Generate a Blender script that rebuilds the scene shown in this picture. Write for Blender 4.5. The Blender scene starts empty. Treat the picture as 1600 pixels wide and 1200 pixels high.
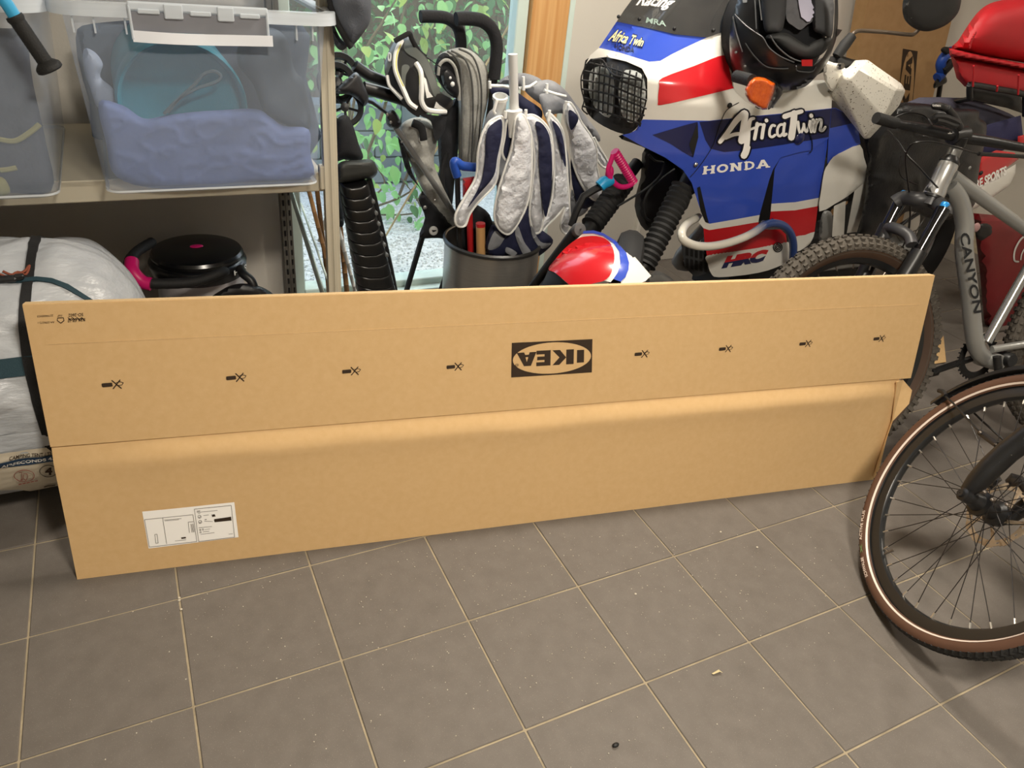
import bpy, bmesh, math, random
from mathutils import Vector, Matrix, noise
from mathutils.geometry import delaunay_2d_cdt
random.seed(7)
V = Vector
SC = bpy.context.scene
COL = SC.collection

# ---------------------------------------------------------------- camera, world, lights
F = 1154.18
CAM = V((0.3611, -1.6564, 1.3868))
RX = V((0.8969847, -0.4320226, 0.0936741))      # camera right
RD = V((-0.1559356, -0.5075043, -0.8474216))    # camera down
RF = V((0.4136454, 0.7455172, -0.5225913))      # camera forward
cam = bpy.data.cameras.new('camera')
cam.sensor_width = 36.0
cam.lens = 36.0 * F / 1600.0
cam.clip_start = 0.02
camo = bpy.data.objects.new('camera', cam)
camo.matrix_world = Matrix(((RX.x, -RD.x, -RF.x, CAM.x), (RX.y, -RD.y, -RF.y, CAM.y), (RX.z, -RD.z, -RF.z, CAM.z), (0, 0, 0, 1)))
COL.objects.link(camo)
SC.camera = camo

SC.view_settings.view_transform = 'Standard'
SC.view_settings.look = 'None'
SC.view_settings.gamma = 1.0
SC.view_settings.use_curve_mapping = False
SC.view_settings.exposure = 0.12

w = bpy.data.worlds.new('sky')
SC.world = w
w.use_nodes = True
wn = w.node_tree
bg = wn.nodes['Background']
sky = wn.nodes.new('ShaderNodeTexSky')
sky.sky_type = 'HOSEK_WILKIE'
sky.sun_direction = V((0.3, 0.5, 0.8)).normalized()
sky.turbidity = 7.0
wn.links.new(sky.outputs[0], bg.inputs[0])
bg.inputs[1].default_value = 16.0

def area(name, loc, size, power, color, rot=(0, 0, 0), size_y=None):
    l = bpy.data.lights.new(name, 'AREA')
    l.energy = power; l.color = color; l.size = size
    if size_y: l.shape = 'RECTANGLE'; l.size_y = size_y
    o = bpy.data.objects.new(name, l); o.location = loc; o.rotation_euler = rot
    COL.objects.link(o)
    return o
WARM = (1.0, 0.91, 0.78)
area('ceiling_light', (1.9, 0.05, 2.44), 0.30, 42, WARM)
area('ceiling_light', (0.95, -2.0, 2.44), 0.35, 76, WARM)
area('ceiling_light', (4.2, -1.2, 2.44), 0.40, 18, WARM)

# ---------------------------------------------------------------- pixel -> world helpers (authoring aid: the point of a given surface seen at a photo pixel)
def ray(u, v):
    return (RX * ((u - 800) / F) + RD * ((v - 600) / F) + RF)
def PL(u, v, p0, n):
    d = ray(u, v); n = V(n)
    return CAM + d * ((V(p0) - CAM).dot(n) / d.dot(n))
def PY(u, v, y): return PL(u, v, (0, y, 0), (0, 1, 0))
def PZ(u, v, z): return PL(u, v, (0, 0, z), (0, 0, 1))
def dY(y): return lambda u, v: PY(u, v, y)
def dP(p0, n): return lambda u, v: PL(u, v, p0, n)
def dE(c, ax):
    """depth on an ellipsoid: centre c, ax = (right, down, forward) semi-axes along the camera's own directions"""
    c = V(c)
    def fn(u, v):
        d = ray(u, v); o = CAM - c
        A = [V((q.dot(RX) / ax[0], q.dot(RD) / ax[1], q.dot(RF) / ax[2])) for q in (o, d)]
        a = A[1].dot(A[1]); b = A[0].dot(A[1]); cc = A[0].dot(A[0]) - 1
        D = b * b - a * cc
        t = (-b - math.sqrt(D)) / a if D > 0 else -b / a
        return CAM + d * t
    return fn
def zz(x0, y0, s):
    """coordinates read in an enlarged crop -> photo pixels"""
    return lambda L: [(x0 + p[0] / s, y0 + p[1] / s) for p in L]

# ---------------------------------------------------------------- materials
MATS = {}
def lin(c):
    return tuple(((x / 12.92) if x <= .04045 else ((x + .055) / 1.055) ** 2.4) for x in (k / 255 for k in c))
def mat(name, rgb, rough=.5, metal=0.0, var=0.0, vscale=8.0, bump=0.0, bscale=60.0, spec=.5, trans=0.0, alpha=1.0, coat=0.0, rgb2=None, specks=None, sheen=0.0, coords='Object', stretch=None, emit=0.0):
    """procedural material. var: amount of noise-driven variation towards rgb2 (or darker); specks: (rgb, amount, scale)"""
    if name in MATS: return MATS[name]
    m = bpy.data.materials.new(name); m.use_nodes = True
    nt = m.node_tree; b = nt.nodes['Principled BSDF']
    c = lin(rgb) + (1,)
    b.inputs['Base Color'].default_value = c
    b.inputs['Roughness'].default_value = rough
    b.inputs['Metallic'].default_value = metal
    b.inputs['Specular IOR Level'].default_value = spec
    if coat: b.inputs['Coat Weight'].default_value = coat; b.inputs['Coat Roughness'].default_value = .08
    if sheen: b.inputs['Sheen Weight'].default_value = sheen
    if trans: b.inputs['Transmission Weight'].default_value = trans
    if alpha < 1: b.inputs['Alpha'].default_value = alpha
    tc = nt.nodes.new('ShaderNodeTexCoord')
    src = tc.outputs[coords]
    if stretch:
        mp = nt.nodes.new('ShaderNodeMapping'); mp.inputs['Scale'].default_value = stretch
        nt.links.new(src, mp.inputs['Vector']); src = mp.outputs[0]
    col = None
    if var or rgb2:
        n = nt.nodes.new('ShaderNodeTexNoise'); n.inputs['Scale'].default_value = vscale; n.inputs['Detail'].default_value = 5
        nt.links.new(src, n.inputs['Vector'])
        r = nt.nodes.new('ShaderNodeValToRGB')
        r.color_ramp.elements[0].position = .3; r.color_ramp.elements[1].position = .7
        c2 = lin(rgb2) if rgb2 else tuple(k * (1 - var) for k in c[:3])
        r.color_ramp.elements[0].color = c; r.color_ramp.elements[1].color = tuple(c2) + (1,)
        nt.links.new(n.outputs['Fac'], r.inputs[0])
        col = r.outputs[0]
    if specks:
        srgb, amt, ssc = specks
        vn = nt.nodes.new('ShaderNodeTexNoise'); vn.inputs['Scale'].default_value = ssc; vn.inputs['Detail'].default_value = 2
        nt.links.new(src, vn.inputs['Vector'])
        r2 = nt.nodes.new('ShaderNodeValToRGB')
        r2.color_ramp.elements[0].position = 1 - amt; r2.color_ramp.elements[0].color = (0, 0, 0, 1)
        r2.color_ramp.elements[1].position = min(1, 1 - amt + .04); r2.color_ramp.elements[1].color = (1, 1, 1, 1)
        nt.links.new(vn.outputs['Fac'], r2.inputs[0])
        mx = nt.nodes.new('ShaderNodeMix'); mx.data_type = 'RGBA'
        nt.links.new(r2.outputs[0], mx.inputs[0])
        if col: nt.links.new(col, mx.inputs[6])
        else: mx.inputs[6].default_value = c
        mx.inputs[7].default_value = lin(srgb) + (1,)
        col = mx.outputs[2]
    if col: nt.links.new(col, b.inputs['Base Color'])
    if bump:
        n2 = nt.nodes.new('ShaderNodeTexNoise'); n2.inputs['Scale'].default_value = bscale; n2.inputs['Detail'].default_value = 4
        nt.links.new(src, n2.inputs['Vector'])
        bp = nt.nodes.new('ShaderNodeBump'); bp.inputs['Strength'].default_value = bump; bp.inputs['Distance'].default_value = .01
        nt.links.new(n2.outputs['Fac'], bp.inputs['Height']); nt.links.new(bp.outputs[0], b.inputs['Normal'])
    MATS[name] = m
    return m
def haze_mat(name, rgb, opacity, rough=.25):
    """translucent plastic / tinted glazing: part of the light passes straight through"""
    if name in MATS: return MATS[name]
    m = bpy.data.materials.new(name); m.use_nodes = True
    nt = m.node_tree; b = nt.nodes['Principled BSDF']
    b.inputs['Base Color'].default_value = lin(rgb) + (1,); b.inputs['Roughness'].default_value = rough
    t = nt.nodes.new('ShaderNodeBsdfTransparent'); x = nt.nodes.new('ShaderNodeMixShader')
    n = nt.nodes.new('ShaderNodeTexNoise'); n.inputs['Scale'].default_value = 3.0
    r = nt.nodes.new('ShaderNodeMapRange'); r.inputs[3].default_value = opacity * .9; r.inputs[4].default_value = min(1, opacity * 1.1)
    nt.links.new(n.outputs['Fac'], r.inputs[0]); nt.links.new(r.outputs[0], x.inputs[0])
    nt.links.new(t.outputs[0], x.inputs[1]); nt.links.new(b.outputs[0], x.inputs[2])
    nt.links.new(x.outputs[0], nt.nodes['Material Output'].inputs[0])
    MATS[name] = m
    return m

# ---------------------------------------------------------------- mesh builder
class MB:
    def __init__(s): s.v = []; s.f = []
    def add(s, vs, fs):
        o = len(s.v); s.v += [V(p) for p in vs]; s.f += [tuple(i + o for i in f) for f in fs]
        return s
    def box(s, c, d, ax=None, bev=0.0):
        """box: centre, full dimensions, axes; bev chamfers every edge"""
        c = V(c); X, Y, Z = ax or (V((1, 0, 0)), V((0, 1, 0)), V((0, 0, 1)))
        hx, hy, hz = d[0] / 2, d[1] / 2, d[2] / 2
        if bev <= 0:
            vs = [c + X * (i * hx) + Y * (j * hy) + Z * (k * hz) for i in (-1, 1) for j in (-1, 1) for k in (-1, 1)]
            return s.add(vs, [(0, 1, 3, 2), (4, 6, 7, 5), (0, 4, 5, 1), (2, 3, 7, 6), (0, 2, 6, 4), (1, 5, 7, 3)])
        b = min(bev, hx * .9, hy * .9, hz * .9); vs = []; ix = {}
        for i in (-1, 1):
            for j in (-1, 1):
                for k in (-1, 1):
                    for a in range(3):
                        q = [hx - b, hy - b, hz - b]; q[a] += b
                        ix[(i, j, k, a)] = len(vs); vs.append(c + X * (i * q[0]) + Y * (j * q[1]) + Z * (k * q[2]))
        fs = []
        S = ((-1, -1), (1, -1), (1, 1), (-1, 1))
        for sg in (-1, 1):
            fs.append([ix[(sg, p, q, 0)] for p, q in S]); fs.append([ix[(p, sg, q, 1)] for p, q in S]); fs.append([ix[(p, q, sg, 2)] for p, q in S])
            for t in (-1, 1):
                fs.append([ix[(-1, sg, t, 1)], ix[(1, sg, t, 1)], ix[(1, sg, t, 2)], ix[(-1, sg, t, 2)]])
                fs.append([ix[(sg, -1, t, 0)], ix[(sg, 1, t, 0)], ix[(sg, 1, t, 2)], ix[(sg, -1, t, 2)]])
                fs.append([ix[(sg, t, -1, 0)], ix[(sg, t, 1, 0)], ix[(sg, t, 1, 1)], ix[(sg, t, -1, 1)]])
                for u in (-1, 1): fs.append([ix[(sg, t, u, 0)], ix[(sg, t, u, 1)], ix[(sg, t, u, 2)]])
        return s.add(vs, [tuple(f) for f in fs])
    def rings(s, R, closed=True, cap0=True, cap1=True):
        n = len(R[0]); o = len(s.v)
        for r in R: s.v += [V(p) for p in r]
        m = n if closed else n - 1
        for i in range(len(R) - 1):
            for j in range(m):
                k = (j + 1) % n
                s.f.append((o + i * n + j, o + i * n + k, o + (i + 1) * n + k, o + (i + 1) * n + j))
        if closed and cap0: s.f.append(tuple(o + j for j in reversed(range(n))))
        if closed and cap1: s.f.append(tuple(o + (len(R) - 1) * n + j for j in range(n)))
        return s
    def tube(s, pts, r, seg=10, cap=True, flat=None, loop=False):
        """swept tube; r constant or per point; flat=(normal, factor) squashes the section along normal"""
        pts = [V(p) for p in pts]; n = len(pts)
        rr = r if isinstance(r, (list, tuple)) else [r] * n
        T = []
        for i in range(n):
            a = pts[(i - 1) % n] if (loop or i > 0) else pts[i]; b = pts[(i + 1) % n] if (loop or i < n - 1) else pts[i]
            t = (b - a); T.append(t.normalized() if t.length > 1e-9 else V((0, 0, 1)))
        up = V((0, 0, 1)) if abs(T[0].z) < .9 else V((1, 0, 0))
        N = (up - T[0] * up.dot(T[0])).normalized(); R = []
        for i in range(n):
            N = (N - T[i] * N.dot(T[i])).normalized(); B = T[i].cross(N)
            ring = []
            for k in range(seg):
                a = 2 * math.pi * k / seg
                d = N * math.cos(a) + B * math.sin(a)
                if flat:
                    fn = V(flat[0]).normalized(); d = d - fn * (d.dot(fn) * (1 - flat[1]))
                ring.append(pts[i] + d * rr[i])
            R.append(ring)
        if loop:
            R.append(R[0]); return s.rings(R, cap0=False, cap1=False)
        return s.rings(R, cap0=cap, cap1=cap)
    def lathe(s, c, axis, prof, seg=32, a0=0, a1=2 * math.pi, ref=None, cap=False):
        """prof: list of (radius, height along axis)"""
        c = V(c); Z = V(axis).normalized(); X = V(ref) if ref else (V((1, 0, 0)) if abs(Z.x) < .9 else V((0, 1, 0)))
        X = (X - Z * X.dot(Z)).normalized(); Y = Z.cross(X)
        full = abs(a1 - a0 - 2 * math.pi) < 1e-6
        n = seg if full else seg + 1
        R = []
        for (r, h) in prof:
            R.append([c + Z * h + (X * math.cos(a0 + (a1 - a0) * k / seg) + Y * math.sin(a0 + (a1 - a0) * k / seg)) * r for k in range(n)])
        return s.rings(R, closed=full, cap0=cap, cap1=cap)
    def ell(s, c, ax, seg=20, rg=12, A=None):
        c = V(c); X, Y, Z = A or (V((1, 0, 0)), V((0, 1, 0)), V((0, 0, 1))); R = []
        for i in range(rg + 1):
            t = math.pi * i / rg; t = min(max(t, .02), math.pi - .02)
            R.append([c + X * (ax[0] * math.sin(t) * math.cos(2 * math.pi * k / seg)) + Y * (ax[1] * math.sin(t) * math.sin(2 * math.pi * k / seg)) + Z * (ax[2] * math.cos(t)) for k in range(seg)])
        return s.rings(R)
    def grid(s, fn, nu, nv):
        o = len(s.v)
        for i in range(nu + 1):
            for j in range(nv + 1): s.v.append(V(fn(i / nu, j / nv)))
        for i in range(nu):
            for j in range(nv):
                a = o + i * (nv + 1) + j
                s.f.append((a, a + nv + 1, a + nv + 2, a + 1))
        return s

def cr(pts, n=6, closed=False):
    """Catmull-Rom through the points (2-D or 3-D)"""
    P = [V(p) for p in pts]; N = len(P); out = []
    segs = N if closed else N - 1
    for i in range(segs):
        g = (lambda k: P[k % N]) if closed else (lambda k: P[min(max(k, 0), N - 1)])
        p0, p1, p2, p3 = g(i - 1), g(i), g(i + 1), g(i + 2)
        for k in range(n):
            t = k / n
            out.append(.5 * ((2 * p1) + (p2 - p0) * t + (2 * p0 - 5 * p1 + 4 * p2 - p3) * t * t + (3 * p1 - p0 - 3 * p2 + p3) * t ** 3))
    if not closed: out.append(P[-1].copy())
    return out
def crt(pts, n=6, closed=False): return [tuple(p) for p in cr(pts, n, closed)]

def inside(p, poly):
    x, y = p; c = False; n = len(poly); j = n - 1
    for i in range(n):
        xi, yi = poly[i]; xj, yj = poly[j]
        if (yi > y) != (yj > y) and x < (xj - xi) * (y - yi) / (yj - yi + 1e-12) + xi: c = not c
        j = i
    return c
def bdist(p, poly):
    x, y = p; best = 1e9; n = len(poly)
    for i in range(n):
        ax, ay = poly[i - 1]; bx, by = poly[i]
        dx, dy = bx - ax, by - ay; L = dx * dx + dy * dy
        t = 0 if L == 0 else max(0, min(1, ((x - ax) * dx + (y - ay) * dy) / L))
        q = (x - ax - t * dx) ** 2 + (y - ay - t * dy) ** 2
        if q < best: best = q
    return math.sqrt(best)
def tri_poly(poly, res):
    """triangulate a polygon with interior points every res; returns points, triangles, number of boundary points"""
    B = []
    n = len(poly)
    for i in range(n):
        a = poly[i]; b = poly[(i + 1) % n]; L = math.hypot(b[0] - a[0], b[1] - a[1])
        if L < 1e-6: continue
        k = max(1, int(round(L / res)))
        B += [(a[0] + (b[0] - a[0]) * t / k, a[1] + (b[1] - a[1]) * t / k) for t in range(k)]
    xs = [p[0] for p in B]; ys = [p[1] for p in B]; I = []
    y = min(ys) + res * .5; row = 0
    while y < max(ys):
        x = min(xs) + (res * .5 if row % 2 else res * .25)
        while x < max(xs):
            if inside((x, y), B) and bdist((x, y), B) > res * .45: I.append((x, y))
            x += res
        y += res * .87; row += 1
    pts = B + I
    r = delaunay_2d_cdt([V(p) for p in pts], [(i, (i + 1) % len(B)) for i in range(len(B))], [], 1, 1e-5)
    return [(p.x, p.y) for p in r[0]], [tuple(f) for f in r[2]], B
def outer_edges(tris):
    E = {}
    for f in tris:
        for i in range(len(f)):
            a, b = f[i], f[(i + 1) % len(f)]
            if (b, a) in E: del E[(b, a)]
            else: E[(a, b)] = 1
    return list(E)
def patch(mb, poly, depth, thick=.004, res=10, lift=0.0, wr=None):
    """a sheet of real thickness: outline in photo pixels laid on a surface. lift raises it towards the viewer's side; wr=(amp, scale) wrinkles"""
    P, T, B = tri_poly(poly, res)
    fr = []; bk = []
    for p in P:
        q = depth(*p); d = (q - CAM).normalized()
        h = lift
        if wr: h += wr[0] * noise.noise(q * wr[1])
        fr.append(q - d * h); bk.append(q - d * h + d * thick)
    n = len(P); T2 = []
    for t in T:
        a, b, c = (fr[i] for i in t[:3])
        T2.append(t if (b - a).cross(c - a).dot(a - CAM) < 0 else tuple(reversed(t)))
    fs = list(T2) + [tuple(i + n for i in reversed(t)) for t in T2]
    for a, b in outer_edges(T2): fs.append((b, a, a + n, b + n))
    mb.add(fr + bk, fs)
    return mb
def puff(mb, poly, depth, front, back=None, rmax=30, res=8, wr=None, pw=.5):
    """a rounded solid: outline in photo pixels about a middle surface, swelling by front / back metres away from the outline"""
    back = front if back is None else back
    P, T, B = tri_poly(poly, res)
    fr = []; bk = []
    for p in P:
        q = depth(*p); d = (q - CAM).normalized()
        t = min(1, bdist(p, B) / rmax); h = (1 - (1 - t) ** 2) ** pw
        e = wr[0] * noise.noise(q * wr[1]) * min(1, 4 * t) if wr else 0
        if wr and len(wr) == 4: e += wr[2] * noise.noise(q * wr[3]) * min(1, 4 * t)
        if wr and len(wr) == 5: e += wr[2] * (.35 - abs(noise.noise(V((q.x * wr[3], q.y * wr[3], q.z * wr[4])) + noise.noise_vector(q * 6) * .6))) ** 3 * 12 * min(1, 4 * t)
        fr.append(q - d * (front * h + e + .0015)); bk.append(q + d * (back * h + .0015))
    n = len(P); T2 = []
    for t in T:
        a, b, c = (V((P[i][0], P[i][1], 0)) for i in t[:3])
        T2.append(t if (b - a).cross(c - a).z < 0 else tuple(reversed(t)))
    fs = list(T2) + [tuple(i + n for i in reversed(t)) for t in T2]
    for a, b in outer_edges(T2): fs.append((b, a, a + n, b + n))
    return mb.add(fr + bk, fs)
def ribbon(mb, line, wd, mapf, lift=0.0, n2=8):
    """flat print: a stroke of width wd (same units as line) mapped point by point with mapf(x, y) -> world"""
    wds = wd if isinstance(wd, (list, tuple)) else [wd] * len(line)
    for i in range(len(line) - 1):
        (x0, y0), (x1, y1) = line[i][:2], line[i + 1][:2]
        L = math.hypot(x1 - x0, y1 - y0) or 1e-9
        nx, ny = -(y1 - y0) / L, (x1 - x0) / L; a, b = wds[i] / 2, wds[i + 1] / 2
        q = [(x0 + nx * a, y0 + ny * a), (x0 - nx * a, y0 - ny * a), (x1 - nx * b, y1 - ny * b), (x1 + nx * b, y1 + ny * b)]
        mb.add([mapf(*p) for p in q], [(0, 1, 2, 3)])
    for (p, ww) in zip(line, wds):
        mb.add([mapf(p[0] + ww / 2 * math.cos(2 * math.pi * k / n2), p[1] + ww / 2 * math.sin(2 * math.pi * k / n2)) for k in range(n2)], [tuple(range(n2))])
    return mb
def flatpoly(mb, poly, mapf, res=None):
    if res:
        P, T, B = tri_poly(poly, res); return mb.add([mapf(*p) for p in P], T)
    r = delaunay_2d_cdt([V(p) for p in poly], [(i, (i + 1) % len(poly)) for i in range(len(poly))], [], 1, 1e-6)
    return mb.add([mapf(p.x, p.y) for p in r[0]], [tuple(f) for f in r[2]])
def lifted(depth, h):
    def fn(u, v):
        q = depth(u, v); return q - (q - CAM).normalized() * h
    return fn
def text_mesh(txt, bold=0.0, shear=0.0, spacing=1.0):
    c = bpy.data.curves.new('lettering', 'FONT'); c.body = txt; c.offset = bold; c.shear = shear; c.space_character = spacing; c.resolution_u = 3
    c.fill_mode = 'FRONT'
    o = bpy.data.objects.new('lettering', c)
    me = bpy.data.meshes.new_from_object(o)
    vs = [(p.co.x, p.co.y) for p in me.vertices]; fs = [tuple(p.vertices) for p in me.polygons]
    bpy.data.objects.remove(o); bpy.data.curves.remove(c); bpy.data.meshes.remove(me)
    x0 = min(p[0] for p in vs); x1 = max(p[0] for p in vs); y0 = min(p[1] for p in vs); y1 = max(p[1] for p in vs)
    return [((p[0] - x0) / (x1 - x0), (p[1] - y0) / (y1 - y0)) for p in vs], fs
def text_on(mb, txt, quad, mapf, **k):
    """lettering stretched over the quad (bottom-left, bottom-right, top-right, top-left) and mapped to the world"""
    vs, fs = text_mesh(txt, **k); out = []
    a, b, c, d = quad
    for s, t in vs:
        out.append(mapf(*[(a[i] * (1 - s) + b[i] * s) * (1 - t) + (d[i] * (1 - s) + c[i] * s) * t for i in (0, 1)]))
    return mb.add(out, fs)

# ---------------------------------------------------------------- objects
def wloc(o):
    l = o.location.copy()
    while o.parent: o = o.parent; l += o.location
    return l
def thing(name, label, cat, loc, group=None):
    o = bpy.data.objects.new(name, None); COL.objects.link(o); o.location = loc
    o.empty_display_size = .05
    o['label'] = label; o['category'] = cat
    if group: o['group'] = group
    return o
def obj(name, mb, m, parent=None, smooth=True, label=None, cat=None, group=None, kind=None, loc=None, ang=40):
    """one mesh object; vertices are given in world coordinates"""
    if parent is not None: org = wloc(parent)
    elif loc is not None: org = V(loc)
    else:
        n = len(mb.v); org = V((sum(p.x for p in mb.v) / n, sum(p.y for p in mb.v) / n, min(p.z for p in mb.v)))
    me = bpy.data.meshes.new(name)
    me.from_pydata([p - org for p in mb.v], [], mb.f)
    bm = bmesh.new(); bm.from_mesh(me)
    bmesh.ops.recalc_face_normals(bm, faces=bm.faces)
    if smooth:
        lim = math.radians(ang)
        for f in bm.faces: f.smooth = True
        for e in bm.edges:
            if len(e.link_faces) != 2 or e.calc_face_angle(0) > lim: e.smooth = False
    bm.to_mesh(me); bm.free()
    for mm in (m if isinstance(m, (list, tuple)) else [m]): me.materials.append(mm)
    o = bpy.data.objects.new(name, me); COL.objects.link(o)
    if parent is not None: o.parent = parent
    else: o.location = org
    if label: o['label'] = label
    if cat: o['category'] = cat
    if group: o['group'] = group
    if kind: o['kind'] = kind
    return o
def ucyl(mb, a, b, r, r2=None, seg=16):
    return mb.tube([a, b], [r, r if r2 is None else r2], seg)
# ---------------------------------------------------------------- room shell
M_grout = mat('grout', (172, 158, 132), .9, var=.35, vscale=14, bump=.3, bscale=200)
M_tile = mat('floor_tile', (110, 104, 98), .62, rgb2=(102, 96, 90), vscale=7, bump=.06, bscale=900, specks=((160, 153, 142), .33, 190), spec=.35, coords='Generated')
M_wall = mat('wall_paint', (205, 200, 190), .85, var=.06, vscale=3, bump=.05, bscale=120)
M_ceil = mat('ceiling_paint', (228, 224, 214), .9, var=.03)
M_wood = mat('pine', (217, 172, 116), .5, rgb2=(196, 142, 84), vscale=2.2, stretch=(26, 26, .9), bump=.03, bscale=30)
M_alu = mat('pale_green_aluminium', (206, 222, 214), .4, spec=.5, var=.05)
M_glass = haze_mat('window_glass', (205, 226, 222), .10, .02)  # pale diffuse share puts the pane's reflection haze into its colour

fl = MB().box((1.6, -1.35, -.053), (7.6, 5.1, .1))
floor = obj('floor', fl, M_grout, smooth=False, kind='structure', loc=(0, 0, 0))
TS = .30
tm = MB().box((0, 0, -.006), (TS - .0045, TS - .0045, .012), bev=.0015)
first = None
for j in range(-10, 4):
    for i in range(-4, 16):
        if first is None:
            first = t = obj('tile', tm, M_tile, floor, smooth=False)
        else:
            t = first.copy(); COL.objects.link(t); t.parent = floor
        t.location = ((i + .5) * TS, (j + .5) * TS, random.uniform(-.0006, .0004))
        t.rotation_euler = (random.uniform(-.0012, .0012), random.uniform(-.0012, .0012), random.choice((0, 1, 2, 3)) * math.pi / 2)

WY = 1.2
wb = MB()
wb.box((-.62, WY + .1, 1.25), (3.0, .2, 2.5)); wb.box((3.7, WY + .1, 1.25), (3.38, .2, 2.5))
wb.box((1.44, WY + .1, 2.35), (1.14, .2, .3))
obj('wall_back', wb, M_wall, smooth=False, kind='structure')
obj('wall_left', MB().box((-2.12, -1.2, 1.25), (.1, 5.0, 2.5)), M_wall, smooth=False, kind='structure')
obj('wall_right', MB().box((5.3, -1.2, 1.25), (.1, 5.0, 2.5)), M_wall, smooth=False, kind='structure')
obj('wall_front', MB().box((1.6, -3.9, 1.25), (7.4, .1, 2.5)), M_wall, smooth=False, kind='structure')
obj('ceiling', MB().box((1.6, -1.2, 2.55), (7.6, 5.4, .1)), M_ceil, smooth=False, kind='structure')
# glazed garden door: pale aluminium frame, fixed pane, pine post
win = bpy.data.objects.new('window_1', None); COL.objects.link(win); win.location = (1.4, WY, 0); win['kind'] = 'structure'
fr = MB()
fr.box((1.805, WY + .02, 1.1), (.05, .07, 2.2), bev=.004); fr.box((.895, WY + .02, 1.1), (.05, .07, 2.2), bev=.004)
fr.box((1.35, WY + .02, .022), (.87, .09, .044), bev=.004); fr.box((1.35, WY + .02, 2.18), (.87, .07, .05), bev=.004)
obj('window_frame', fr, M_alu, win, smooth=False)
obj('window_sill', MB().box((1.35, WY - .035, .008), (.93, .08, .016), bev=.003), M_alu, win, smooth=False)
obj('pane', MB().box((1.35, WY + .03, 1.1), (.87, .012, 2.12)), M_glass, win, smooth=False)
obj('trim_1', MB().box((1.915, WY - .01, 1.1), (.165, .06, 2.2), bev=.004), M_wood, smooth=False, kind='structure')
obj('trim_2', MB().box((2.013, WY - .008, 1.1), (.026, .05, 2.2), bev=.003), M_alu, smooth=False, kind='structure')
cp = PY(988, 400, WY - .012)
obj('trim_3', MB().box((cp.x, WY - .012, .45), (.022, .024, .8), bev=.003), mat('white_plastic', (226, 222, 212), .4, var=.03), smooth=False, kind='structure')
# ---------------------------------------------------------------- leaning flat-pack carton
M_card = mat('cardboard', (210, 176, 128), .8, rgb2=(205, 170, 121), vscale=60, bump=.05, bscale=700, specks=((218, 186, 140), .30, 420), spec=.2)
M_cedge = mat('cardboard_edge', (216, 184, 136), .85, var=.15, vscale=200)
M_ink = mat('print_ink', (58, 46, 36), .75, var=.1, vscale=200, spec=.2)
M_paper = mat('label_paper', (252, 250, 246), .6, var=.03)
M_grey_ink = mat('grey_ink', (120, 114, 108), .7, var=.05)
BA = V((.092, -.160, 0)); BD = V((.985, -.171, 0)).normalized(); BN = V((.171, .985, 0)).normalized()
LE = math.radians(12); BU = V((0, 0, math.cos(LE))) + BN * math.sin(LE); BO = BU.cross(BD) * -1
if BO.y > 0: BO = -BO                     # outward, towards the room
def B3(x, y, o=0.0): return BA + BD * x + BU * y + BO * o
box = thing('cardboard_box', 'long flat brown cardboard carton leaning across the floor in front of the motorcycle', 'box', BA)
CH = .343
def bulge(x, y):
    """fold below the upper flap: swells out under the crease, then falls back"""
    a = .020 + .007 * noise.noise(V((x * 2.1, 0, 3))) + .004 * noise.noise(V((x * 7, 0, 9))) + .004 * x / 2.3
    a *= min(1, .25 + x / .5) * min(1, .35 + (2.3 - x) / .3)
    pk = CH - .050 - .009 * noise.noise(V((x * 4, 5, 0)))
    if y > pk: t = (CH - y) / (CH - pk); return a * (.15 + .85 * math.sin(t * math.pi / 2)) - .004 * (1 - t)
    t = y / pk; return a * (.72 * t ** 1.3 + .28 * t ** 9)
low = MB(); NX, NY = 90, 26; W1 = 2.285
def lowp(s, t):
    x = s * W1; y = t * CH
    return B3(x, y, bulge(x, y))
low.grid(lowp, NX, NY)
TH = .028
e0 = len(low.v)
rim = [lowp(s / NX, 0) for s in range(NX + 1)] + [lowp(1, t / NY) for t in range(1, NY + 1)] + [lowp(1 - s / NX, 1) for s in range(1, NX + 1)] + [lowp(0, 1 - t / NY) for t in range(1, NY)]
q = []
for p in rim:
    l = p - BA; q.append(B3(l.dot(BD), l.dot(BU), -TH))
low.rings([rim, q], cap0=False, cap1=True)
obj('lower_panel', low, M_card, box)
up = MB(); W2 = 2.322; H2 = .660
up.grid(lambda s, t: B3(s * W2, CH + t * (H2 - CH), .004 + .0012 * noise.noise(V((s * 5, t * 2, 1))) * (1 - abs(2 * t - 1))), 50, 8)
rim = [B3(s / 40 * W2, CH, .004) for s in range(41)] + [B3(W2, CH + t / 8 * (H2 - CH), .004) for t in range(1, 9)] + [B3(W2 - s / 40 * W2, H2, .004) for s in range(1, 41)] + [B3(0, H2 - t / 8 * (H2 - CH), .004) for t in range(1, 8)]
def edge_ring(o): return [B3((p - BA).dot(BD), (p - BA).dot(BU), o) for p in rim]
up.rings([rim, edge_ring(-.020)], cap0=False, cap1=True)
obj('upper_flap', up, M_card, box)
eg = MB().box(B3(W2 / 2, H2 + .0006, -.008), (W2, .0012, .020), ax=(BD, BU, BO))
obj('cut_edge', eg, M_cedge, box, smooth=False, label='pale cut edge along the top of the carton')
cz = MB().box(B3(W2 / 2, H2 - .085, .0048), (W2 - .06, .0010, .0008), ax=(BD, BU, BO))
obj('score_line', cz, M_cedge, box, smooth=False)
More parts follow.
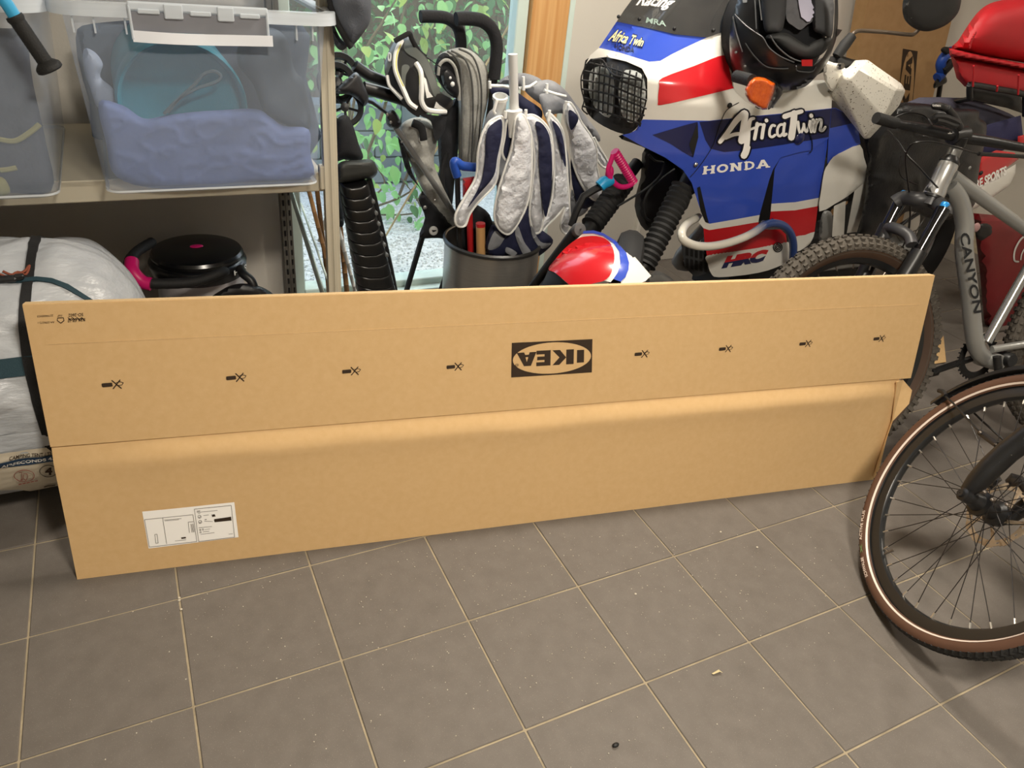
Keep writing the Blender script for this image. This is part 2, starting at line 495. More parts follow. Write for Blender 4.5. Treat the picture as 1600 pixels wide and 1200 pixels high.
# torn corner: crumpled fold of board sticking out at the end
tc = MB()
K = [(2.262, .338, .014), (2.302, .336, -.004), (2.338, .302, .004), (2.328, .262, .014), (2.300, .205, -.010), (2.276, .21, .018), (2.262, .015, .008), (2.287, .015, -.016), (2.290, .15, -.010), (2.316, .245, -.004)]
fr_ = [B3(*k) for k in K]; T_ = [(0, 5, 1), (1, 5, 3), (1, 3, 2), (3, 5, 9), (9, 5, 4), (5, 8, 4), (5, 6, 8), (6, 7, 8)]
n_ = len(fr_); tc.add(fr_ + [p - BO * .004 for p in fr_], list(T_) + [tuple(i + n_ for i in reversed(t)) for t in T_] + [(b, a, a + n_, b + n_) for a, b in outer_edges(T_)])
obj('torn_corner', tc, M_card, box, label='crumpled torn board at the end of the carton', ang=15)
lk = MB()
def ofs(o): return lambda x, y: B3(x, y, o)
OF = .0056
# big logo, upside down: black rectangle, oval, letters
def bxy(u, v):                                # photo pixel -> carton coordinates
    p = PL(u, v, BA + BO * .006, BO) - BA; return (p.dot(BD), p.dot(BU))
LQ = [bxy(*p) for p in ((926, 530), (800, 536), (799, 590), (925, 582))]   # logo's own bottom-left .. (turned 180 degrees)
def lmap(o):
    a, b, c, d = LQ                            # logo BL=926,530  BR=800,536  TR=799,590  TL=925,582
    def fn(s, t):
        x, y = [(a[i] * (1 - s) + b[i] * s) * (1 - t) + (d[i] * (1 - s) + c[i] * s) * t for i in (0, 1)]
        return B3(x, y, o)
    return fn
def logo_meshes(m0, m1, m2):
    """m0, m1, m2: maps for panel, oval, letters (unit square)"""
    a = MB().add([m0(0, 0), m0(1, 0), m0(1, 1), m0(0, 1)], [(0, 1, 2, 3)])
    b = MB(); flatpoly(b, [(.5 + .485 * math.cos(k * math.pi / 24), .5 + .46 * math.sin(k * math.pi / 24)) for k in range(48)], m1)
    c = MB()
    I = [(.105, .30), (.105, .68), (.195, .68), (.195, .30)]
    K1 = [(.235, .27), (.235, .71), (.33, .71), (.33, .27)]
    K2 = [(.33, .50), (.415, .71), (.50, .71), (.415, .49), (.505, .27), (.41, .27)]
    E_ = [(.525, .26), (.525, .71), (.70, .71), (.70, .60), (.60, .60), (.60, .54), (.69, .54), (.69, .435), (.60, .435), (.60, .37), (.70, .37), (.70, .26)]
    for L in (I, K1, K2, E_): flatpoly(c, L, m2)
    A1 = [(.70, .29), (.765, .69), (.85, .69), (.94, .29), (.85, .29), (.838, .36), (.793, .36), (.783, .29)]
    flatpoly(c, A1, m2)
    tri = MB(); flatpoly(tri, [(.80, .43), (.817, .57), (.833, .43)], lambda s, t: m2(s, t) * 1.0)
    rg = [(.935 + .018 * math.cos(k * math.pi / 8), .645 + .042 * math.sin(k * math.pi / 8)) for k in range(17)]
    ribbon(c, rg, .006, m2, n2=4); ribbon(c, [(.930, .62), (.930, .67), (.940, .665), (.940, .648), (.932, .645), (.942, .62)], .004, m2, n2=4)
    return a, b, c, tri
a_, b_, c_, t_ = logo_meshes(lmap(OF - .0006), lmap(OF - .0003), lmap(OF))
obj('logo_panel', a_, M_ink, box, smooth=False); obj('logo_oval', b_, M_card, box, smooth=False); obj('lettering', c_, M_ink, box, smooth=False)
for p in t_.v: p += BO * .0003
obj('letter_counter', t_, M_card, box, smooth=False)
# row of "no knife" marks: handle, blade, cross
for (u, v) in ((177, 601), (370, 590), (550, 580), (712, 573), (1004, 553), (1135, 545), (1260, 537), (1375, 529)):
    x, y = bxy(u, v); k = MB(); s = .0016
    mp = lambda a, b, x=x, y=y: B3(x + a * s, y + b * s, OF)
    flatpoly(k, [(-14, -2.2), (-13, -3), (-2, -2.6), (-1, -2), (-1, 2.2), (-2, 2.9), (-13, 2.6), (-14, 2)], mp)
    ribbon(k, [(-1, -6), (9, 6)], 1.5, mp, n2=4); ribbon(k, [(-1, 6), (9, -6)], 1.5, mp, n2=4)
    ribbon(k, [(4, 2.5), (9, 3.4), (12.5, 1.8), (10.5, -1.2), (6, -2)], .8, mp, n2=4)
    obj('knife_mark', k, M_ink, box, smooth=False)
# small print, upside down, top-left corner
sm = MB()
def quad(u0, v0, u1, v1, h0, h1):             # turned text: starts right-bottom (u1) and runs to the left
    return [bxy(u1, v1 - h1), bxy(u0, v0 - h0), bxy(u0, v0), bxy(u1, v1)]
mp = ofs(OF)
text_on(sm, 'IKEA CB 10', quad(106, 504, 133, 502, 5, 5), mp, bold=.01)
text_on(sm, 'SO-2602', quad(107, 495.5, 130, 494, 5, 5), mp, bold=.01)
text_on(sm, 'AA-2596272-1', quad(59, 506, 85, 505, 3, 3), mp)
text_on(sm, '22794000423', quad(58, 496, 83, 494.5, 3, 3), mp)
text_on(sm, 'PAP', quad(90, 495, 97, 494.5, 3, 3), mp)
zig = [bxy(106 + i * 3.6, 497.4 + (1.5 if i % 2 else -1.2)) for i in range(8)]
ribbon(sm, zig, .0012, mp, n2=4)
zig = [bxy(107 + i * 3.6, 499.2 + (1.5 if i % 2 else -1.2)) for i in range(8)]
ribbon(sm, zig, .0012, mp, n2=4)
rc = [bxy(*p) for p in ((90, 497), (99, 496.5), (100, 501), (95, 505), (89.5, 501))]
ribbon(sm, [rc[0], rc[1]], .0016, mp, n2=4); ribbon(sm, [rc[2], rc[3]], .0016, mp, n2=4); ribbon(sm, [rc[3], rc[4]], .0016, mp, n2=4); ribbon(sm, [rc[1], rc[2]], .0012, mp, n2=4); ribbon(sm, [rc[4], rc[0]], .0012, mp, n2=4)
obj('small_print', sm, M_ink, box, smooth=False)
# shipping sticker
Z = zz(200, 760, 8)
L1 = [(180, 305), (1330, 183), (1382, 632), (258, 775)]
def smap(o): return lambda u, v: PL(u, v, B3(.3, .12, o), BO)
def lowsurf(o):
    def fn(u, v):
        p = PL(u, v, B3(.3, .12, .002), BO) - BA
        x, y = p.dot(BD), p.dot(BU); return B3(x, y, bulge(x, y) + o)
    return fn
st = MB(); flatpoly(st, Z(L1), lowsurf(.0012), res=4)
stick = obj('shipping_label', st, M_paper, box, label='white printed sticker near the bottom of the carton')
si = MB(); sb = MB(); ms = lambda p: p
mz = lambda x, y: lowsurf(.0022)(200 + x / 8, 760 + y / 8)
for L in ([(210, 405), (815, 340), (862, 683), (268, 755), (210, 405)], [(437, 382), (485, 712)], [(833, 268), (1292, 222), (1333, 628), (885, 684), (833, 268)], [(337, 593), (365, 590), (379, 703), (350, 707), (337, 593)], [(755, 435), (820, 428)], [(755, 435), (770, 570)]):
    ribbon(si, L, 6, mz, n2=4)
for L in ([(455, 408), (670, 388)], [(462, 420), (640, 402)], [(590, 675), (725, 662)], [(860, 312), (1120, 285)], [(880, 325), (905, 322)], [(885, 508), (1050, 492)], [(960, 530), (1025, 523)], [(940, 560), (1015, 552)], [(910, 592), (1080, 570)], [(1260, 590), (1310, 585)], [(945, 350), (1010, 343)], [(955, 422), (1060, 428)]):
    ribbon(si, L, 5, mz, n2=4)
for k in range(4): ribbon(si, [(785 + k * 11, 460 - k), (800 + k * 11, 565 - k)], 5, mz, n2=4)
for cx, cy in ((897, 366), (905, 432), (905, 535), (938, 530), (908, 565)):
    rr_ = 20 if cy < 500 else 9
    ribbon(si, [(cx + rr_ * math.cos(a * math.pi / 5), cy + rr_ * math.sin(a * math.pi / 5)) for a in range(11)], 6, mz, n2=4)
ribbon(si, [(885, 375), (895, 380), (908, 360)], 7, mz, n2=4); ribbon(si, [(893, 441), (903, 446), (918, 426)], 7, mz, n2=4)
flatpoly(sb, [(1080, 397), (1290, 367), (1296, 415), (1086, 437), (1078, 418)], mz)
obj('label_block', sb, M_ink, stick, smooth=False); sb = MB(); flatpoly(sb, [(1042, 342), (1085, 334), (1097, 362), (1050, 369), (1056, 356)], mz)
obj('label_block', sb, M_ink, stick, smooth=False); sb = MB(); flatpoly(sb, [(668, 630), (724, 624), (727, 642), (671, 650)], mz)
obj('label_block', sb, M_ink, stick, smooth=False); sb = MB(); flatpoly(sb, [(860, 292), (903, 288), (904, 296), (861, 300)], mz); flatpoly(sb, [(960, 400), (985, 397), (986, 404), (961, 407)], mz)
obj('label_print', si, M_grey_ink, stick, smooth=False); obj('label_block', sb, M_ink, stick, smooth=False)
# ---------------------------------------------------------------- metal shelving and what is on and under it
M_shelf = mat('cream_enamel', (196, 188, 168), .45, var=.06, vscale=6, bump=.02, bscale=80)
M_dark = mat('black_plastic', (26, 26, 28), .42, var=.2, vscale=20)
M_soft = mat('black_fabric', (24, 25, 29), .85, var=.25, vscale=30, bump=.3, bscale=400)
M_rub = mat('black_rubber', (22, 22, 22), .7, var=.2, vscale=40, bump=.2, bscale=300)
M_tub = haze_mat('clear_tub_plastic', (206, 220, 240), .25, .22)
M_tubrim = haze_mat('clear_tub_rim', (222, 230, 238), .62, .25)
YF, YB, ZS = .52, 1.14, .725
sh = thing('shelving_unit', 'cream metal shelving unit with slotted uprights standing against the back wall', 'shelf', (0, .8, 0))
dk = MB()
dk.box((-.32, (YF + YB) / 2, ZS - .006), (2.36, YB - YF, .012)); 
dk.box((-.32, YF + .006, ZS - .026), (2.36, .012, .058), bev=.003)
dk.box((-.32, YF + .035, ZS - .052), (2.36, .06, .006))
obj('shelf_deck', dk, M_shelf, sh, smooth=False)
def upright(x, y, dx):
    m = MB(); m.box((x, y, 1.1), (.040, .006, 2.2), bev=.001); m.box((x + dx * .018, y + .018, 1.1), (.004, .036, 2.2)); m.box((x - dx * .018, y + .010, 1.1), (.004, .022, 2.2))
    m.box((x + .004, y - .004, 1.1), (.012, .004, 2.2), bev=.001)
    return m
xp = PY(512, 120, YF - .02).x
u = obj('upright', upright(xp, YF - .02, 1), M_shelf, sh, smooth=False)
xr = PY(452, 400, YB).x
ur = obj('upright', upright(xr, YB, -1), mat('shaded_enamel', (118, 115, 107), .5, var=.1), sh, smooth=False)  # rear post: same enamel darkened, the shade back there put into its colour
sl = MB()
for k in range(26):
    for s in (-1, 1): sl.box((xr + s * .010, YB - .0045, .07 + k * .04), (.007, .003, .022))
sl = obj('slots', sl, M_dark, ur, smooth=False, kind='stuff')
for x, y in ((-1.45, YF - .02), (-1.45, YB)): obj('upright', upright(x, y, -1), M_shelf, sh, smooth=False)
ft = MB()
for x, y in ((xp, YF - .02), (xr, YB)): ft.box((x, y + .012, .01), (.05, .05, .02), bev=.003)
# diagonal side brace and cross rail between the two posts
br = MB(); br.tube([PY(508, 470, .62), PY(455, 300, 1.05)], .020, 8, flat=((1, 0, 0), .35)); br.tube([PY(523, 470, .56), PY(470, 318, 1.0)], .004, 8)
obj('side_brace', br, M_alu, sh)
obj('bracket', MB().box((xp - .022, YF - .005, ZS - .01), (.02, .03, .07), bev=.003), M_shelf, sh, smooth=False)

def tub(label, TL, TR, BL, BR, yb, y_rear, zt, group):
    """clear storage tub seen on its short end; corners from photo pixels on the front plane"""
    p = [PY(*BL, yb), PY(*BR, yb)]; z0 = ZS + .002
    xl, xr2 = p[0].x, p[1].x
    q = [PY(*TL, yb - .035), PY(*TR, yb - .035)]
    tl, tr_ = q[0].x, q[1].x
    t = thing('storage_tub', label, 'storage box', ((xl + xr2) / 2, (yb + y_rear) / 2, z0), group)
    def loop(x0, x1, y0, y1, z, r, n=5):
        L = []
        for cx, cy, a0 in ((x1 - r, y0 + r, -90), (x1 - r, y1 - r, 0), (x0 + r, y1 - r, 90), (x0 + r, y0 + r, 180)):
            for k in range(n + 1):
                a = math.radians(a0 + 90 * k / n); L.append(V((cx + r * math.cos(a), cy + r * math.sin(a), z)))
        return L
    H = zt - z0; R = []
    for k, (h, ins) in enumerate(((0, .012), (.006, .004), (.016, 0), (.33, 0), (.66, 0), (1, 0))):
        f = h if k < 3 else h * H
        s = f / H
        R.append(loop(xl + (tl - xl) * s + ins, xr2 + (tr_ - xr2) * s - ins, yb - .035 * s + ins, y_rear + .03 * s - ins, z0 + f, .035))
    b = MB().rings(R, cap0=True, cap1=False)
    obj('body', b, M_tub, t, ang=60)
    rim = MB()
    e = lambda d, z: loop(tl - d, tr_ + d, yb - .035 - d, y_rear + .03 + d, z, .04 + d)
    rim.rings([e(0, zt - .002), e(.022, zt - .002), e(.026, zt - .022), e(.028, zt - .022), e(.026, zt + .006), e(0, zt + .006)], cap0=False, cap1=False)
    obj('rim', rim, M_tubrim, t, ang=60)
    lip = MB()
    lip.rings([loop(xl + .006, xr2 - .006, yb + .003, y_rear, z0 - .001, .035), loop(xl - .002, xr2 + .002, yb - .004, y_rear, z0 + .004, .035), loop(xl - .001, xr2 + .001, yb - .003, y_rear, z0 + .009, .035)], cap0=False, cap1=False)
    obj('base_edge', lip, M_tubrim, t, ang=60)
    return t, (tl, tr_, zt, yb - .035)
zt = PY(300, 14, .36).z
tb, (tl, tr_, zt, yf) = tub('large clear plastic storage tub holding a teal roll and blue fabric on the shelf', (93, 14), (512, 14), (168, 305), (498, 294), .40, 1.08, zt, None)
for u, vv in ((112, 27), (146, 31), (195, 33), (461, 43), (486, 44)):
    a = PY(u, vv, yf + .004)
    obj('rib', MB().box((a.x, yf - .003, zt - .03), (.004, .02, .055)), M_tubrim, tb, smooth=False)
cl = MB(); a = PY(198, 10, yf - .03); b = PY(418, 18, yf - .03); cx = (a.x + b.x) / 2
cw = b.x - a.x
cl.box((cx, yf - .032, zt + .004), (cw, .010, .018), bev=.003)
cl.box((cx - cw * .19, yf - .038, zt - .004), (cw * .13, .008, .03), bev=.002); cl.box((cx + cw * .18, yf - .038, zt - .004), (cw * .12, .008, .03), bev=.002)
for s in (-.36, 0, .36): cl.box((cx + cw * s, yf - .037, zt - .006), (cw * .15, .006, .010), bev=.002)
cl.box((a.x + .003, yf - .032, zt - .03), (.006, .012, .07), bev=.002); cl.box((b.x - .003, yf - .032, zt - .03), (.006, .012, .07), bev=.002)
obj('clip_handle', cl, M_tubrim, tb, smooth=False, label='clear hinged clip at the front of the rim')
obj('clip_recess', MB().box((cx, yf - .031, zt - .028), (cw - .012, .004, .040)), mat('grey_recess', (128, 130, 138), .5), tb, smooth=False)
tg = MB(); tg.grid(lambda s, t: V((a.x + .002 + s * (cw + .004), yf - .037 - .004 * math.sin(s * 7), zt - .045 - t * .024 - .003 * math.sin(s * 3.1))), 16, 2)
obj('paper_strip', tg, mat('white_strip', (238, 242, 250), .6), tb)
# contents of the tub
Z1 = zz(0, 0, 2.5)
M_blue = mat('blue_sheet', (98, 116, 168), .8, rgb2=(86, 104, 156), vscale=4, bump=.15, bscale=60)
M_teal = mat('teal_mat', (8, 122, 146), .7, var=.15, vscale=12, bump=.15, bscale=200)
bf = MB(); puff(bf, crt(Z1([(385, 400), (480, 412), (560, 462), (640, 452), (720, 440), (860, 430), (1000, 425), (1060, 460), (1110, 492), (1205, 505), (1212, 600), (1214, 700), (1000, 722), (640, 738), (455, 690), (415, 560)]), 4, True), dY(.50), .055, .42, rmax=14, res=4.5, wr=(.006, 12, .011, 15, 30))
bfo = obj('folded_sheet', bf, M_blue, ang=80, label='crumpled blue sheet in the bottom of the tub with the teal roll', cat='sheet')
c0 = PY(296, 168, .5); r0 = .158
rl = MB(); rl.lathe(V((c0.x - .012, .50, c0.z + .004)), (0, 1, 0), [(.001, .05), (r0 * .86, .045), (r0 * .90, .04), (r0 * .92, .004), (r0 * .97, -.006), (r0, .006), (r0 * 1.01, .06), (r0 * .985, .068), (r0, .08), (r0, .50), (r0 * .9, .52), (.001, .52)], 40)
obj('sleeping_roll', rl, M_teal, label='teal rolled mat inside the clear tub', cat='roll')
cd = MB(); cd.tube(cr([PY(*Z1([p])[0], .475) for p in ((640, 445), (700, 385), (770, 345), (845, 320), (862, 295), (835, 278), (795, 290), (760, 330), (700, 385), (655, 440))], 5), .004, 6)
obj('draw_cord', cd, mat('grey_cord', (62, 84, 96), .8), label='grey looped cord lying over the end of the teal roll', cat='cord')
bk_ = MB(); puff(bk_, crt([(118, 60), (150, 36), (300, 30), (470, 36), (478, 120), (480, 250), (180, 260), (140, 160)], 3, True), dY(.98), .05, .05, rmax=20, res=9, wr=(.02, 9)); obj('dark_blanket', bk_, mat('slate_blanket', (66, 78, 96), .85, var=.3, vscale=8), label='dark slate blanket at the back of the tub behind the teal roll', cat='blanket')
db = MB(); puff(db, crt(Z1([(935, 170), (1000, 120), (1060, 108), (1120, 150), (1150, 270), (1190, 330), (1210, 500), (1120, 490), (1030, 430), (990, 330), (930, 250)]), 4, True), dY(.55), .06, .25, rmax=24, res=6, wr=(.012, 14))
obj('stuff_sack', db, mat('slate_fabric', (72, 84, 100), .8, var=.3, vscale=9), label='dark slate bag squeezed beside the teal roll in the tub', cat='bag')
lb = MB(); puff(lb, crt(Z1([(330, 190), (372, 205), (402, 250), (392, 300), (440, 345), (470, 420), (390, 430), (350, 340), (325, 250)]), 4, True), dY(.56), .03, .2, rmax=14, res=6, wr=(.010, 20))
obj('pale_pouch', lb, mat('pale_fabric', (150, 162, 186), .8, var=.2), label='pale crumpled pouch left of the teal roll in the tub', cat='pouch')

t2, (tl2, tr2, zt2, yf2) = tub('second clear storage tub full of dark fabric beside the tub with the teal roll', (-370, 0), (42, -20), (-235, 318), (92, 303), .40, 1.08, zt, None)
df = MB(); puff(df, crt(Z1([(-500, 120), (-250, 90), (0, 110), (95, 130), (130, 330), (180, 560), (200, 745), (0, 752), (-300, 760), (-480, 600)]), 4, True), dY(.50), .055, .42, rmax=30, res=9, wr=(.02, 9, .008, 25))
obj('dark_clothing', df, mat('navy_grey_fabric', (70, 74, 86), .85, rgb2=(56, 60, 74), vscale=5, bump=.2, bscale=80), label='dark grey clothing filling the second clear tub', cat='clothing')
yl = MB()
for L in ([(0, 545), (60, 550), (120, 515), (155, 485)], [(0, 665), (30, 662), (65, 655)]):
    yl.tube(cr([PY(*Z1([p])[0], .437) for p in L], 4), .006, 6, flat=((0, 1, 0), .5))
obj('yellow_cord', yl, mat('olive_yellow', (150, 148, 96), .7), label='olive yellow cord showing through the second clear tub', cat='cord')
gb = MB(); puff(gb, crt(Z1([(-40, 730), (-20, 690), (20, 700), (40, 750), (0, 764)]), 3, True), dY(.437), .012, .02, rmax=8, res=5)
obj('olive_pouch', gb, MATS['olive_yellow'], label='small olive pouch low in the second clear tub', cat='pouch')

# handlebar end hanging into view in front of the tub on the shelf
hb = thing('handlebar', 'turquoise tube handlebar with a flanged black rubber grip in front of the second clear tub', 'handlebar', PY(20, 30, .27))
A, B = PY(28, 34, .27), PY(66, 90, .27); D = (B - A).normalized()
g = MB(); g.lathe(A - D * .012, D, [(.0001, 0), (.0165, 0), (.0175, .006), (.0150, .012)] + [(.0148 + .0006 * (k % 2), .014 + k * .0035) for k in range(22)] + [(.0150, .092), (.020, .096), (.0245, .100), (.0265, .104), (.0265, .110), (.022, .113), (.0001, .114)], 24)
L = (B - A).length
obj('grip', g, M_rub, hb)
obj('tube', MB().tube([A - D * .012 + D * .02, PY(12, 8, .27), PY(-40, -60, .27), PY(-130, -150, .30)], .0125, 14), mat('turquoise_paint', (52, 160, 208), .35, var=.05), hb)

# ---------------------------------------------------------------- tent bag under the shelf
M_bag = mat('silver_white_nylon', (180, 183, 187), .36, rgb2=(162, 166, 171), vscale=5, bump=.7, bscale=16, stretch=(1, 1.6, 3))
bagc = V((-.42, .315, .325)); RB = .315; XR = .35
tent = thing('tent_bag', 'fat silver white cylindrical tent bag with black and teal straps under the shelf', 'bag', (bagc.x, bagc.y, .008))
def bagp(x, th, off=0.0):
    e = max(0, (x - (XR - .22)) / .22); s = (1 - e ** 2.6) ** .5 if e < 1 else 0
    e2 = max(0, ((-1.05) - x + .2) / .2); s *= (1 - min(1, e2) ** 2.6) ** .5
    r = RB * s
    n = noise.noise(V((x * 5, math.cos(th) * 2.4, math.sin(th) * 2.4))) * .022 + noise.noise(V((x * 16, th * 5, 2))) * .009 + .010 * abs(noise.noise(V((x * 4 + th * 2, th * 11, 5))))
    tq = (th + math.pi) % (2 * math.pi) - math.pi
    n *= min(1, s * 2) * (.25 if -1.25 < tq < -.25 else 1)
    y, z = bagc.y - math.cos(th) * (r + n + off), bagc.z + math.sin(th) * (r + n + off)
    return V((x, y, max(z, .008)))
tbm = MB(); tbm.grid(lambda s, t: bagp(-1.04 + s * (XR + 1.035), t * 2 * math.pi), 150, 150)
obj('sack', tbm, M_bag, tent, ang=80)
def strap_ring(xa, xb, wdt, th0, th1, off=.004):
    m = MB(); n = 40; a = []; 
    for k in range(n + 1):
        f = k / n; th = th0 + (th1 - th0) * f; x = xa + (xb - xa) * f
        a.append([bagp(x - wdt / 2, th, off - .008), bagp(x - wdt / 2, th, off), bagp(x + wdt / 2, th, off), bagp(x + wdt / 2, th, off - .008)])
    return m.rings(a, cap0=True, cap1=True)
M_strap = mat('black_webbing', (18, 18, 20), .8, bump=.4, bscale=600)
M_tstrap = mat('teal_webbing', (20, 52, 62), .7, bump=.3, bscale=600)
def bagxt(u, v):
    d = ray(u, v); oy, oz = CAM.y - bagc.y, CAM.z - bagc.z
    A_ = d.y ** 2 + d.z ** 2; B_ = oy * d.y + oz * d.z; D_ = B_ * B_ - A_ * (oy * oy + oz * oz - RB * RB)
    q = CAM + d * ((-B_ - math.sqrt(max(D_, 0))) / A_)
    return q.x, math.atan2(q.z - bagc.z, -(q.y - bagc.y))
def strap_px(px, wdt, off=.004):
    L = cr([V(bagxt(*p)) for p in px], 6)
    return MB().rings([[bagp(p.x - wdt / 2, p.y, off - .01), bagp(p.x - wdt / 2, p.y, off), bagp(p.x + wdt / 2, p.y, off), bagp(p.x + wdt / 2, p.y, off - .01)] for p in L])
obj('strap', strap_px([(64, 353), (54, 385), (46, 420), (40, 470), (38, 515), (44, 560), (56, 615), (70, 665), (80, 705), (95, 760)], .020), M_strap, tent)
lon = MB(); a = []
for k in range(41):
    f = k / 40; x = -.9 + f * 1.24; th = 1.15 - .25 * max(0, f - .75) * 4 * max(0, f - .75)
    th -= .9 * max(0, (f - .82) / .18) ** 1.5 * .6
    a.append([bagp(x, th - .022, -.002), bagp(x, th - .022, .005), bagp(x, th + .022, .005), bagp(x, th + .022, -.002)])
lon.rings(a); obj('strap', lon, M_tstrap, tent)
bk = MB(); q = bagp(.06, 1.14, .008); bk.box(q, (.055, .022, .012), bev=.004); bk.box(q + V((.032, 0, .003)), (.02, .014, .012), bev=.003)
obj('buckle', bk, M_dark, tent, smooth=False)
obj('strap', MB().rings([[bagp(x, th0, -.004), bagp(x, th0, .004), bagp(x, th0 + .13, .004), bagp(x, th0 + .13, -.004)] for x, th0 in [(-.9 + k * .027, .42) for k in range(39)]]), M_tstrap, tent)
cdm = MB(); cdm.tube(cr([bagp(*bagxt(u, v), .006) for u, v in ((0, 432), (14, 434), (28, 425), (40, 428), (46, 415), (38, 424), (20, 430), (6, 428))], 4), .003, 5)
obj('cord', cdm, mat('rust_cord', (120, 58, 36), .8), tent)
# printed panel on the lower front
def bagcyl(off):
    def fn(u, v):
        d = ray(u, v); oy, oz = CAM.y - bagc.y, CAM.z - bagc.z
        R_ = RB + off; A_ = d.y ** 2 + d.z ** 2; B_ = oy * d.y + oz * d.z; D_ = B_ * B_ - A_ * (oy * oy + oz * oz - R_ * R_)
        t = (-B_ - math.sqrt(max(D_, 0))) / A_
        q = CAM + d * t
        th = math.atan2(q.z - bagc.z, -(q.y - bagc.y))
        return bagp(q.x, th, off)
    return fn
Zb = zz(0, 660, 6.664)
pl = MB(); flatpoly(pl, Zb([(-200, 300), (200, 290), (480, 250), (580, 330), (640, 700), (480, 705), (330, 712), (-200, 700)]), bagcyl(.005), res=3)
panel = obj('printed_panel', pl, mat('ivory_panel', (206, 196, 176), .6, var=.08, vscale=20), tent, label='ivory printed panel low on the tent bag')
bb = MB(); flatpoly(bb, Zb([(-200, 410), (100, 375), (300, 355), (560, 330), (570, 405), (300, 440), (100, 460), (-200, 490)]), bagcyl(.008), res=2.5)
obj('blue_band', bb, mat('navy_band', (32, 62, 92), .6), panel)
tx = MB(); zmap = lambda f: (lambda x, y: f(x / 6.664, 660 + y / 6.664))
tm1 = zmap(bagcyl(.011)); tm2 = zmap(bagcyl(.009))
text_on(tx, 'AIRSECONDS 4.2', [(12, 452), (600, 388), (590, 346), (16, 414)], tm1, bold=.02)
obj('lettering', tx, M_paper, panel)
tx = MB(); text_on(tx, 'CAMPING TENT / TENTE', [(96, 368), (640, 318), (634, 288), (100, 338)], tm2, bold=.012); obj('lettering', tx, M_ink, panel); tx = MB()
el = lambda cx, cy, a, b: [(cx + a * math.cos(k * math.pi / 16), cy + b * math.sin(k * math.pi / 16)) for k in range(33)]
ribbon(tx, el(505, 508, 92, 62), 7, tm2, n2=4)
obj('emblem', tx, M_ink, panel); tx = MB(); text_on(tx, '4', [(470, 552), (545, 552), (545, 470), (470, 470)], tm2, bold=.05)
obj('lettering', tx, M_ink, panel); tx = MB(); ribbon(tx, [(462, 678), (500, 665), (540, 662), (575, 655)], 10, tm2, n2=4)
obj('lettering', tx, M_ink, panel)
tx = MB(); ribbon(tx, el(252, 555, 105, 65), 7, tm2, n2=4)
ribbon(tx, [(200, 520), (225, 515), (230, 590), (215, 605), (238, 600)], 6, tm2, n2=4); ribbon(tx, [(240, 530), (280, 535), (290, 570), (270, 605), (245, 590), (245, 540)], 6, tm2, n2=4)
for k in range(5): ribbon(tx, [(195 + k * 42, 652 - k * 8), (225 + k * 42, 646 - k * 8)], 8, tm2, n2=4)
obj('emblem', tx, mat('rust_ink', (150, 70, 56), .7), panel)

# ---------------------------------------------------------------- tub vacuum cleaner
vc = PY(308, 392, .92); vr = .150; VZ = vc.z
vac = thing('vacuum_cleaner', 'round tub vacuum cleaner with black lid, white body and pink hose cuff under the shelf', 'vacuum cleaner', (vc.x, .92, 0))
C0 = V((vc.x, .92, 0))
M_vacw = mat('grey_white_plastic', (188, 184, 186), .4, var=.15, vscale=8)
M_pink = mat('magenta_plastic', (206, 22, 106), .4)
b = MB(); b.lathe(C0, (0, 0, 1), [(.001, .02), (vr * .9, .02), (vr * 1.02, .05), (vr * 1.02, .07), (vr * .96, .09), (vr * .93, VZ - .09), (vr * .98, VZ - .075), (vr * .98, VZ - .06)], 40); obj('body', b, M_vacw, vac)
b = MB(); b.lathe(C0, (0, 0, 1), [(vr * .98, VZ - .072), (vr * 1.03, VZ - .062), (vr * 1.05, VZ - .03), (vr * 1.02, VZ - .022), (vr * .97, VZ - .018), (vr * .99, VZ - .004), (vr * .95, VZ + .006), (vr * .80, VZ + .012), (vr * .4, VZ + .016), (.001, VZ + .016)], 44)
lid = obj('lid', b, mat('gloss_black', (14, 15, 17), .25, spec=.6), vac)
obj('badge', MB().ell(C0 + V((0, 0, VZ + .017)), (.022, .014, .004), 14, 8), M_pink, lid)
tx = MB()
def lidside(x, y):
    th = -1.15 + x * .9; r = vr * 1.055
    return C0 + V((r * math.cos(th), r * math.sin(th), VZ - .057 + y * .026))
text_on(tx, 'Hetty', [(.28, .1), (.95, .1), (.95, 1), (.28, 1)], lidside, bold=.02)
obj('lettering', tx, M_paper, lid)
b = MB(); b.lathe(C0, (0, 0, 1), [(vr * 1.0, .02), (vr * 1.06, .03), (vr * 1.06, .055), (vr * 1.0, .065)], 40); obj('bumper', b, M_pink, vac)
hs = [PY(238, 378, .86), PY(212, 395, .78), PY(201, 415, .70), PY(213, 436, .66), PY(240, 443, .64), PY(300, 441, .64), PY(342, 428, .66), PY(352, 424, .69)]
b = MB(); P_ = cr(hs, 8); b.tube(P_, [.0155 + .0006 * (k % 2) for k in range(len(P_))], 12); obj('hose', b, M_rub, vac)
b = MB(); b.tube(cr([PY(206, 408, .705), PY(207, 424, .665), PY(222, 440, .645), PY(236, 444, .635)], 6), [.019, .021, .021, .020] * 4 + [.018] * 3, 14) if False else b.tube(cr([PY(206, 408, .705), PY(207, 424, .665), PY(222, 440, .645), PY(236, 444, .635)], 6), .0205, 14)
obj('hose_cuff', b, M_pink, vac, label='magenta cuff on the hose')
b = MB(); puff(b, crt([(335, 470), (348, 452), (375, 443), (405, 447), (428, 460), (440, 475)], 5, True), dY(.62), .03, .05, rmax=14, res=6); obj('floor_head', b, M_dark, vac)
b = MB(); b.tube(cr([PY(398, 452, .62), PY(392, 438, .63), PY(380, 428, .65), PY(376, 420, .70)], 5), .014, 12); obj('wand_elbow', b, M_dark, vac)
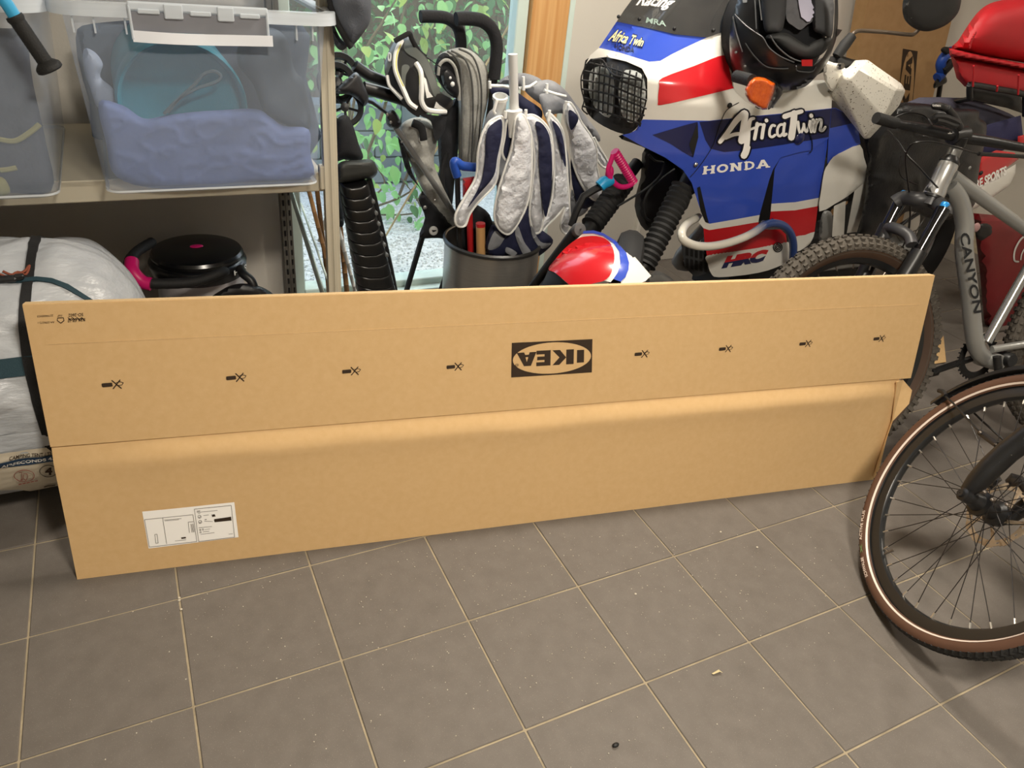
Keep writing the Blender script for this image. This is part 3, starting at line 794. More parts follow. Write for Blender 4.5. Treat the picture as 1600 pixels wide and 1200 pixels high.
# ---------------------------------------------------------------- garden seen through the glazed door
M_gravel = mat('gravel', (226, 226, 222), .9, rgb2=(168, 170, 168), vscale=75, bump=.6, bscale=70)
M_pebble = mat('pebble', (226, 226, 222), .9, rgb2=(176, 176, 172), vscale=12)
gp = MB().box((1.9, 2.9, -.06), (6.4, 3.39, .1))
obj('ground', gp, M_gravel, smooth=False, kind='structure')
pb = MB()
rs = random.Random(3)
for k in range(2600):
    c = V((rs.uniform(.85, 2.0), rs.uniform(1.25, 2.35), -.008)); r = rs.uniform(.004, .010)
    a = rs.uniform(0, 6.3); X = V((math.cos(a), math.sin(a), 0)) * r; Y = V((-math.sin(a), math.cos(a), 0)) * r * rs.uniform(.6, 1); Z = V((0, 0, r * .6))
    pb.add([c + X, c + Y, c - X, c - Y, c + Z, c - Z], [(0, 1, 4), (1, 2, 4), (2, 3, 4), (3, 0, 4), (1, 0, 5), (2, 1, 5), (3, 2, 5), (0, 3, 5)])
obj('pebbles', pb, M_pebble, smooth=False, kind='stuff', label='pale grey gravel pebbles outside the glazed door', cat='gravel')
fence = thing('fence', 'weathered brown board fence behind the garden shrubs', 'fence', (2.2, 3.9, 0))
M_board = mat('fence_board', (112, 82, 60), .85, rgb2=(86, 62, 46), vscale=3, stretch=(20, 20, 1))
b0 = None
for k in range(34):
    x = .4 + k * .125
    if b0 is None:
        b0 = q = obj('board', MB().box((0, 3.9, .95), (.1235, .02, 1.95), bev=.003), M_board, fence, smooth=False); q.location.x = x - 2.2; b0['x'] = 1
        for vv in q.data.vertices: vv.co.x += 2.2
    else:
        q = b0.copy(); COL.objects.link(q); q.parent = fence
    q.location = (x - 2.2, rs.uniform(-.006, .006), rs.uniform(-.02, .02))
wall_low = thing('garden_wall', 'low grey concrete block wall behind the gravel outside', 'wall', (1.9, 2.75, 0))
M_block = mat('concrete_block', (138, 146, 152), .9, rgb2=(112, 122, 130), vscale=6, bump=.3, bscale=90)
for r in range(3):
    for k in range(9):
        x = .7 + k * .32 + (.16 if r % 2 else 0)
        obj('block', MB().box((x, 2.75, .075 + r * .155), (.312, .18, .148), bev=.006), M_block, wall_low, smooth=False)
# shrubs: each big leaf its own part
def leafmesh(L, wd):
    m = MB(); n = 6
    for i in range(n + 1):
        t = i / n; hw = wd * math.sin(math.pi * min(1, t ** .8)) ** .8 if 0 < t < 1 else .0008
        z = -.18 * L * t * t
        m.v += [V((-hw, t * L, z + hw * .25)), V((0, t * L, z)), V((hw, t * L, z + hw * .25))]
    for i in range(n):
        a = i * 3; m.f += [(a, a + 1, a + 4, a + 3), (a + 1, a + 2, a + 5, a + 4)]
    return m
M_leaf = mat('leaf_green', (136, 196, 116), .45, rgb2=(164, 216, 140), vscale=9)
M_leafd = mat('leaf_dark', (74, 118, 68), .6, rgb2=(96, 142, 80), vscale=6)
M_leafy = mat('leaf_yellow', (176, 196, 98), .5, rgb2=(150, 190, 96), vscale=9)
M_twig = mat('twig', (112, 92, 70), .8, var=.3)
for m_ in (M_leaf, M_leafd, M_leafy):
    b_ = m_.node_tree.nodes['Principled BSDF']
    tr = m_.node_tree.nodes.new('ShaderNodeBsdfTranslucent'); mx = m_.node_tree.nodes.new('ShaderNodeMixShader'); mx.inputs[0].default_value = .4
    src = b_.inputs['Base Color'].links[0].from_socket
    m_.node_tree.links.new(src, tr.inputs[0]); m_.node_tree.links.new(b_.outputs[0], mx.inputs[1]); m_.node_tree.links.new(tr.outputs[0], mx.inputs[2])
    m_.node_tree.links.new(mx.outputs[0], m_.node_tree.nodes['Material Output'].inputs[0])
LM = []
for k, (L, wd) in enumerate(((.075, .024), (.060, .021), (.090, .026))):
    for mm in (M_leaf, M_leafd, M_leafy):
        m = leafmesh(L, wd); me = bpy.data.meshes.new('leaf'); me.from_pydata([tuple(p) for p in m.v], [], m.f); me.materials.append(mm)
        for pp in me.polygons: pp.use_smooth = True
        LM.append(me)
def shrub(label, base, stems, nl, pick, seed, group=None):
    rr = random.Random(seed)
    t = thing('shrub', label, 'shrub', base, group)
    sm = MB(); slots = []
    for path, rad in stems:
        P_ = cr([V(p) for p in path], 6)
        sm.tube(P_, [rad * (1 - .7 * i / len(P_)) for i in range(len(P_))], 6); slots += P_[3:]
    obj('stems', sm, M_twig, t, kind='stuff')
    for k in range(nl):
        p = rr.choice(slots) + V((rr.gauss(0, .085), rr.gauss(0, .09), rr.gauss(0, .075)))
        p.y = min(max(p.y, 1.42), 2.58)
        o = bpy.data.objects.new('leaf', LM[rr.choice((0, 3, 6)) + pick(rr)]); COL.objects.link(o); o.parent = t
        o.location = p - V(base); k_ = rr.uniform(.55, 1.05); o.scale = (k_, k_, k_)
        o.rotation_euler = (rr.uniform(-.9, .3), rr.uniform(-.5, .5), rr.uniform(0, 6.3)) if rr.random() < .4 else (rr.uniform(-1.5, -.4), rr.uniform(-.4, .4), rr.uniform(2.2, 4.1))
    return t
gpx = lambda u, v, y: tuple(PY(u, v, y))
def up_from(u0, v0, y0, pts): return [gpx(u0, v0, y0)] + [gpx(*p) for p in pts]
PK = lambda a, b: (lambda r: 0 if r.random() < a else (1 if r.random() < b else 2))
shrub('bright green climbing shrub hanging down the left half of the glazed door', (1.15, 1.75, -.01), [([(1.12, 1.8, 0), gpx(545, 200, 1.75), gpx(535, 90, 1.7), gpx(560, -60, 1.7)], .010), ([(1.18, 1.8, 0), gpx(600, 170, 1.8), gpx(620, 60, 1.8), gpx(650, -50, 1.75)], .010), ([(1.2, 1.8, 0), gpx(560, 120, 1.65), gpx(600, 30, 1.65), gpx(640, -30, 1.65)], .008)], 230, PK(.72, .5), 11)
shrub('leafy shrub growing low between the gravel and the block wall outside', (1.36, 2.15, -.01), [([(1.36, 2.15, 0), gpx(640, 300, 2.1), gpx(665, 240, 2.1), gpx(690, 180, 2.1)], .007), ([(1.34, 2.15, 0), gpx(600, 290, 2.1), gpx(575, 245, 2.05), gpx(560, 215, 2.0)], .006), ([(1.4, 2.15, 0), gpx(655, 330, 2.0), gpx(620, 270, 2.0)], .006)], 120, PK(.62, .6), 12)
shrub('yellow green shrub with thin twigs outside behind the pushchair handles', (1.75, 2.3, -.01), [([(1.75, 2.3, 0), gpx(720, 120, 2.3), gpx(735, 40, 2.3), gpx(745, -40, 2.3)], .009), ([(1.8, 2.3, 0), gpx(770, 130, 2.4), gpx(790, 40, 2.4), gpx(800, -50, 2.4)], .009), ([(1.7, 2.35, 0), gpx(690, 120, 2.5), gpx(670, 40, 2.5), gpx(700, -30, 2.5)], .009)], 220, PK(.35, .55), 13)
hd = MB(); rh = random.Random(5)
for k in range(5200):
    p = V((rh.uniform(.5, 3.6), rh.uniform(2.9, 3.7), rh.uniform(0, 1.75)))
    if p.y - 2.9 < .25 * rh.random() + .3 * noise.noise(p * 2.5): continue
    a = rh.uniform(0, 6.3); e = rh.uniform(-1.2, .4); L = rh.uniform(.05, .085)
    D = V((math.cos(a) * math.cos(e), math.sin(a) * math.cos(e), math.sin(e))); S = D.cross(V((0, 0, 1))).normalized() * L * .3
    hd.add([p, p + D * L * .5 + S, p + D * L, p + D * L * .5 - S], [(0, 1, 2), (0, 2, 3)])
obj('hedge_leaves', hd, M_leafd, smooth=False, kind='stuff', label='dense dark green hedge foliage behind the low block wall', cat='hedge')
cane = MB(); cane.tube([PY(808, 18, 1.36), PY(603, 368, 1.46), PZ(597, 378, -.005)], .0045, 8)
obj('garden_cane', cane, mat('straw_cane', (196, 164, 112), .7, var=.2, vscale=20), label='thin straw coloured cane slanting outside the glazed door', cat='cane')
# ---------------------------------------------------------------- things standing in front of the glazed door
M_foam = mat('black_foam', (27, 27, 30), .9, bump=.25, bscale=150)
M_greyfab = mat('grey_melange', (168, 167, 160), .9, rgb2=(150, 149, 143), vscale=120, bump=.25, bscale=500)
M_dgrey = mat('dark_grey_fabric', (86, 90, 98), .85, rgb2=(70, 74, 82), vscale=8, bump=.25, bscale=250)
M_tubeg = mat('graphite_tube', (128, 128, 126), .35, metal=.3)
M_white = mat('white_gloss', (228, 228, 224), .35, var=.04)
M_cane = mat('bamboo', (160, 120, 76), .55, rgb2=(122, 88, 54), vscale=4, stretch=(30, 30, 3))
M_steel = mat('brushed_steel', (172, 170, 166), .28, metal=.72, var=.12, vscale=3, stretch=(4, 4, 90))
M_silver = mat('silver_coating', (228, 230, 234), .4, rgb2=(208, 210, 216), vscale=10, metal=.1, bump=.8, bscale=38)
M_navy = mat('navy_fabric', (26, 30, 62), .75, var=.2, vscale=10, bump=.2, bscale=60)
M_dsilver = mat('grey_canopy', (150, 152, 156), .6, rgb2=(112, 114, 120), vscale=10, bump=.2, bscale=60)
M_edge = mat('white_piping', (236, 236, 232), .6, var=.05)
ZA = zz(480, 0, 2.554); Zr = zz(480, 220, 4.8); Z4 = zz(680, 80, 3.529); ZH = zz(600, 40, 6.0); Zw = zz(480, 0, 5.0)
def pz(Z, L, y):
    """pixels of a crop to world points; entries are (x, y) on plane y or (x, y, own plane)"""
    out = []
    for p in L:
        q = Z([p[:2]])[0]; out.append(PY(q[0], q[1], p[2] if len(p) > 2 else y))
    return out
# dark bag hanging beside the shelf post
hbag = thing('hanging_bag', 'dark grey fabric bag hanging beside the top of the shelf post', 'bag', PY(545, 40, .44))
b = MB(); puff(b, crt(Zw([(120, -160), (300, -190), (470, -150), (498, -20), (492, 160), (430, 270), (345, 360), (300, 300), (215, 170), (170, 20)]), 4, True), dY(.44), .045, .06, rmax=20, res=5, wr=(.010, 18)); obj('body', b, M_dgrey, hbag)
b = MB(); puff(b, crt(Zw([(165, 40), (205, 180), (260, 300), (320, 350), (270, 395), (215, 345), (192, 190), (160, 90)]), 4, True), dY(.455), .02, .03, rmax=8, res=5); obj('flap', b, M_dgrey, hbag)
b = MB(); b.tube(cr(pz(Zw, [(165, -60), (190, 60), (235, 180), (300, 300), (345, 372)], .41), 5), .008, 8, flat=((0, 1, 0), .5)); obj('strap', b, M_strap, hbag)
# canes and a pale pole behind the post
for i, (a, b_, r, m, lab) in enumerate(((((18, 395), (130, 830)), 1.02, .008, M_cane, 'brown bamboo cane leaning behind the shelf post, leftmost of three'), (((78, 400), (112, 690)), 1.06, .009, M_cane, 'brown bamboo cane leaning behind the shelf post, middle of three'), (((252, 690), (300, 1150)), .98, .010, M_cane, 'brown bamboo cane right of the shelf post beside the pale pole'), (((262, 760), (365, 1150)), .86, .007, M_edge, 'thin pale pole leaning right of the shelf post'))):
    P0, P1 = pz(Zr, a, b_); D = (P1 - P0); t = -P1.z / D.z if abs(D.z) > 1e-3 else 0
    m_ = MB()
    E1 = P1 + D * t; n = 10; P_ = [P0 - D * .5 + (E1 - P0 + D * .5) * (k / n) for k in range(n + 1)]
    m_.tube([p for k in range(n) for p in (P_[k], P_[k] + (P_[k + 1] - P_[k]) * .94, P_[k] + (P_[k + 1] - P_[k]) * .97)] + [P_[-1]], [q for k in range(n) for q in (r, r, r * 1.12)] + [r], 8)
    obj('garden_stake' if i < 3 else 'tent_pole', m_, m, label=lab, cat='cane' if i < 3 else 'pole')
# black ribbed case with a rounded cap
YR = .74
case = thing('ribbed_case', 'black ribbed plastic case with a rounded cap standing right of the shelf post', 'case', PZ(650, 620, 0))
NR = 13
M_seg = mat('satin_case', (24, 25, 26), .30, var=.2, vscale=20, spec=.7)
def rib_pt(t): return ((240 + 138 * t, 310 + 830 * t), (440 + 222 * t, 285 + 850 * t))
body = MB(); rg = []
def rib_ring(t, k, yo=0):
    (x0, y0), (x1, y1) = rib_pt(t); L = []
    a, b_ = pz(Zr, [(x0, y0), (x1, y1)], YR + yo); c = (a + b_) / 2; ex = (b_ - a) / 2
    for j in range(18):
        an = 2 * math.pi * j / 18; cx, cy = math.cos(an), math.sin(an)
        q = c + ex * (abs(cx) ** .6 * (1 if cx > 0 else -1) * k) + V((0, -1, 0)) * (.052 * abs(cy) ** .6 * (1 if cy > 0 else -1) * k)
        L.append(q + V((0, 0, -.012 * (1 - abs(cx)) if cy > 0 else 0)))
    return L
for i in range(NR):
    t = i / 10
    m_ = MB().rings([rib_ring(t + .001, .92), rib_ring(t + .007, .985), rib_ring(t + .020, 1.0), rib_ring(t + .085, 1.01), rib_ring(t + .094, 1.0), rib_ring(t + .099, .92)])
    obj('segment', m_, M_seg, case, ang=60)
(xa, ya), (xb, yb_) = rib_pt(1.3)
core = MB().rings([rib_ring(0, .86), rib_ring(1.3, .86), [V((p.x, p.y, .0)) + V((.02, 0, 0)) for p in rib_ring(1.3, .86)]]); obj('core', core, M_dark, case)
b = MB(); puff(b, crt(Zr([(226, 185), (270, 152), (370, 145), (480, 140), (520, 195), (524, 245), (485, 282), (420, 288), (350, 303), (240, 312), (228, 250)]), 4, True), dY(YR - .02), .045, .05, rmax=9, res=4); obj('cap', b, mat('worn_black_plastic', (50, 52, 50), .5, var=.3, vscale=12), case)
b = MB(); puff(b, crt(Zr([(212, 140), (205, -60), (230, -170), (300, -190), (345, -110), (385, 20), (420, 125), (360, 152), (280, 140)]), 4, True), dY(YR + .03), .045, .05, rmax=14, res=5, wr=(.004, 30)); obj('neck', b, M_soft, case)
b = MB(); b.tube(pz(Zr, [(462, 290), (500, 430), (560, 680), (625, 960), (680, 1240)], YR + .0), .011, 8); b.tube(pz(Zr, [(445, 300), (610, 960)], YR - .01), .006, 6); obj('side_rail', b, M_dark, case)
for (x, y) in ((488, 450), (510, 537), (530, 617), (552, 695), (572, 773), (590, 850)):
    q = pz(Zr, [(x, y)], YR - .03)[0]; obj('peg', MB().lathe(q, (0, -1, 0), [(.001, .016), (.006, .015), (.0075, .008), (.006, -.02)], 10), mat('grey_plastic', (96, 98, 98), .4), case)
b = MB(); puff(b, crt(Zr([(205, 150), (240, 330), (275, 560), (268, 640), (225, 635), (168, 570), (160, 420), (168, 270)]), 4, True), dY(YR + .10), .04, .05, rmax=12, res=5)
obj('pouch', b, M_soft, case)

# ---------------------------------------------------------------- folded pushchair
YP = .98
pc = thing('pushchair', 'folded grey pushchair with black foam handles leaning in front of the glazed door', 'pushchair', (1.32, YP, 0))
b = MB(); b.tube(cr(pz(ZA, [(452, 66), (500, 66), (555, 72), (595, 100), (612, 150), (614, 230), (618, 420, 1.04)], 1.0), 5), .0205, 14); obj('handle', b, M_foam, pc)
b = MB(); b.tube(cr(pz(ZA, [(594, 76), (640, 74), (700, 84), (740, 122), (756, 180), (752, 250), (745, 315)], .93), 5), .0225, 14); obj('handle', b, M_foam, pc)
b = MB(); b.tube(pz(ZA, [(746, 305), (735, 420), (690, 700)], .94), .014, 10); b.tube([PY(750, 275, .94), V((1.42, .98, .02))], .012, 8); b.tube([PY(722, 160, 1.04), V((1.30, 1.05, .02))], .012, 8)
obj('frame', b, M_dark, pc)
b = MB(); puff(b, crt(ZA([(524, 222), (562, 200), (622, 190), (680, 222), (722, 285), (722, 390), (705, 470), (690, 560), (672, 650), (640, 680), (606, 655), (604, 450), (602, 345), (585, 275), (552, 240)]), 4, True), dY(.965), .06, .07, rmax=26, res=6); can = obj('canopy', b, M_greyfab, pc)
for L in ([(575, 203), (632, 240), (658, 330), (662, 480), (655, 660)], [(605, 195), (662, 228), (692, 320), (694, 450), (676, 640)], [(560, 205), (600, 240), (616, 330), (618, 640)]):
    b = MB(); b.tube(cr(pz(ZA, L, .903), 5), .0035, 6); obj('seam', b, mat('seam_grey', (84, 84, 82), .9), can)
b = MB(); puff(b, crt(ZA([(516, 240), (548, 210), (590, 245), (606, 330), (604, 390), (560, 372), (512, 300)]), 4, True), dY(.93), .02, .05, rmax=10, res=5); obj('canopy_lining', b, M_soft, pc)
b = MB(); b.tube(cr(pz(ZA, [(522, 300), (530, 256), (560, 240), (590, 272), (604, 340), (606, 400)], .905), 5), .006, 8); obj('hoop', b, M_greyfab, pc)
b = MB(); puff(b, crt(ZA([(535, 288), (562, 275), (592, 310), (606, 360), (596, 388), (560, 365), (540, 330)]), 4, True), dY(.90), .018, .02, rmax=8, res=4); hj = obj('hinge', b, M_dark, pc)
for x, y, r in ((580, 336, .0085), (571, 311, .005)):
    q = pz(ZA, [(x, y)], .878)[0]; obj('rivet', MB().ell(q, (r, r * .6, r), 12, 8), M_white, hj)
# wheels with twin rims
for i, (cx, cy, y, r, tl) in enumerate(((150, 428, .88, .062, .25), (128, 290, 1.0, .066, .5), (118, 330, .95, .066, .5))):
    c = pz(ZA, [(cx, cy)], y)[0]; ax = V((-.25, -1, tl)).normalized()
    wl = MB(); wl.lathe(c, ax, [(r * .70, -.012), (r * .93, -.017), (r, -.008), (r, .008), (r * .93, .017), (r * .70, .012), (r * .70, -.012)], 32)
    wo = obj('wheel', wl, M_rub, pc)
    sp = MB(); sp.lathe(c, ax, [(.001, -.016), (.014, -.014), (.014, .014), (.001, .016)], 14)
    X = ax.cross(V((0, 0, 1))).normalized(); Y = ax.cross(X)
    for k in range(5):
        a = k * 2 * math.pi / 5 + .4; d = X * math.cos(a) + Y * math.sin(a); sp.tube([c + d * .01, c + d * r * .74], .0045, 6)
    obj('hub', sp, M_dark, wo)
b = MB(); puff(b, crt(ZA([(112, 362), (150, 325), (195, 288), (225, 335), (245, 395), (226, 425), (205, 400), (170, 378), (125, 375)]), 4, True), dY(.85), .03, .04, rmax=10, res=4); obj('wheel_fork', b, mat('satin_black', (44, 44, 46), .45, var=.2, vscale=20), pc)
b = MB(); b.tube(pz(ZA, [(190, 262), (245, 300), (322, 330), (400, 350)], .97), .019, 12); obj('tube', b, M_dark, pc)
b = MB(); b.tube(pz(ZA, [(225, 350), (290, 368), (355, 388), (400, 405)], .90), .021, 12); obj('tube', b, M_dark, pc)
b = MB(); puff(b, crt(ZA([(318, 450), (345, 440), (372, 480), (366, 510), (335, 512), (315, 490)]), 4, True), dY(.87), .022, .022, rmax=6, res=4); jt = obj('joint', b, M_dark, pc)
for x, y in ((320, 457), (333, 488)): obj('rivet', MB().ell(pz(ZA, [(x, y)], .845)[0], (.006, .004, .006), 10, 6), M_steel, jt)
b = MB(); b.tube(pz(ZA, [(205, 390), (260, 410), (330, 460), (345, 480)], .92), .006, 6); obj('cable', b, M_dark, pc)
b = MB(); b.tube(pz(ZA, [(350, 505), (470, 680), (592, 862)], .88) + [PY(735, 420, .93)], .0105, 10); obj('frame_tube', b, M_tubeg, pc)
for x, y in ((378, 566), (510, 800)): obj('rivet', MB().ell(pz(ZA, [(x, y)], .868)[0], (.005, .003, .005), 8, 6), M_steel, pc)
b = MB(); puff(b, crt(ZA([(372, 505), (425, 470), (490, 482), (520, 550), (505, 640), (535, 730), (590, 850), (598, 935), (540, 900), (470, 780), (420, 670), (385, 590)]), 4, True), dY(.95), .035, .05, rmax=18, res=5, wr=(.016, 22, .008, 50)); obj('seat_fabric', b, M_greyfab, pc)
b = MB(); puff(b, crt(ZA([(362, 540), (395, 600), (420, 690), (465, 770), (520, 830), (590, 900), (600, 955), (520, 950), (448, 945), (470, 870), (445, 800), (455, 760), (400, 690), (375, 610)]), 4, True), dY(.93), .02, .04, rmax=12, res=5, wr=(.006, 25)); obj('basket', b, M_soft, pc)
q = pz(ZA, [(504, 921)], .905)[0]; em = MB(); em.lathe(q, (-.1, -1, .25), [(.001, .004), (.016, .004), (.018, 0)], 20); eo = obj('emblem', em, mat('emblem_grey', (188, 188, 184), .5), pc)
em = MB(); em.add([q + V((-.010, -.0052, .006)), q + V((.011, -.0055, .004)), q + V((-.001, -.0045, -.011))], [(0, 1, 2)]); obj('emblem_mark', em, M_dark, eo, smooth=False)
q = pz(ZA, [(470, 828)], .905)[0]; obj('snap', MB().ell(q, (.008, .005, .008), 10, 6), M_steel, pc)
b = MB(); puff(b, crt(ZA([(520, 470), (560, 420), (602, 400), (605, 560), (590, 700), (575, 830), (545, 760), (528, 660), (520, 560)]), 4, True), dY(1.0), .03, .03, rmax=12, res=5, wr=(.008, 20)); obj('harness', b, M_soft, pc)
b = MB(); b.tube(cr(pz(ZA, [(560, 610), (540, 680), (545, 760), (575, 830)], .96), 5), .009, 8, flat=((0, 1, 0), .4)); b.tube(cr(pz(ZA, [(420, 490), (455, 510), (465, 560)], .90), 5), .014, 8, flat=((0, 1, 0), .4)); obj('strap', b, M_strap, pc)

# ---------------------------------------------------------------- cycle helmet hanging on the pushchair
hc = PY(655, 115, .86)
ZD = (hc - CAM).dot(RF)
hel = thing('cycle_helmet', 'black, grey and white cycle helmet with yellow lines hanging on the pushchair', 'helmet', hc)
EH = dE(hc + RF * .02, (.135, .150, .085))
b = MB(); patch(b, crt(ZH([(100, 140), (180, 115), (240, 112), (300, 200), (390, 290), (440, 380), (480, 480), (530, 620), (640, 690), (640, 750), (590, 800), (575, 830), (460, 822), (350, 832), (320, 858), (230, 800), (150, 700), (60, 605), (25, 500), (4, 420), (12, 330), (50, 230)]), 4, True), EH, thick=.05, res=5); obj('shell', b, mat('helmet_charcoal', (52, 53, 54), .45, var=.2, vscale=10), hel)
def hp(name, L, m, lift, sm=True): b = MB(); patch(b, crt(ZH(L), 4, True) if sm else ZH(L), EH, thick=.008, res=4, lift=lift); return obj(name, b, m, hel)
M_hgrey = mat('helmet_grey', (112, 116, 112), .4, var=.1)
hp('grey_panel', [(205, 130), (245, 120), (300, 205), (385, 295), (440, 390), (500, 560), (525, 630), (470, 660), (400, 480), (320, 330), (230, 270), (185, 210)], mat('helmet_mid', (84, 88, 84), .5, var=.1), .004)
hp('white_panel', [(55, 235), (100, 150), (165, 130), (120, 230), (88, 300), (85, 380), (40, 440), (30, 500), (8, 420), (20, 320)], M_hgrey, .004)
b = MB()
for L, wd in (([(168, 140), (112, 260), (104, 400), (140, 510), (190, 620), (240, 725), (310, 775)], 4.6), ([(300, 352), (345, 440), (352, 600), (352, 710), (400, 785), (500, 805), (590, 806)], 4.8), ([(30, 470), (50, 560), (100, 620), (170, 690)], 3.4)):
    L2 = crt(ZH(L), 4); P_ = [lifted(EH, .008)(*p) for p in L2]; b.tube(P_, wd / 2 * ZD / F * 1.7, 8)
obj('white_ridge', b, M_white, hel)
b = MB()
for L in ([(158, 170), (120, 280), (116, 400), (150, 500), (182, 570)], [(302, 362), (330, 440), (337, 560), (338, 690)]):
    P_ = [lifted(EH, .0125)(*p) for p in crt(ZH(L), 4)]; b.tube(P_, .0022, 6)
obj('yellow_line', b, mat('yellow_line', (206, 204, 70), .5), hel)
for L in ([(205, 480), (235, 400), (285, 425), (322, 520), (328, 715), (290, 735), (235, 680), (208, 600)], [(42, 450), (72, 375), (92, 470), (112, 560), (135, 625), (100, 600), (55, 520)], [(385, 690), (470, 690), (500, 640), (560, 650), (630, 700), (600, 770), (480, 700), (465, 775), (400, 740)]): hp('vent', L, M_dark, .005)
hp('vent_rim', [(170, 380), (215, 365), (240, 395), (205, 470), (200, 590), (180, 560), (165, 470)], M_hgrey, .006)
hp('chevron', [(372, 480), (394, 500), (420, 615), (460, 668), (400, 680), (385, 600)], M_white, .007, False)
hp('chevron', [(470, 770), (490, 712), (520, 745), (585, 788), (520, 782)], M_white, .007, False)
b = MB(); b.tube([lifted(EH, .01)(*p) for p in crt(ZH([(45, 260), (62, 270), (62, 320), (48, 330), (40, 290), (48, 262)]), 3)], .003, 6); obj('logo', b, M_white, hel)
b = MB(); b.tube(cr(pz(ZH, [(100, 145), (180, 100), (240, 75), (262, 130), (330, 245), (390, 295)], .85), 4), .008, 8, flat=((.3, 1, 0), .5)); b.tube(cr(pz(ZH, [(310, 270), (400, 300), (500, 370), (545, 400)], .86), 4), .002, 5); obj('strap', b, M_strap, hel)
b = MB(); patch(b, crt(ZH([(340, 815), (460, 840), (580, 850), (590, 880), (560, 1000), (480, 1080), (440, 900), (350, 850)]), 4, True), dY(.90), thick=.02, res=5, wr=(.01, 30)); obj('padding', b, M_soft, hel)

# ---------------------------------------------------------------- steel bin and what stands in it
YB2 = .70
bc = PY(768, 392, YB2 - .0); bR = .178; bz = PY(768, 405, YB2 - bR).z
binn = thing('waste_bin', 'round brushed steel bin holding a folded parasol and tools behind the carton', 'bin', (bc.x, YB2, 0))
b = MB(); b.lathe((bc.x, YB2, 0), (0, 0, 1), [(.001, .004), (bR * .97, .004), (bR, .012), (bR, bz - .008), (bR * 1.015, bz - .006), (bR * 1.02, bz), (bR * .99, bz + .003), (bR * .97, bz), (bR * .97, .012), (.001, .01)], 56); obj('drum', b, M_steel, binn)
b = MB(); b.lathe((bc.x, YB2, 0), (0, 0, 1), [(bR * .99, bz - .012), (bR * 1.03, bz - .010), (bR * 1.035, bz), (bR * 1.0, bz + .006), (bR * .985, bz + .004)], 56); obj('rim', b, mat('dark_rim', (70, 70, 70), .4, metal=.6), binn)
um = thing('parasol', 'folded silver and navy beach parasol upside down in the steel bin', 'parasol', (bc.x + .05, YB2, .02))
b = MB(); b.tube(pz(Z4, [(428, 18), (436, 330)], .60), .0150, 16); b.tube(pz(Z4, [(434, 330), (438, 420)], .60) + [PY(810, 330, .66), V((bc.x + .05, YB2, .03))], .019, 14); b.lathe(pz(Z4, [(428, 20)], .60)[0], pz(Z4, [(428, 18)], .60)[0] - pz(Z4, [(436, 330)], .60)[0], [(.011, -.02), (.011, .002), (.0150, .002), (.0150, -.001)], 16)
obj('pole', b, mat('pole_white', (206, 206, 204), .4, var=.04), um)
b = MB(); b.tube(pz(Z4, [(436, 325), (437, 350), (438, 470)], .585), [.026, .024, .021], 16); b.tube(pz(Z4, [(437, 485), (438, 515)], .575), .010, 8, flat=((0, 1, 0), .5)); obj('runner', b, M_edge, um)
def lobe(L, y, m, front=.02, back=.02, rmax=12, edge=True, wr=(.006, 26, .003, 70), er=.0042):
    pl_ = crt(Z4(L), 4, True); b = MB(); puff(b, pl_, dY(y), front, back, rmax=rmax, res=5, wr=wr); o = obj('panel', b, m, um)
    if edge: e = MB(); e.tube([PY(p[0], p[1], y - .004) for p in pl_], er, 6, loop=True); obj('piping', e, M_edge, o)
    return o
# hind canopy, seen from inside above the lobes
lobe([(335, 190), (370, 150), (430, 125), (500, 122), (575, 150), (600, 185), (540, 200), (500, 215), (430, 200), (400, 182)], .80, M_dsilver, .015, .02, edge=False)
lobe([(490, 212), (560, 168), (640, 160), (715, 212), (775, 290), (840, 370), (905, 460), (900, 500), (820, 430), (720, 350), (640, 340), (590, 300)], .78, M_dsilver, .02, .03, edge=False)
lobe([(300, 190), (330, 200), (420, 208), (500, 260), (590, 330), (560, 400), (480, 330), (420, 250), (320, 240)], .74, M_navy, .01, .02, edge=False)
lobe([(575, 240), (650, 240), (740, 290), (790, 360), (720, 340), (650, 350), (610, 370), (590, 320)], .72, M_dsilver, .012, .02, edge=False)
lobe([(300, 330), (360, 320), (420, 330), (480, 320), (520, 420), (620, 480), (720, 520), (740, 760), (640, 900), (520, 960), (360, 900), (330, 700), (240, 600), (260, 440)], .72, M_dsilver, .01, .06, edge=False)
# striped outer cover hanging below
lobe([(318, 955), (380, 990), (440, 900), (520, 855), (560, 960), (650, 1040), (600, 1110), (520, 1150), (430, 1125), (320, 1140), (276, 1085), (290, 1010)], .62, M_navy, .03, .05, edge=False)
for L in ([(330, 990), (380, 1030), (400, 1000), (350, 1080), (290, 1090)], [(455, 960), (490, 1050), (530, 1110), (500, 1140), (460, 1070), (440, 1000)], [(530, 960), (580, 1050), (640, 1060), (590, 1090), (540, 1030)], [(395, 1080), (450, 1110), (430, 1128), (390, 1110)]):
    lobe(L, .592, M_dsilver, .006, .01, rmax=5, edge=False)
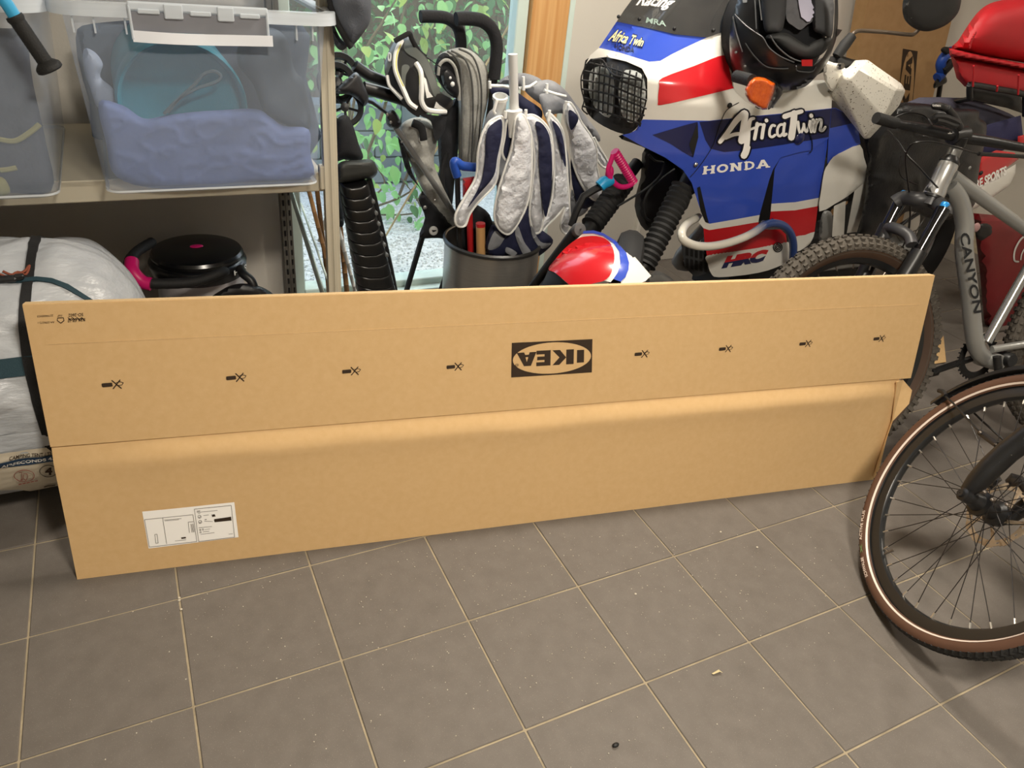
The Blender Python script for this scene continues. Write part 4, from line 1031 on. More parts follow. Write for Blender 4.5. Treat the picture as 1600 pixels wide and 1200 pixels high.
# five lobes
lobe([(272, 430), (300, 388), (350, 362), (374, 375), (372, 470), (352, 600), (332, 730), (240, 830), (190, 900), (165, 962), (120, 960), (112, 900), (165, 800), (225, 690), (235, 560), (255, 470)], .60, M_silver)
lobe([(290, 430), (330, 390), (366, 380), (366, 470), (342, 590), (322, 690), (240, 790), (180, 860), (250, 730), (274, 600), (278, 500)], .574, M_navy, .008, .01, edge=False)
lobe([(396, 385), (432, 380), (440, 410), (420, 520), (396, 600), (370, 560), (384, 470)], .595, M_navy, .01, .02)
lobe([(442, 380), (480, 350), (512, 400), (530, 480), (530, 690), (505, 850), (440, 975), (395, 1010), (345, 970), (326, 900), (345, 780), (385, 650), (425, 520)], .565, M_silver, .032, .03)
lobe([(490, 370), (535, 352), (590, 385), (634, 450), (648, 560), (640, 700), (600, 900), (585, 985), (545, 1000), (520, 900), (535, 740), (548, 600), (530, 450)], .60, M_silver, .024)
lobe([(552, 395), (590, 400), (628, 460), (642, 560), (645, 690), (630, 830), (608, 915), (585, 790), (572, 620), (570, 500)], .572, M_navy, .008, .01, edge=False)
lobe([(612, 355), (640, 350), (700, 430), (718, 540), (730, 700), (742, 880), (738, 990), (715, 1006), (690, 960), (715, 860), (680, 900), (620, 960), (580, 1008), (572, 970), (625, 880), (650, 760), (655, 580), (640, 440)], .63, M_silver, .02)
lobe([(645, 385), (690, 430), (712, 520), (720, 640), (690, 560), (668, 470)], .605, M_navy, .008, .01, edge=False)
lobe([(712, 300), (745, 285), (785, 345), (805, 390), (860, 470), (890, 540), (892, 640), (920, 770), (895, 820), (850, 800), (790, 700), (752, 580), (742, 460), (715, 380)], .64, M_silver, .026)
lobe([(735, 330), (765, 335), (790, 375), (760, 430), (742, 420)], .61, M_navy, .008, .01, edge=False)
lobe([(748, 590), (785, 690), (840, 790), (895, 825), (840, 865), (790, 850), (756, 740)], .66, M_navy, .02, .02, edge=False)
lobe([(752, 760), (790, 850), (845, 868), (800, 910), (750, 905)], .67, M_dsilver, .015, .02, edge=False)
lobe([(872, 475), (905, 530), (962, 630), (930, 640), (890, 590)], .68, M_silver, .012)
b = MB()
for L, y in (([(300, 165), (302, 205)], .70), ([(302, 190), (370, 192), (430, 205)], .70), ([(486, 140), (488, 215)], .74), ([(460, 205), (520, 195), (560, 170)], .75), ([(616, 178), (614, 240)], .74), ([(600, 215), (660, 235), (720, 250)], .74), ([(722, 275), (716, 320)], .62), ([(500, 322), (500, 360)], .57), ([(630, 325), (625, 385)], .60), ([(388, 330), (386, 370)], .58), ([(620, 235), (610, 360)], .74), ([(340, 270), (322, 330), (330, 345)], .60)):
    b.tube(pz(Z4, L, y), .0055, 8)
obj('rib_tips', b, M_edge, um, kind='stuff')
b = MB(); b.lathe(pz(Z4, [(358, 270)], .62)[0], V((-.15, -.3, 1)), [(.020, -.06), (.022, 0), (.0255, .004), (.0255, .014), (.019, .015), (.018, -.02), (.001, -.02)], 20); obj('hub', b, M_edge, um)
def stick(name, pts, r, m, lab, cat, seg=10):
    b = MB(); b.tube(pts, r, seg); return obj(name, b, m, label=lab, cat=cat)
tool = thing('garden_tool', 'blue handled tool with a dark shaft standing in the steel bin', 'tool', V((bc.x - .1, YB2 - .08, .02)))
b = MB(); b.tube(cr(pz(Z4, [(122, 690), (104, 630), (112, 608), (150, 632), (225, 640)], .66), 5), .0155, 12); obj('grip', b, mat('blue_plastic', (32, 74, 164), .45), tool)
b = MB(); b.tube(pz(Z4, [(122, 680), (130, 1000)], .66) + [V((bc.x - .10, YB2 - .03, .02))], .010, 8); obj('shaft', b, M_dark, tool)
b = MB(); puff(b, Z4([(150, 700), (215, 690), (225, 790), (152, 805)]), dY(.66), .02, .03, rmax=6, res=4); b.tube([pz(Z4, [(185, 800)], .68)[0], V((bc.x - .04, YB2 + .02, .02))], .012, 8); obj('red_tool', b, mat('red_plastic', (196, 36, 40), .45), label='small red tool behind the blue handle in the steel bin', cat='tool')
wst = thing('wooden_handle', 'round wooden handle with a red painted end in the steel bin', 'handle', V((bc.x - .03, YB2 - .04, .02)))
b = MB(); b.tube(pz(Z4, [(250, 965), (252, 1105)], .635) + [V((bc.x - .03, YB2 - .04, .02))], .0165, 14); obj('shaft', b, M_wood, wst)
b = MB(); b.tube(pz(Z4, [(250, 948), (250, 966)], .635), .017, 14); obj('painted_end', b, MATS['red_plastic'], wst)
b = MB(); puff(b, crt(Z4([(130, 830), (215, 840), (300, 900), (320, 1010), (290, 1100), (140, 1080)]), 3, True), dY(.74), .02, .04, rmax=12, res=5); b.tube([PY(745, 360, .75), V((bc.x, YB2 + .05, .02))], .03, 8); obj('folded_bag', b, M_soft, label='black folded fabric stuffed behind the wooden handle in the steel bin', cat='bag')
# ---------------------------------------------------------------- touring enduro motorcycle, nose to the window, leaning a little towards the room
Z3 = zz(840, 0, 2.608333); Zl = zz(1080, 150, 4.0); Z5 = zz(820, 230, 5.2167); Zr4 = zz(1200, 0, 2.6075); Zm = zz(1100, 0, 6.6667); Zh = zz(900, 0, 4.706); Z6 = zz(1300, 0, 5.0)
YC = .40
M_fw = mat('fairing_white', (232, 230, 222), .22, var=.08, vscale=9, coat=.5, specks=((150, 140, 120), .24, 90))
M_fb = mat('fairing_blue', (58, 86, 196), .22, var=.12, vscale=5, coat=.5)
M_fn = mat('fairing_navy', (26, 32, 78), .25, coat=.4)
M_fr = mat('fairing_red', (200, 26, 36), .25, var=.1, vscale=6, coat=.5)
M_eng = mat('engine_black', (22, 22, 23), .55, var=.3, vscale=15)
M_chrome = mat('steel_bright', (190, 190, 188), .18, metal=1.0)
M_amber = mat('amber_lens', (216, 96, 20), .2, rgb2=(190, 72, 12), vscale=60, bump=.4, bscale=90, coat=.6)
M_alum = mat('cast_alloy', (150, 150, 148), .45, metal=.5, var=.15)
def gfair(x, z):
    W = .275 - (.35 * max(0, z - 1.0)) - (.10 * max(0, .75 - z))
    x0 = 1.68 + .9 * max(0, z - 1.05) + .45 * max(0, .85 - z)
    L = .62; t = (x0 + L - x) / L
    if x < x0: return YC
    if t <= 0: y = YC - W
    else: y = YC - W * max(0, 1 - min(1, t) ** 2.6) ** (1 / 2.6)
    y -= .09 * (z - .6)
    if x > 2.55: y += .12 * (x - 2.55) ** 1.5
    return y
def dF(u, v):
    d = ray(u, v); prev = None
    t0 = (-.30 - CAM.y) / d.y; t1 = (YC - CAM.y) / d.y; n = 60
    fn = lambda t: (CAM.y + d.y * t) - gfair(CAM.x + d.x * t, CAM.z + d.z * t)
    a = t0
    for k in range(1, n + 1):
        b = t0 + (t1 - t0) * k / n
        if fn(b) >= 0:
            for _ in range(25):
                m = (a + b) / 2
                if fn(m) >= 0: b = m
                else: a = m
            return CAM + d * b
        a = b
    return CAM + d * t1
moto = thing('motorcycle', 'white, blue and red touring enduro motorcycle parked nose to the window behind the carton', 'motorcycle', (2.6, YC, 0))
def fp(name, L, m, lift=0.0, thick=.006, Z=Z3, smooth=True, res=6, parent=moto, label=None, sm_n=4, depth=dF, ang=35):
    b = MB(); P_ = Z(L)
    if smooth: P_ = crt(P_, sm_n, True)
    patch(b, P_, depth, thick=thick, res=res, lift=lift)
    return obj(name, b, m, parent, label=label, ang=ang)
def dens(L, n=3):
    """straight outline with points added, so that it follows the curved panel"""
    out = []
    for i in range(len(L)):
        a, b = L[i], L[(i + 1) % len(L)]
        out += [(a[0] + (b[0] - a[0]) * k / n, a[1] + (b[1] - a[1]) * k / n) for k in range(n)]
    return out
def fs(name, L, m, **k): return fp(name, L, m, smooth=False, **k)
# cowling panels
cowl = fs('cowl', [(250, 195), (330, 213), (400, 235), (455, 252), (500, 248), (545, 222), (620, 185), (690, 153), (783, 120), (778, 200), (790, 290), (800, 362), (845, 412), (900, 445), (960, 440), (1000, 380), (1080, 360), (1170, 335), (1200, 370), (1198, 441), (1000, 462), (850, 476), (700, 492), (560, 490), (428, 487), (447, 400), (447, 320), (425, 278), (360, 250), (280, 232), (215, 240), (196, 262), (215, 225)], M_fw, label='white nose cowling')
fs('nose_band', [(322, 88), (440, 112), (560, 140), (690, 153), (620, 185), (545, 222), (500, 248), (455, 252), (400, 235), (330, 213), (250, 195)], M_fb, label='blue band under the screen')
rp = fp('red_panel', [(508, 318), (640, 268), (735, 230), (768, 228), (775, 250), (795, 350), (788, 362), (640, 398), (505, 428), (491, 415), (496, 350)], M_fr, lift=.0022, thick=.003, sm_n=3, label='red flash on the cowling')
M_screen = haze_mat('smoked_screen', (26, 30, 36), .62, .04)
scr = fs('windscreen', [(322, 88), (350, 45), (392, -12), (470, -60), (700, -70), (852, -40), (838, 0), (815, 65), (783, 120), (690, 153), (560, 140), (440, 112)], M_screen, lift=.004, thick=.003, label='smoked clear screen')
for p in ((415, 78), (557, 117), (716, 124), (330, 68)):
    q = lifted(dF, .009)(*Z3([p])[0]); obj('screen_bolt', MB().ell(q, (.0055, .0055, .0055), 10, 6), M_eng, scr)
blue = fs('side_fairing', [(428, 487), (560, 490), (700, 492), (850, 476), (1000, 462), (1198, 441), (1185, 565), (1115, 612), (1060, 622), (990, 642), (960, 690), (945, 730), (905, 876), (800, 895), (700, 912), (672, 880), (650, 815), (628, 745), (592, 692), (520, 642), (420, 592), (345, 550), (380, 542), (400, 530)], M_fb, label='blue side fairing')
fs('stripe', dens([(672, 880), (700, 912), (800, 895), (905, 876), (900, 905), (800, 922), (700, 938), (676, 930), (655, 905)], 2), M_fw, label='white stripe across the lower fairing')
fs('lower_cowl', [(676, 930), (700, 938), (800, 922), (900, 905), (905, 935), (990, 935), (1012, 955), (1016, 988), (900, 1010), (690, 1042), (680, 985)], M_fr, label='red lower cowl')
fp('bash_guard', [(690, 1042), (800, 1025), (900, 1010), (1018, 986), (1040, 1010), (1038, 1050), (1000, 1078), (900, 1112), (740, 1130), (706, 1112), (694, 1075)], M_fw, sm_n=3, label='white belly cover')
side = fs('side_panel', [(990, 642), (1060, 622), (1115, 612), (1185, 565), (1166, 690), (1147, 806), (1050, 824), (953, 830), (962, 735), (966, 690)], M_fb, lift=-.012, label='blue rear side panel')
fs('stripe', dens([(953, 830), (1050, 824), (1147, 806), (1143, 840), (1050, 857), (950, 862)], 2), M_fw, lift=-.012)
fs('red_stripe', [(950, 862), (1050, 857), (1143, 840), (1129, 945), (1090, 958), (1042, 966), (1010, 930), (960, 912), (944, 905)], M_fr, lift=-.012)
fp('lower_edge', [(1042, 966), (1090, 958), (1129, 945), (1112, 990), (1085, 1012), (1055, 1026), (1044, 1000)], M_fw, lift=-.012, sm_n=2)
fs('navy_band', [(660, 497), (750, 489), (850, 478), (1000, 465), (1197, 443), (1186, 558), (1110, 572), (960, 596), (850, 612), (760, 620), (705, 606), (684, 570)], M_fn, lift=.0012, thick=.002, label='navy band behind the lettering')
fs('vent', [(468, 550), (600, 510), (652, 497), (655, 560), (634, 642), (590, 618), (540, 585)], M_fn, lift=.002, thick=.003)
fs('vent_slot', [(618, 588), (640, 530), (653, 500), (655, 560), (634, 640)], M_eng, lift=.0035, thick=.002)
fs('slot', [(650, 765), (662, 760), (690, 880), (698, 910), (684, 905), (664, 860)], M_eng, lift=.002, thick=.003)
fs('tank_side', [(1198, 441), (1215, 440), (1270, 470), (1302, 500), (1316, 585), (1240, 625), (1180, 668), (1186, 560)], M_fb, lift=.0, label='blue tank side')
fs('tank_top_band', [(1198, 443), (1215, 442), (1270, 472), (1298, 498), (1240, 512), (1192, 522)], M_fn, lift=.0015, thick=.002)
fp('number_panel', [(1182, 672), (1205, 640), (1250, 615), (1314, 590), (1330, 640), (1350, 715), (1330, 745), (1270, 795), (1210, 832), (1148, 862), (1155, 780), (1168, 700)], M_fw, lift=.006, sm_n=2, label='plain white panel behind the blue one')
fp('frame_strut', [(1208, 840), (1256, 818), (1252, 900), (1248, 965), (1200, 965), (1204, 900)], M_fw, sm_n=1, thick=.02)
fp('frame_strut', [(1292, 775), (1346, 728), (1338, 800), (1330, 850), (1302, 945), (1260, 950), (1278, 850)], M_fw, sm_n=1, thick=.02)
fp('tank_shoulder', [(960, 440), (990, 350), (1100, 330), (1180, 330), (1200, 370), (1120, 395), (1000, 410)], M_fw, lift=-.03, sm_n=3, thick=.02)
# seam of the fairing, dirt-free bolts
b = MB(); b.tube([lifted(dF, .003)(*p) for p in crt(Z3([(820, 418), (770, 450), (742, 510), (720, 580), (690, 635), (650, 690), (622, 722)]), 4)], .0012, 5); obj('panel_gap', b, M_eng, moto)
b = MB(); b.tube([lifted(dF, .006)(*p) for p in crt(Z3([(1098, 505), (1108, 540), (1118, 575), (1118, 610), (1108, 625)]), 4)], .0022, 5); obj('trim_wire', b, M_screen, moto)
for p, m in (((645, 671), M_chrome), ((783, 430), M_eng)):
    obj('fairing_bolt', MB().ell(lifted(dF, .003)(*Z3([p])[0]), (.008, .006, .008), 12, 8), m, moto)
obj('fairing_plug', MB().ell(lifted(dF, .002)(*Z3([(1068, 563)])[0]), (.021, .008, .021), 18, 8), M_fn, moto)
# lettering on the fairing
lf = lambda h: (lambda Z: (lambda x, y: lifted(dF, h)(*Z([(x, y)])[0])))
def strokes(parent, name, SL, m, Z, h, extra=0.0):
    b = MB(); f = lf(h)(Z)
    for L, wd in SL:
        L2 = crt(L, 4) if len(L) > 2 else L
        ws = wd if not isinstance(wd, (tuple, list)) else [wd[0] + (wd[1] - wd[0]) * i / (len(L2) - 1) for i in range(len(L2))]
        ribbon(b, L2, [q + extra for q in ws] if isinstance(ws, list) else ws + extra, f)
    return obj(name, b, m, parent, smooth=False)
AT = [([(180, 287), (230, 225), (285, 150), (332, 108)], (20, 34)), ([(340, 112), (328, 190), (315, 280)], (30, 34)), ([(215, 262), (270, 240), (330, 236)], 18),
      ([(392, 140), (370, 150), (358, 200), (352, 270), (342, 340), (330, 372)], (14, 34)), ([(328, 372), (348, 365), (362, 320)], 14), ([(330, 225), (372, 208), (405, 196)], 12),
      ([(412, 172), (406, 215), (396, 268)], 17), ([(408, 200), (424, 178), (440, 178)], 13), ([(455, 180), (448, 220), (442, 262)], 17), ([(470, 152), (471, 155)], 18),
      ([(522, 186), (506, 184), (492, 210), (490, 245), (505, 256), (524, 244)], 13), ([(580, 180), (556, 180), (540, 205), (540, 240), (556, 250), (575, 230)], 13), ([(584, 172), (578, 215), (578, 246), (594, 238)], 14),
      ([(585, 128), (630, 112), (690, 96)], (26, 20)), ([(644, 108), (638, 180), (626, 258)], (32, 34)),
      ([(668, 162), (672, 205), (684, 232), (702, 195), (704, 175)], 13), ([(704, 175), (708, 205), (722, 222), (738, 180), (742, 158)], 13), ([(762, 150), (755, 185), (750, 222)], 16), ([(750, 122), (751, 125)], 20), ([(784, 150), (776, 185), (770, 222)], 15), ([(778, 182), (795, 150), (812, 150), (812, 180), (806, 212), (822, 215), (838, 195)], 13)]
AT = [(L, tuple(q * 1.28 for q in w_) if isinstance(w_, tuple) else w_ * 1.28) for L, w_ in AT]
strokes(moto, 'lettering_outline', AT, mat('black_navy', (14, 16, 34), .3), Zl, .0042, 21)
strokes(moto, 'lettering', AT, M_paper, Zl, .0052)
def slab(word, quad, parent, m, Zf, h):
    """heavy slab-serif capitals drawn as strokes in a slanting frame"""
    G = {'H': [((.18, 0), (.18, 1)), ((.82, 0), (.82, 1)), ((.18, .5), (.82, .5))], 'N': [((.2, 0), (.2, 1)), ((.8, 0), (.8, 1)), ((.2, 1), (.8, 0))],
         'O': None, 'D': None, 'A': [((.12, 0), (.5, 1)), ((.88, 0), (.5, 1)), ((.28, .32), (.72, .32))]}
    S = {'H': [(.18, 0), (.18, 1), (.82, 0), (.82, 1)], 'N': [(.2, 0), (.16, 1), (.82, 1)], 'A': [(.12, 0), (.88, 0)], 'D': [], 'O': []}
    a, b_, c, d = quad; b = MB(); f0 = lf(h)(Zf); n = len(word)
    def F(i):
        def g(x, y):
            s = (i + .06 + x * .9) / n; t = y
            return f0(*[(a[k] * (1 - s) + b_[k] * s) * (1 - t) + (d[k] * (1 - s) + c[k] * s) * t for k in (0, 1)])
        return g
    for i, ch in enumerate(word):
        g = F(i)
        if ch == 'O': ribbon(b, [(.5 + .36 * math.cos(k * math.pi / 10), .5 + .40 * math.sin(k * math.pi / 10)) for k in range(21)], .22, g)
        elif ch == 'D': ribbon(b, [(.2, .09), (.5, .09), (.75, .25), (.82, .5), (.75, .75), (.5, .91), (.2, .91)], .19, g); ribbon(b, [(.24, .05), (.24, .95)], .22, g); ribbon(b, [(.1, .07), (.3, .07)], .14, g, n2=4); ribbon(b, [(.1, .93), (.3, .93)], .14, g, n2=4)
        else:
            for p, q in G[ch]: flatpoly(b, [(p[0] - .13, p[1]), (p[0] + .13, p[1]), (q[0] + .13, q[1]), (q[0] - .13, q[1])], g) if p[0] == q[0] or abs(p[1] - q[1]) > .5 else ribbon(b, [p, q], .19, g, n2=4)
            for (x, y) in S[ch]: flatpoly(b, [(x - .19, y + (.0 if y == 0 else -.14)), (x + .19, y + (0 if y == 0 else -.14)), (x + .19, y + (.14 if y == 0 else 0)), (x - .19, y + (.14 if y == 0 else 0))], g)
    return obj('lettering', b, m, parent, smooth=False)
slab('HONDA', [(65, 492), (492, 446), (488, 394), (72, 440)], moto, M_paper, Zl, .0025)
vs, fs_ = text_mesh('HRC', bold=.09, shear=.25)
bm = bmesh.new(); V_ = [bm.verts.new((x, y, 0)) for x, y in vs]
for f in fs_:
    try: bm.faces.new([V_[i] for i in f])
    except ValueError: pass
bmesh.ops.bisect_plane(bm, geom=bm.verts[:] + bm.edges[:] + bm.faces[:], plane_co=(0, .48, 0), plane_no=(0, 1, 0))
hq = [(188, 1080), (470, 1032), (486, 955), (200, 1005)]
for up_, m in ((True, M_fr), (False, M_fn)):
    b = MB(); f0 = lf(.0030)(Zl); vv = [v.co.copy() for v in bm.verts]; bm.verts.index_update()
    ff = [tuple(v.index for v in f.verts) for f in bm.faces if (f.calc_center_median().y > .48) == up_]
    us = sorted({i for f in ff for i in f}); mp_ = {i: k for k, i in enumerate(us)}
    b.add([f0(*[(hq[0][k] * (1 - vv[i].x) + hq[1][k] * vv[i].x) * (1 - vv[i].y) + (hq[3][k] * (1 - vv[i].x) + hq[2][k] * vv[i].x) * vv[i].y for k in (0, 1)]) for i in us], [tuple(mp_[i] for i in f) for f in ff])
    obj('lettering', b, m, moto, smooth=False)
bm.free()
b = MB(); f0 = lf(.003)(Zl)
for r in (27, 17, 8): ribbon(b, [(541 + r * math.cos(k * math.pi / 8), 946 + r * 1.05 * math.sin(k * math.pi / 8)) for k in range(17)], 7, f0, n2=4)
obj('emblem', b, M_eng, moto, smooth=False)
b = MB(); f0 = lf(.0035)(Z3)
text_on(b, 'Africa Twin', [(282, 168), (430, 196), (440, 152), (312, 112)], f0, bold=.06, shear=.3); obj('lettering_outline', b, M_fn, moto, smooth=False)
b = MB(); f0 = lf(.0045)(Z3)
text_on(b, 'Africa Twin', [(286, 165), (428, 190), (437, 156), (313, 116)], f0, bold=.03, shear=.3); obj('lettering', b, mat('cream_ink', (232, 228, 178), .6), moto, smooth=False)
b = MB(); text_on(b, 'HONDA', [(312, 202), (392, 214), (396, 194), (316, 178)], lf(.003)(Z3), bold=.04); obj('lettering', b, M_fn, moto, smooth=False)
b = MB(); text_on(b, 'Racing', [(392, 38), (535, 42), (570, -8), (425, -34)], lf(.0078)(Z3), bold=.03, shear=.35); obj('lettering', b, M_paper, scr, smooth=False)
b = MB(); text_on(b, 'MRA', [(440, 92), (524, 108), (522, 86), (446, 70)], lf(.0078)(Z3), bold=.02); obj('lettering', b, mat('grey_green_ink', (140, 160, 150), .5), scr, smooth=False)
# headlamps with stone guard
bez = fp('headlight_bezel', [(205, 238), (280, 232), (360, 250), (425, 280), (447, 322), (447, 400), (430, 480), (395, 530), (350, 546), (270, 515), (210, 470), (192, 420), (184, 330), (190, 270)], M_eng, lift=-.012, sm_n=3, thick=.02, label='black twin headlight unit')
M_lens = mat('lamp_glass', (206, 210, 208), .2, spec=.8, rgb2=(110, 116, 116), vscale=26)
for L in ([(360, 285), (420, 300), (440, 360), (432, 440), (395, 500), (350, 480), (330, 400), (335, 330)], [(225, 280), (280, 270), (310, 320), (312, 420), (290, 480), (235, 440), (210, 380), (210, 320)]): fp('headlight', L, M_lens, lift=.002, sm_n=3, thick=.004)
b = MB()
gd = lambda p: lifted(dF, .022)(*p)
for L in ([(100, 462), (250, 500), (420, 560), (492, 592)], [(55, 520), (230, 560), (400, 620), (520, 665)], [(45, 590), (230, 622), (400, 690), (522, 738)], [(40, 655), (230, 688), (400, 752), (520, 800)], [(60, 720), (230, 760), (400, 820), (505, 850)], [(48, 780), (220, 826), (380, 880), (480, 910)], [(120, 440), (190, 440), (240, 510), (300, 560), (480, 590)]):
    b.tube([gd(p) for p in crt(Zh(L), 3)], .0029, 6)
for x0, x1 in ((130, 120), (172, 165), (212, 196), (255, 232), (300, 272), (345, 322), (392, 372), (440, 424), (486, 470)):
    t0 = 440 + .30 * (x0 - 130); b.tube([gd(p) for p in crt(Zh([(x0 + 6, t0), ((x0 + x1) / 2, (t0 + 800) / 2), (x1, 800 + .35 * (x1 - 100))]), 3)], .0029, 6)
b.tube([gd(p) for p in crt(Zh([(75, 480), (40, 560), (40, 650), (60, 740), (45, 800), (85, 840)]), 3)], .0024, 6)
obj('stone_guard', b, M_eng, bez, label='black wire grille over the headlights')
# dark works behind the fairing
b = MB(); puff(b, crt(Z3([(330, 555), (430, 600), (560, 670), (640, 760), (690, 930), (720, 1100), (1000, 1090), (1140, 980), (1200, 850), (1330, 700), (1330, 520), (1180, 400), (900, 430), (700, 500), (480, 520)]), 3, True), dY(.42), .10, .12, rmax=30, res=9); obj('engine_bay', b, M_eng, moto)
b = MB(); puff(b, crt(Z3([(440, 600), (560, 660), (620, 750), (610, 850), (520, 900), (440, 940), (395, 840), (420, 720)]), 3, True), dY(.46), .05, .06, rmax=14, res=7); obj('steering_head', b, M_eng, moto)
eb = MB(); eb.box((2.55, .40, .36), (.42, .30, .34), bev=.05); eb.tube([V((2.4, .40, .5)), V((2.2, .40, .72))], .075, 14); eb.tube([V((2.6, .40, .5)), V((2.75, .40, .74))], .075, 14); obj('engine', eb, M_eng, moto)
ex = MB(); ex.tube(cr([V((2.3, .40, .55)), V((2.2, .45, .35)), V((2.5, .56, .28)), V((2.9, .60, .38)), V((3.3, .58, .56))], 5), .022, 10); ex.tube([V((3.3, .58, .56)), V((3.75, .58, .68))], .05, 14); obj('exhaust', ex, M_alum, moto)
rg_ = fs('radiator_guard', [(585, 992), (640, 985), (690, 1045), (700, 1110), (640, 1128), (600, 1090)], mat('guard_grey', (62, 64, 66), .5, var=.2), lift=-.03, thick=.012)
for k in range(5):
    x = 604 + k * 19
    for y0, y1 in ((1000 + k * 4, 1040 + k * 4), (1052 + k * 4, 1092 + k * 4)): fs('slot', [(x, y0), (x + 11, y0 + 3), (x + 11, y1 + 3), (x, y1)], M_eng, lift=-.027, thick=.003, parent=rg_, res=8)
b = MB(); puff(b, Z3([(1290, 480), (1430, 520), (1430, 800), (1350, 1010), (1240, 1010), (1270, 780)]), dY(.42), .03, .06, rmax=12, res=9); obj('tank_underside', b, M_eng, moto)
# fork gaiters, legs, front wheel turned to the left, mudguard
FA = V((1.69, .09, .315)); fh = V((-.60, -.80, 0)).normalized(); fl_ = V((fh.y, -fh.x, 0))
b = MB(); 
def gaiter(a, c, r, n):
    m = MB(); P_ = []; R_ = []
    for k in range(n * 4 + 1):
        t = k / (n * 4); P_.append(a + (c - a) * t); R_.append(r * (1 + .075 * math.cos(2 * math.pi * t * n)) * (1 - .06 * t))
    return m.tube(P_, R_, 20)
na, nb = PY(*Z5([(1290, 330)])[0], .205), PY(*Z5([(975, 960)])[0], .125)
fa, fb_ = PY(*Z5([(800, 290)])[0], .43), PY(*Z5([(545, 640)])[0], .35)
obj('fork_gaiter', gaiter(na, nb, .0385, 15), M_rub, moto, label='near ribbed rubber fork gaiter'); obj('fork_gaiter', gaiter(fa, fb_, .0385, 11), M_rub, moto, label='far ribbed rubber fork gaiter')
for a, c in ((na, nb), (fa, fb_)):
    d = (c - a).normalized(); k = max(.05, (c.z - .31) / max(.2, -d.z))
    m = MB(); m.tube([a - d * .10, a], .022, 14); m.tube([c - d * .01, c + d * k], .024, 14); obj('fork_leg', m, M_eng, moto)
tw = MB(); tw.lathe(FA, fl_, [(.245, -.030), (.27, -.044), (.300, -.036), (.314, -.012), (.314, .012), (.300, .036), (.27, .044), (.245, .030), (.245, -.030)], 60); ty = obj('front_tyre', tw, M_rub, moto)
tw = MB(); tw.lathe(FA, fl_, [(.247, -.026), (.23, -.022), (.23, .022), (.247, .026)], 50); tw.lathe(FA, fl_, [(.001, -.07), (.03, -.06), (.03, .06), (.001, .07)], 16)
for k in range(18):
    a = k * math.pi / 9; d = fh * math.cos(a) + V((0, 0, 1)) * math.sin(a); tw.tube([FA + d * .028 + fl_ * (.03 if k % 2 else -.03), FA + d * .232], .0022, 5)
obj('front_rim', tw, M_alum, moto)
FEc = PY(945, 462, .03); FE = dE(FEc + RF * .05, (.205, .165, .19))
def fe(name, L, m, label=None): return fp(name, L, m, Z=Z5, depth=FE, res=5, sm_n=3, thick=.007, label=label, lift=.004)
fs('mudguard', dens([(862, 852), (1030, 1048), (985, 1090), (900, 1130), (790, 1142), (782, 1096), (820, 1060), (845, 1000), (850, 940), (826, 858)], 2), M_fw, Z=Z5, depth=FE, res=5, thick=.006, label='white rear end of the front mudguard')
fs('mudguard_stripe', [(425, 748), (510, 725), (620, 730), (700, 785), (730, 880), (722, 960), (700, 1035), (648, 1088), (700, 1100), (722, 1074), (758, 1020), (780, 940), (770, 850), (720, 780), (640, 725), (560, 702), (470, 705)], M_fw, Z=Z5, depth=FE, res=4, thick=.006)
fe('mudguard_nose', [(192, 992), (255, 905), (330, 822), (425, 748), (510, 725), (620, 730), (700, 785), (730, 880), (722, 960), (700, 1035), (650, 1086), (560, 1110), (470, 1135), (395, 1145), (330, 1092), (245, 1022)], M_fr, 'red nose of the mudguard')
fs('mudguard_band', [(480, 683), (560, 678), (640, 700), (740, 762), (826, 858), (850, 940), (845, 1000), (820, 1060), (782, 1096), (722, 1074), (758, 1020), (780, 940), (770, 850), (720, 780), (640, 725), (560, 702), (470, 705)], M_fb, Z=Z5, depth=FE, res=5, lift=.004, thick=.006, label='blue band of the mudguard')
fs('mudguard_opening', [(188, 1005), (250, 1030), (330, 1095), (395, 1150), (300, 1160), (120, 1160)], M_eng, Z=Z5, depth=FE, res=8, lift=-.02, thick=.01)
b = MB()
for L in ([(1130, 120), (1110, 220), (1000, 330), (860, 420), (750, 485)], [(1220, 180), (1110, 260), (1010, 360), (970, 470), (985, 570), (1020, 600)], [(1010, 60), (1060, 110), (1120, 120)]): b.tube(cr([PY(p[0], p[1], .34) for p in Z5(L)], 5), .0042, 6)
obj('cables', b, M_rub, moto)
b = MB(); puff(b, crt(Z5([(1000, 1060), (1060, 1010), (1120, 1020), (1210, 1080), (1220, 1140), (1000, 1140)]), 3, True), dY(.2), .03, .03, rmax=10, res=5); obj('brake_caliper', b, M_alum, moto)
# crash bar, white fading to blue
def bar_mat():
    m = mat('crash_bar', (214, 210, 198), .3, coat=.4); nt = m.node_tree; bs = nt.nodes['Principled BSDF']
    tc = nt.nodes.new('ShaderNodeTexCoord'); sx = nt.nodes.new('ShaderNodeSeparateXYZ'); r = nt.nodes.new('ShaderNodeValToRGB')
    mr = nt.nodes.new('ShaderNodeMapRange'); mr.inputs[1].default_value = BARX0; mr.inputs[2].default_value = BARX1
    nt.links.new(tc.outputs['Object'], sx.inputs[0]); nt.links.new(sx.outputs[0], mr.inputs[0]); nt.links.new(mr.outputs[0], r.inputs[0])
    r.color_ramp.elements[0].color = lin((214, 210, 198)) + (1,); r.color_ramp.elements[1].color = lin((32, 62, 124)) + (1,)
    nt.links.new(r.outputs[0], bs.inputs['Base Color']); return m
BL = [(655, 885, .22), (612, 910, .13), (588, 945, .07), (596, 978, .05), (640, 1000, .045), (700, 1004, .045), (770, 992, .045), (840, 968, .05), (885, 945, .05), (925, 918, .06), (965, 910, .07), (1005, 922, .08), (1032, 955, .09), (1042, 1000, .10), (1040, 1060, .12), (1040, 1150, .20)]
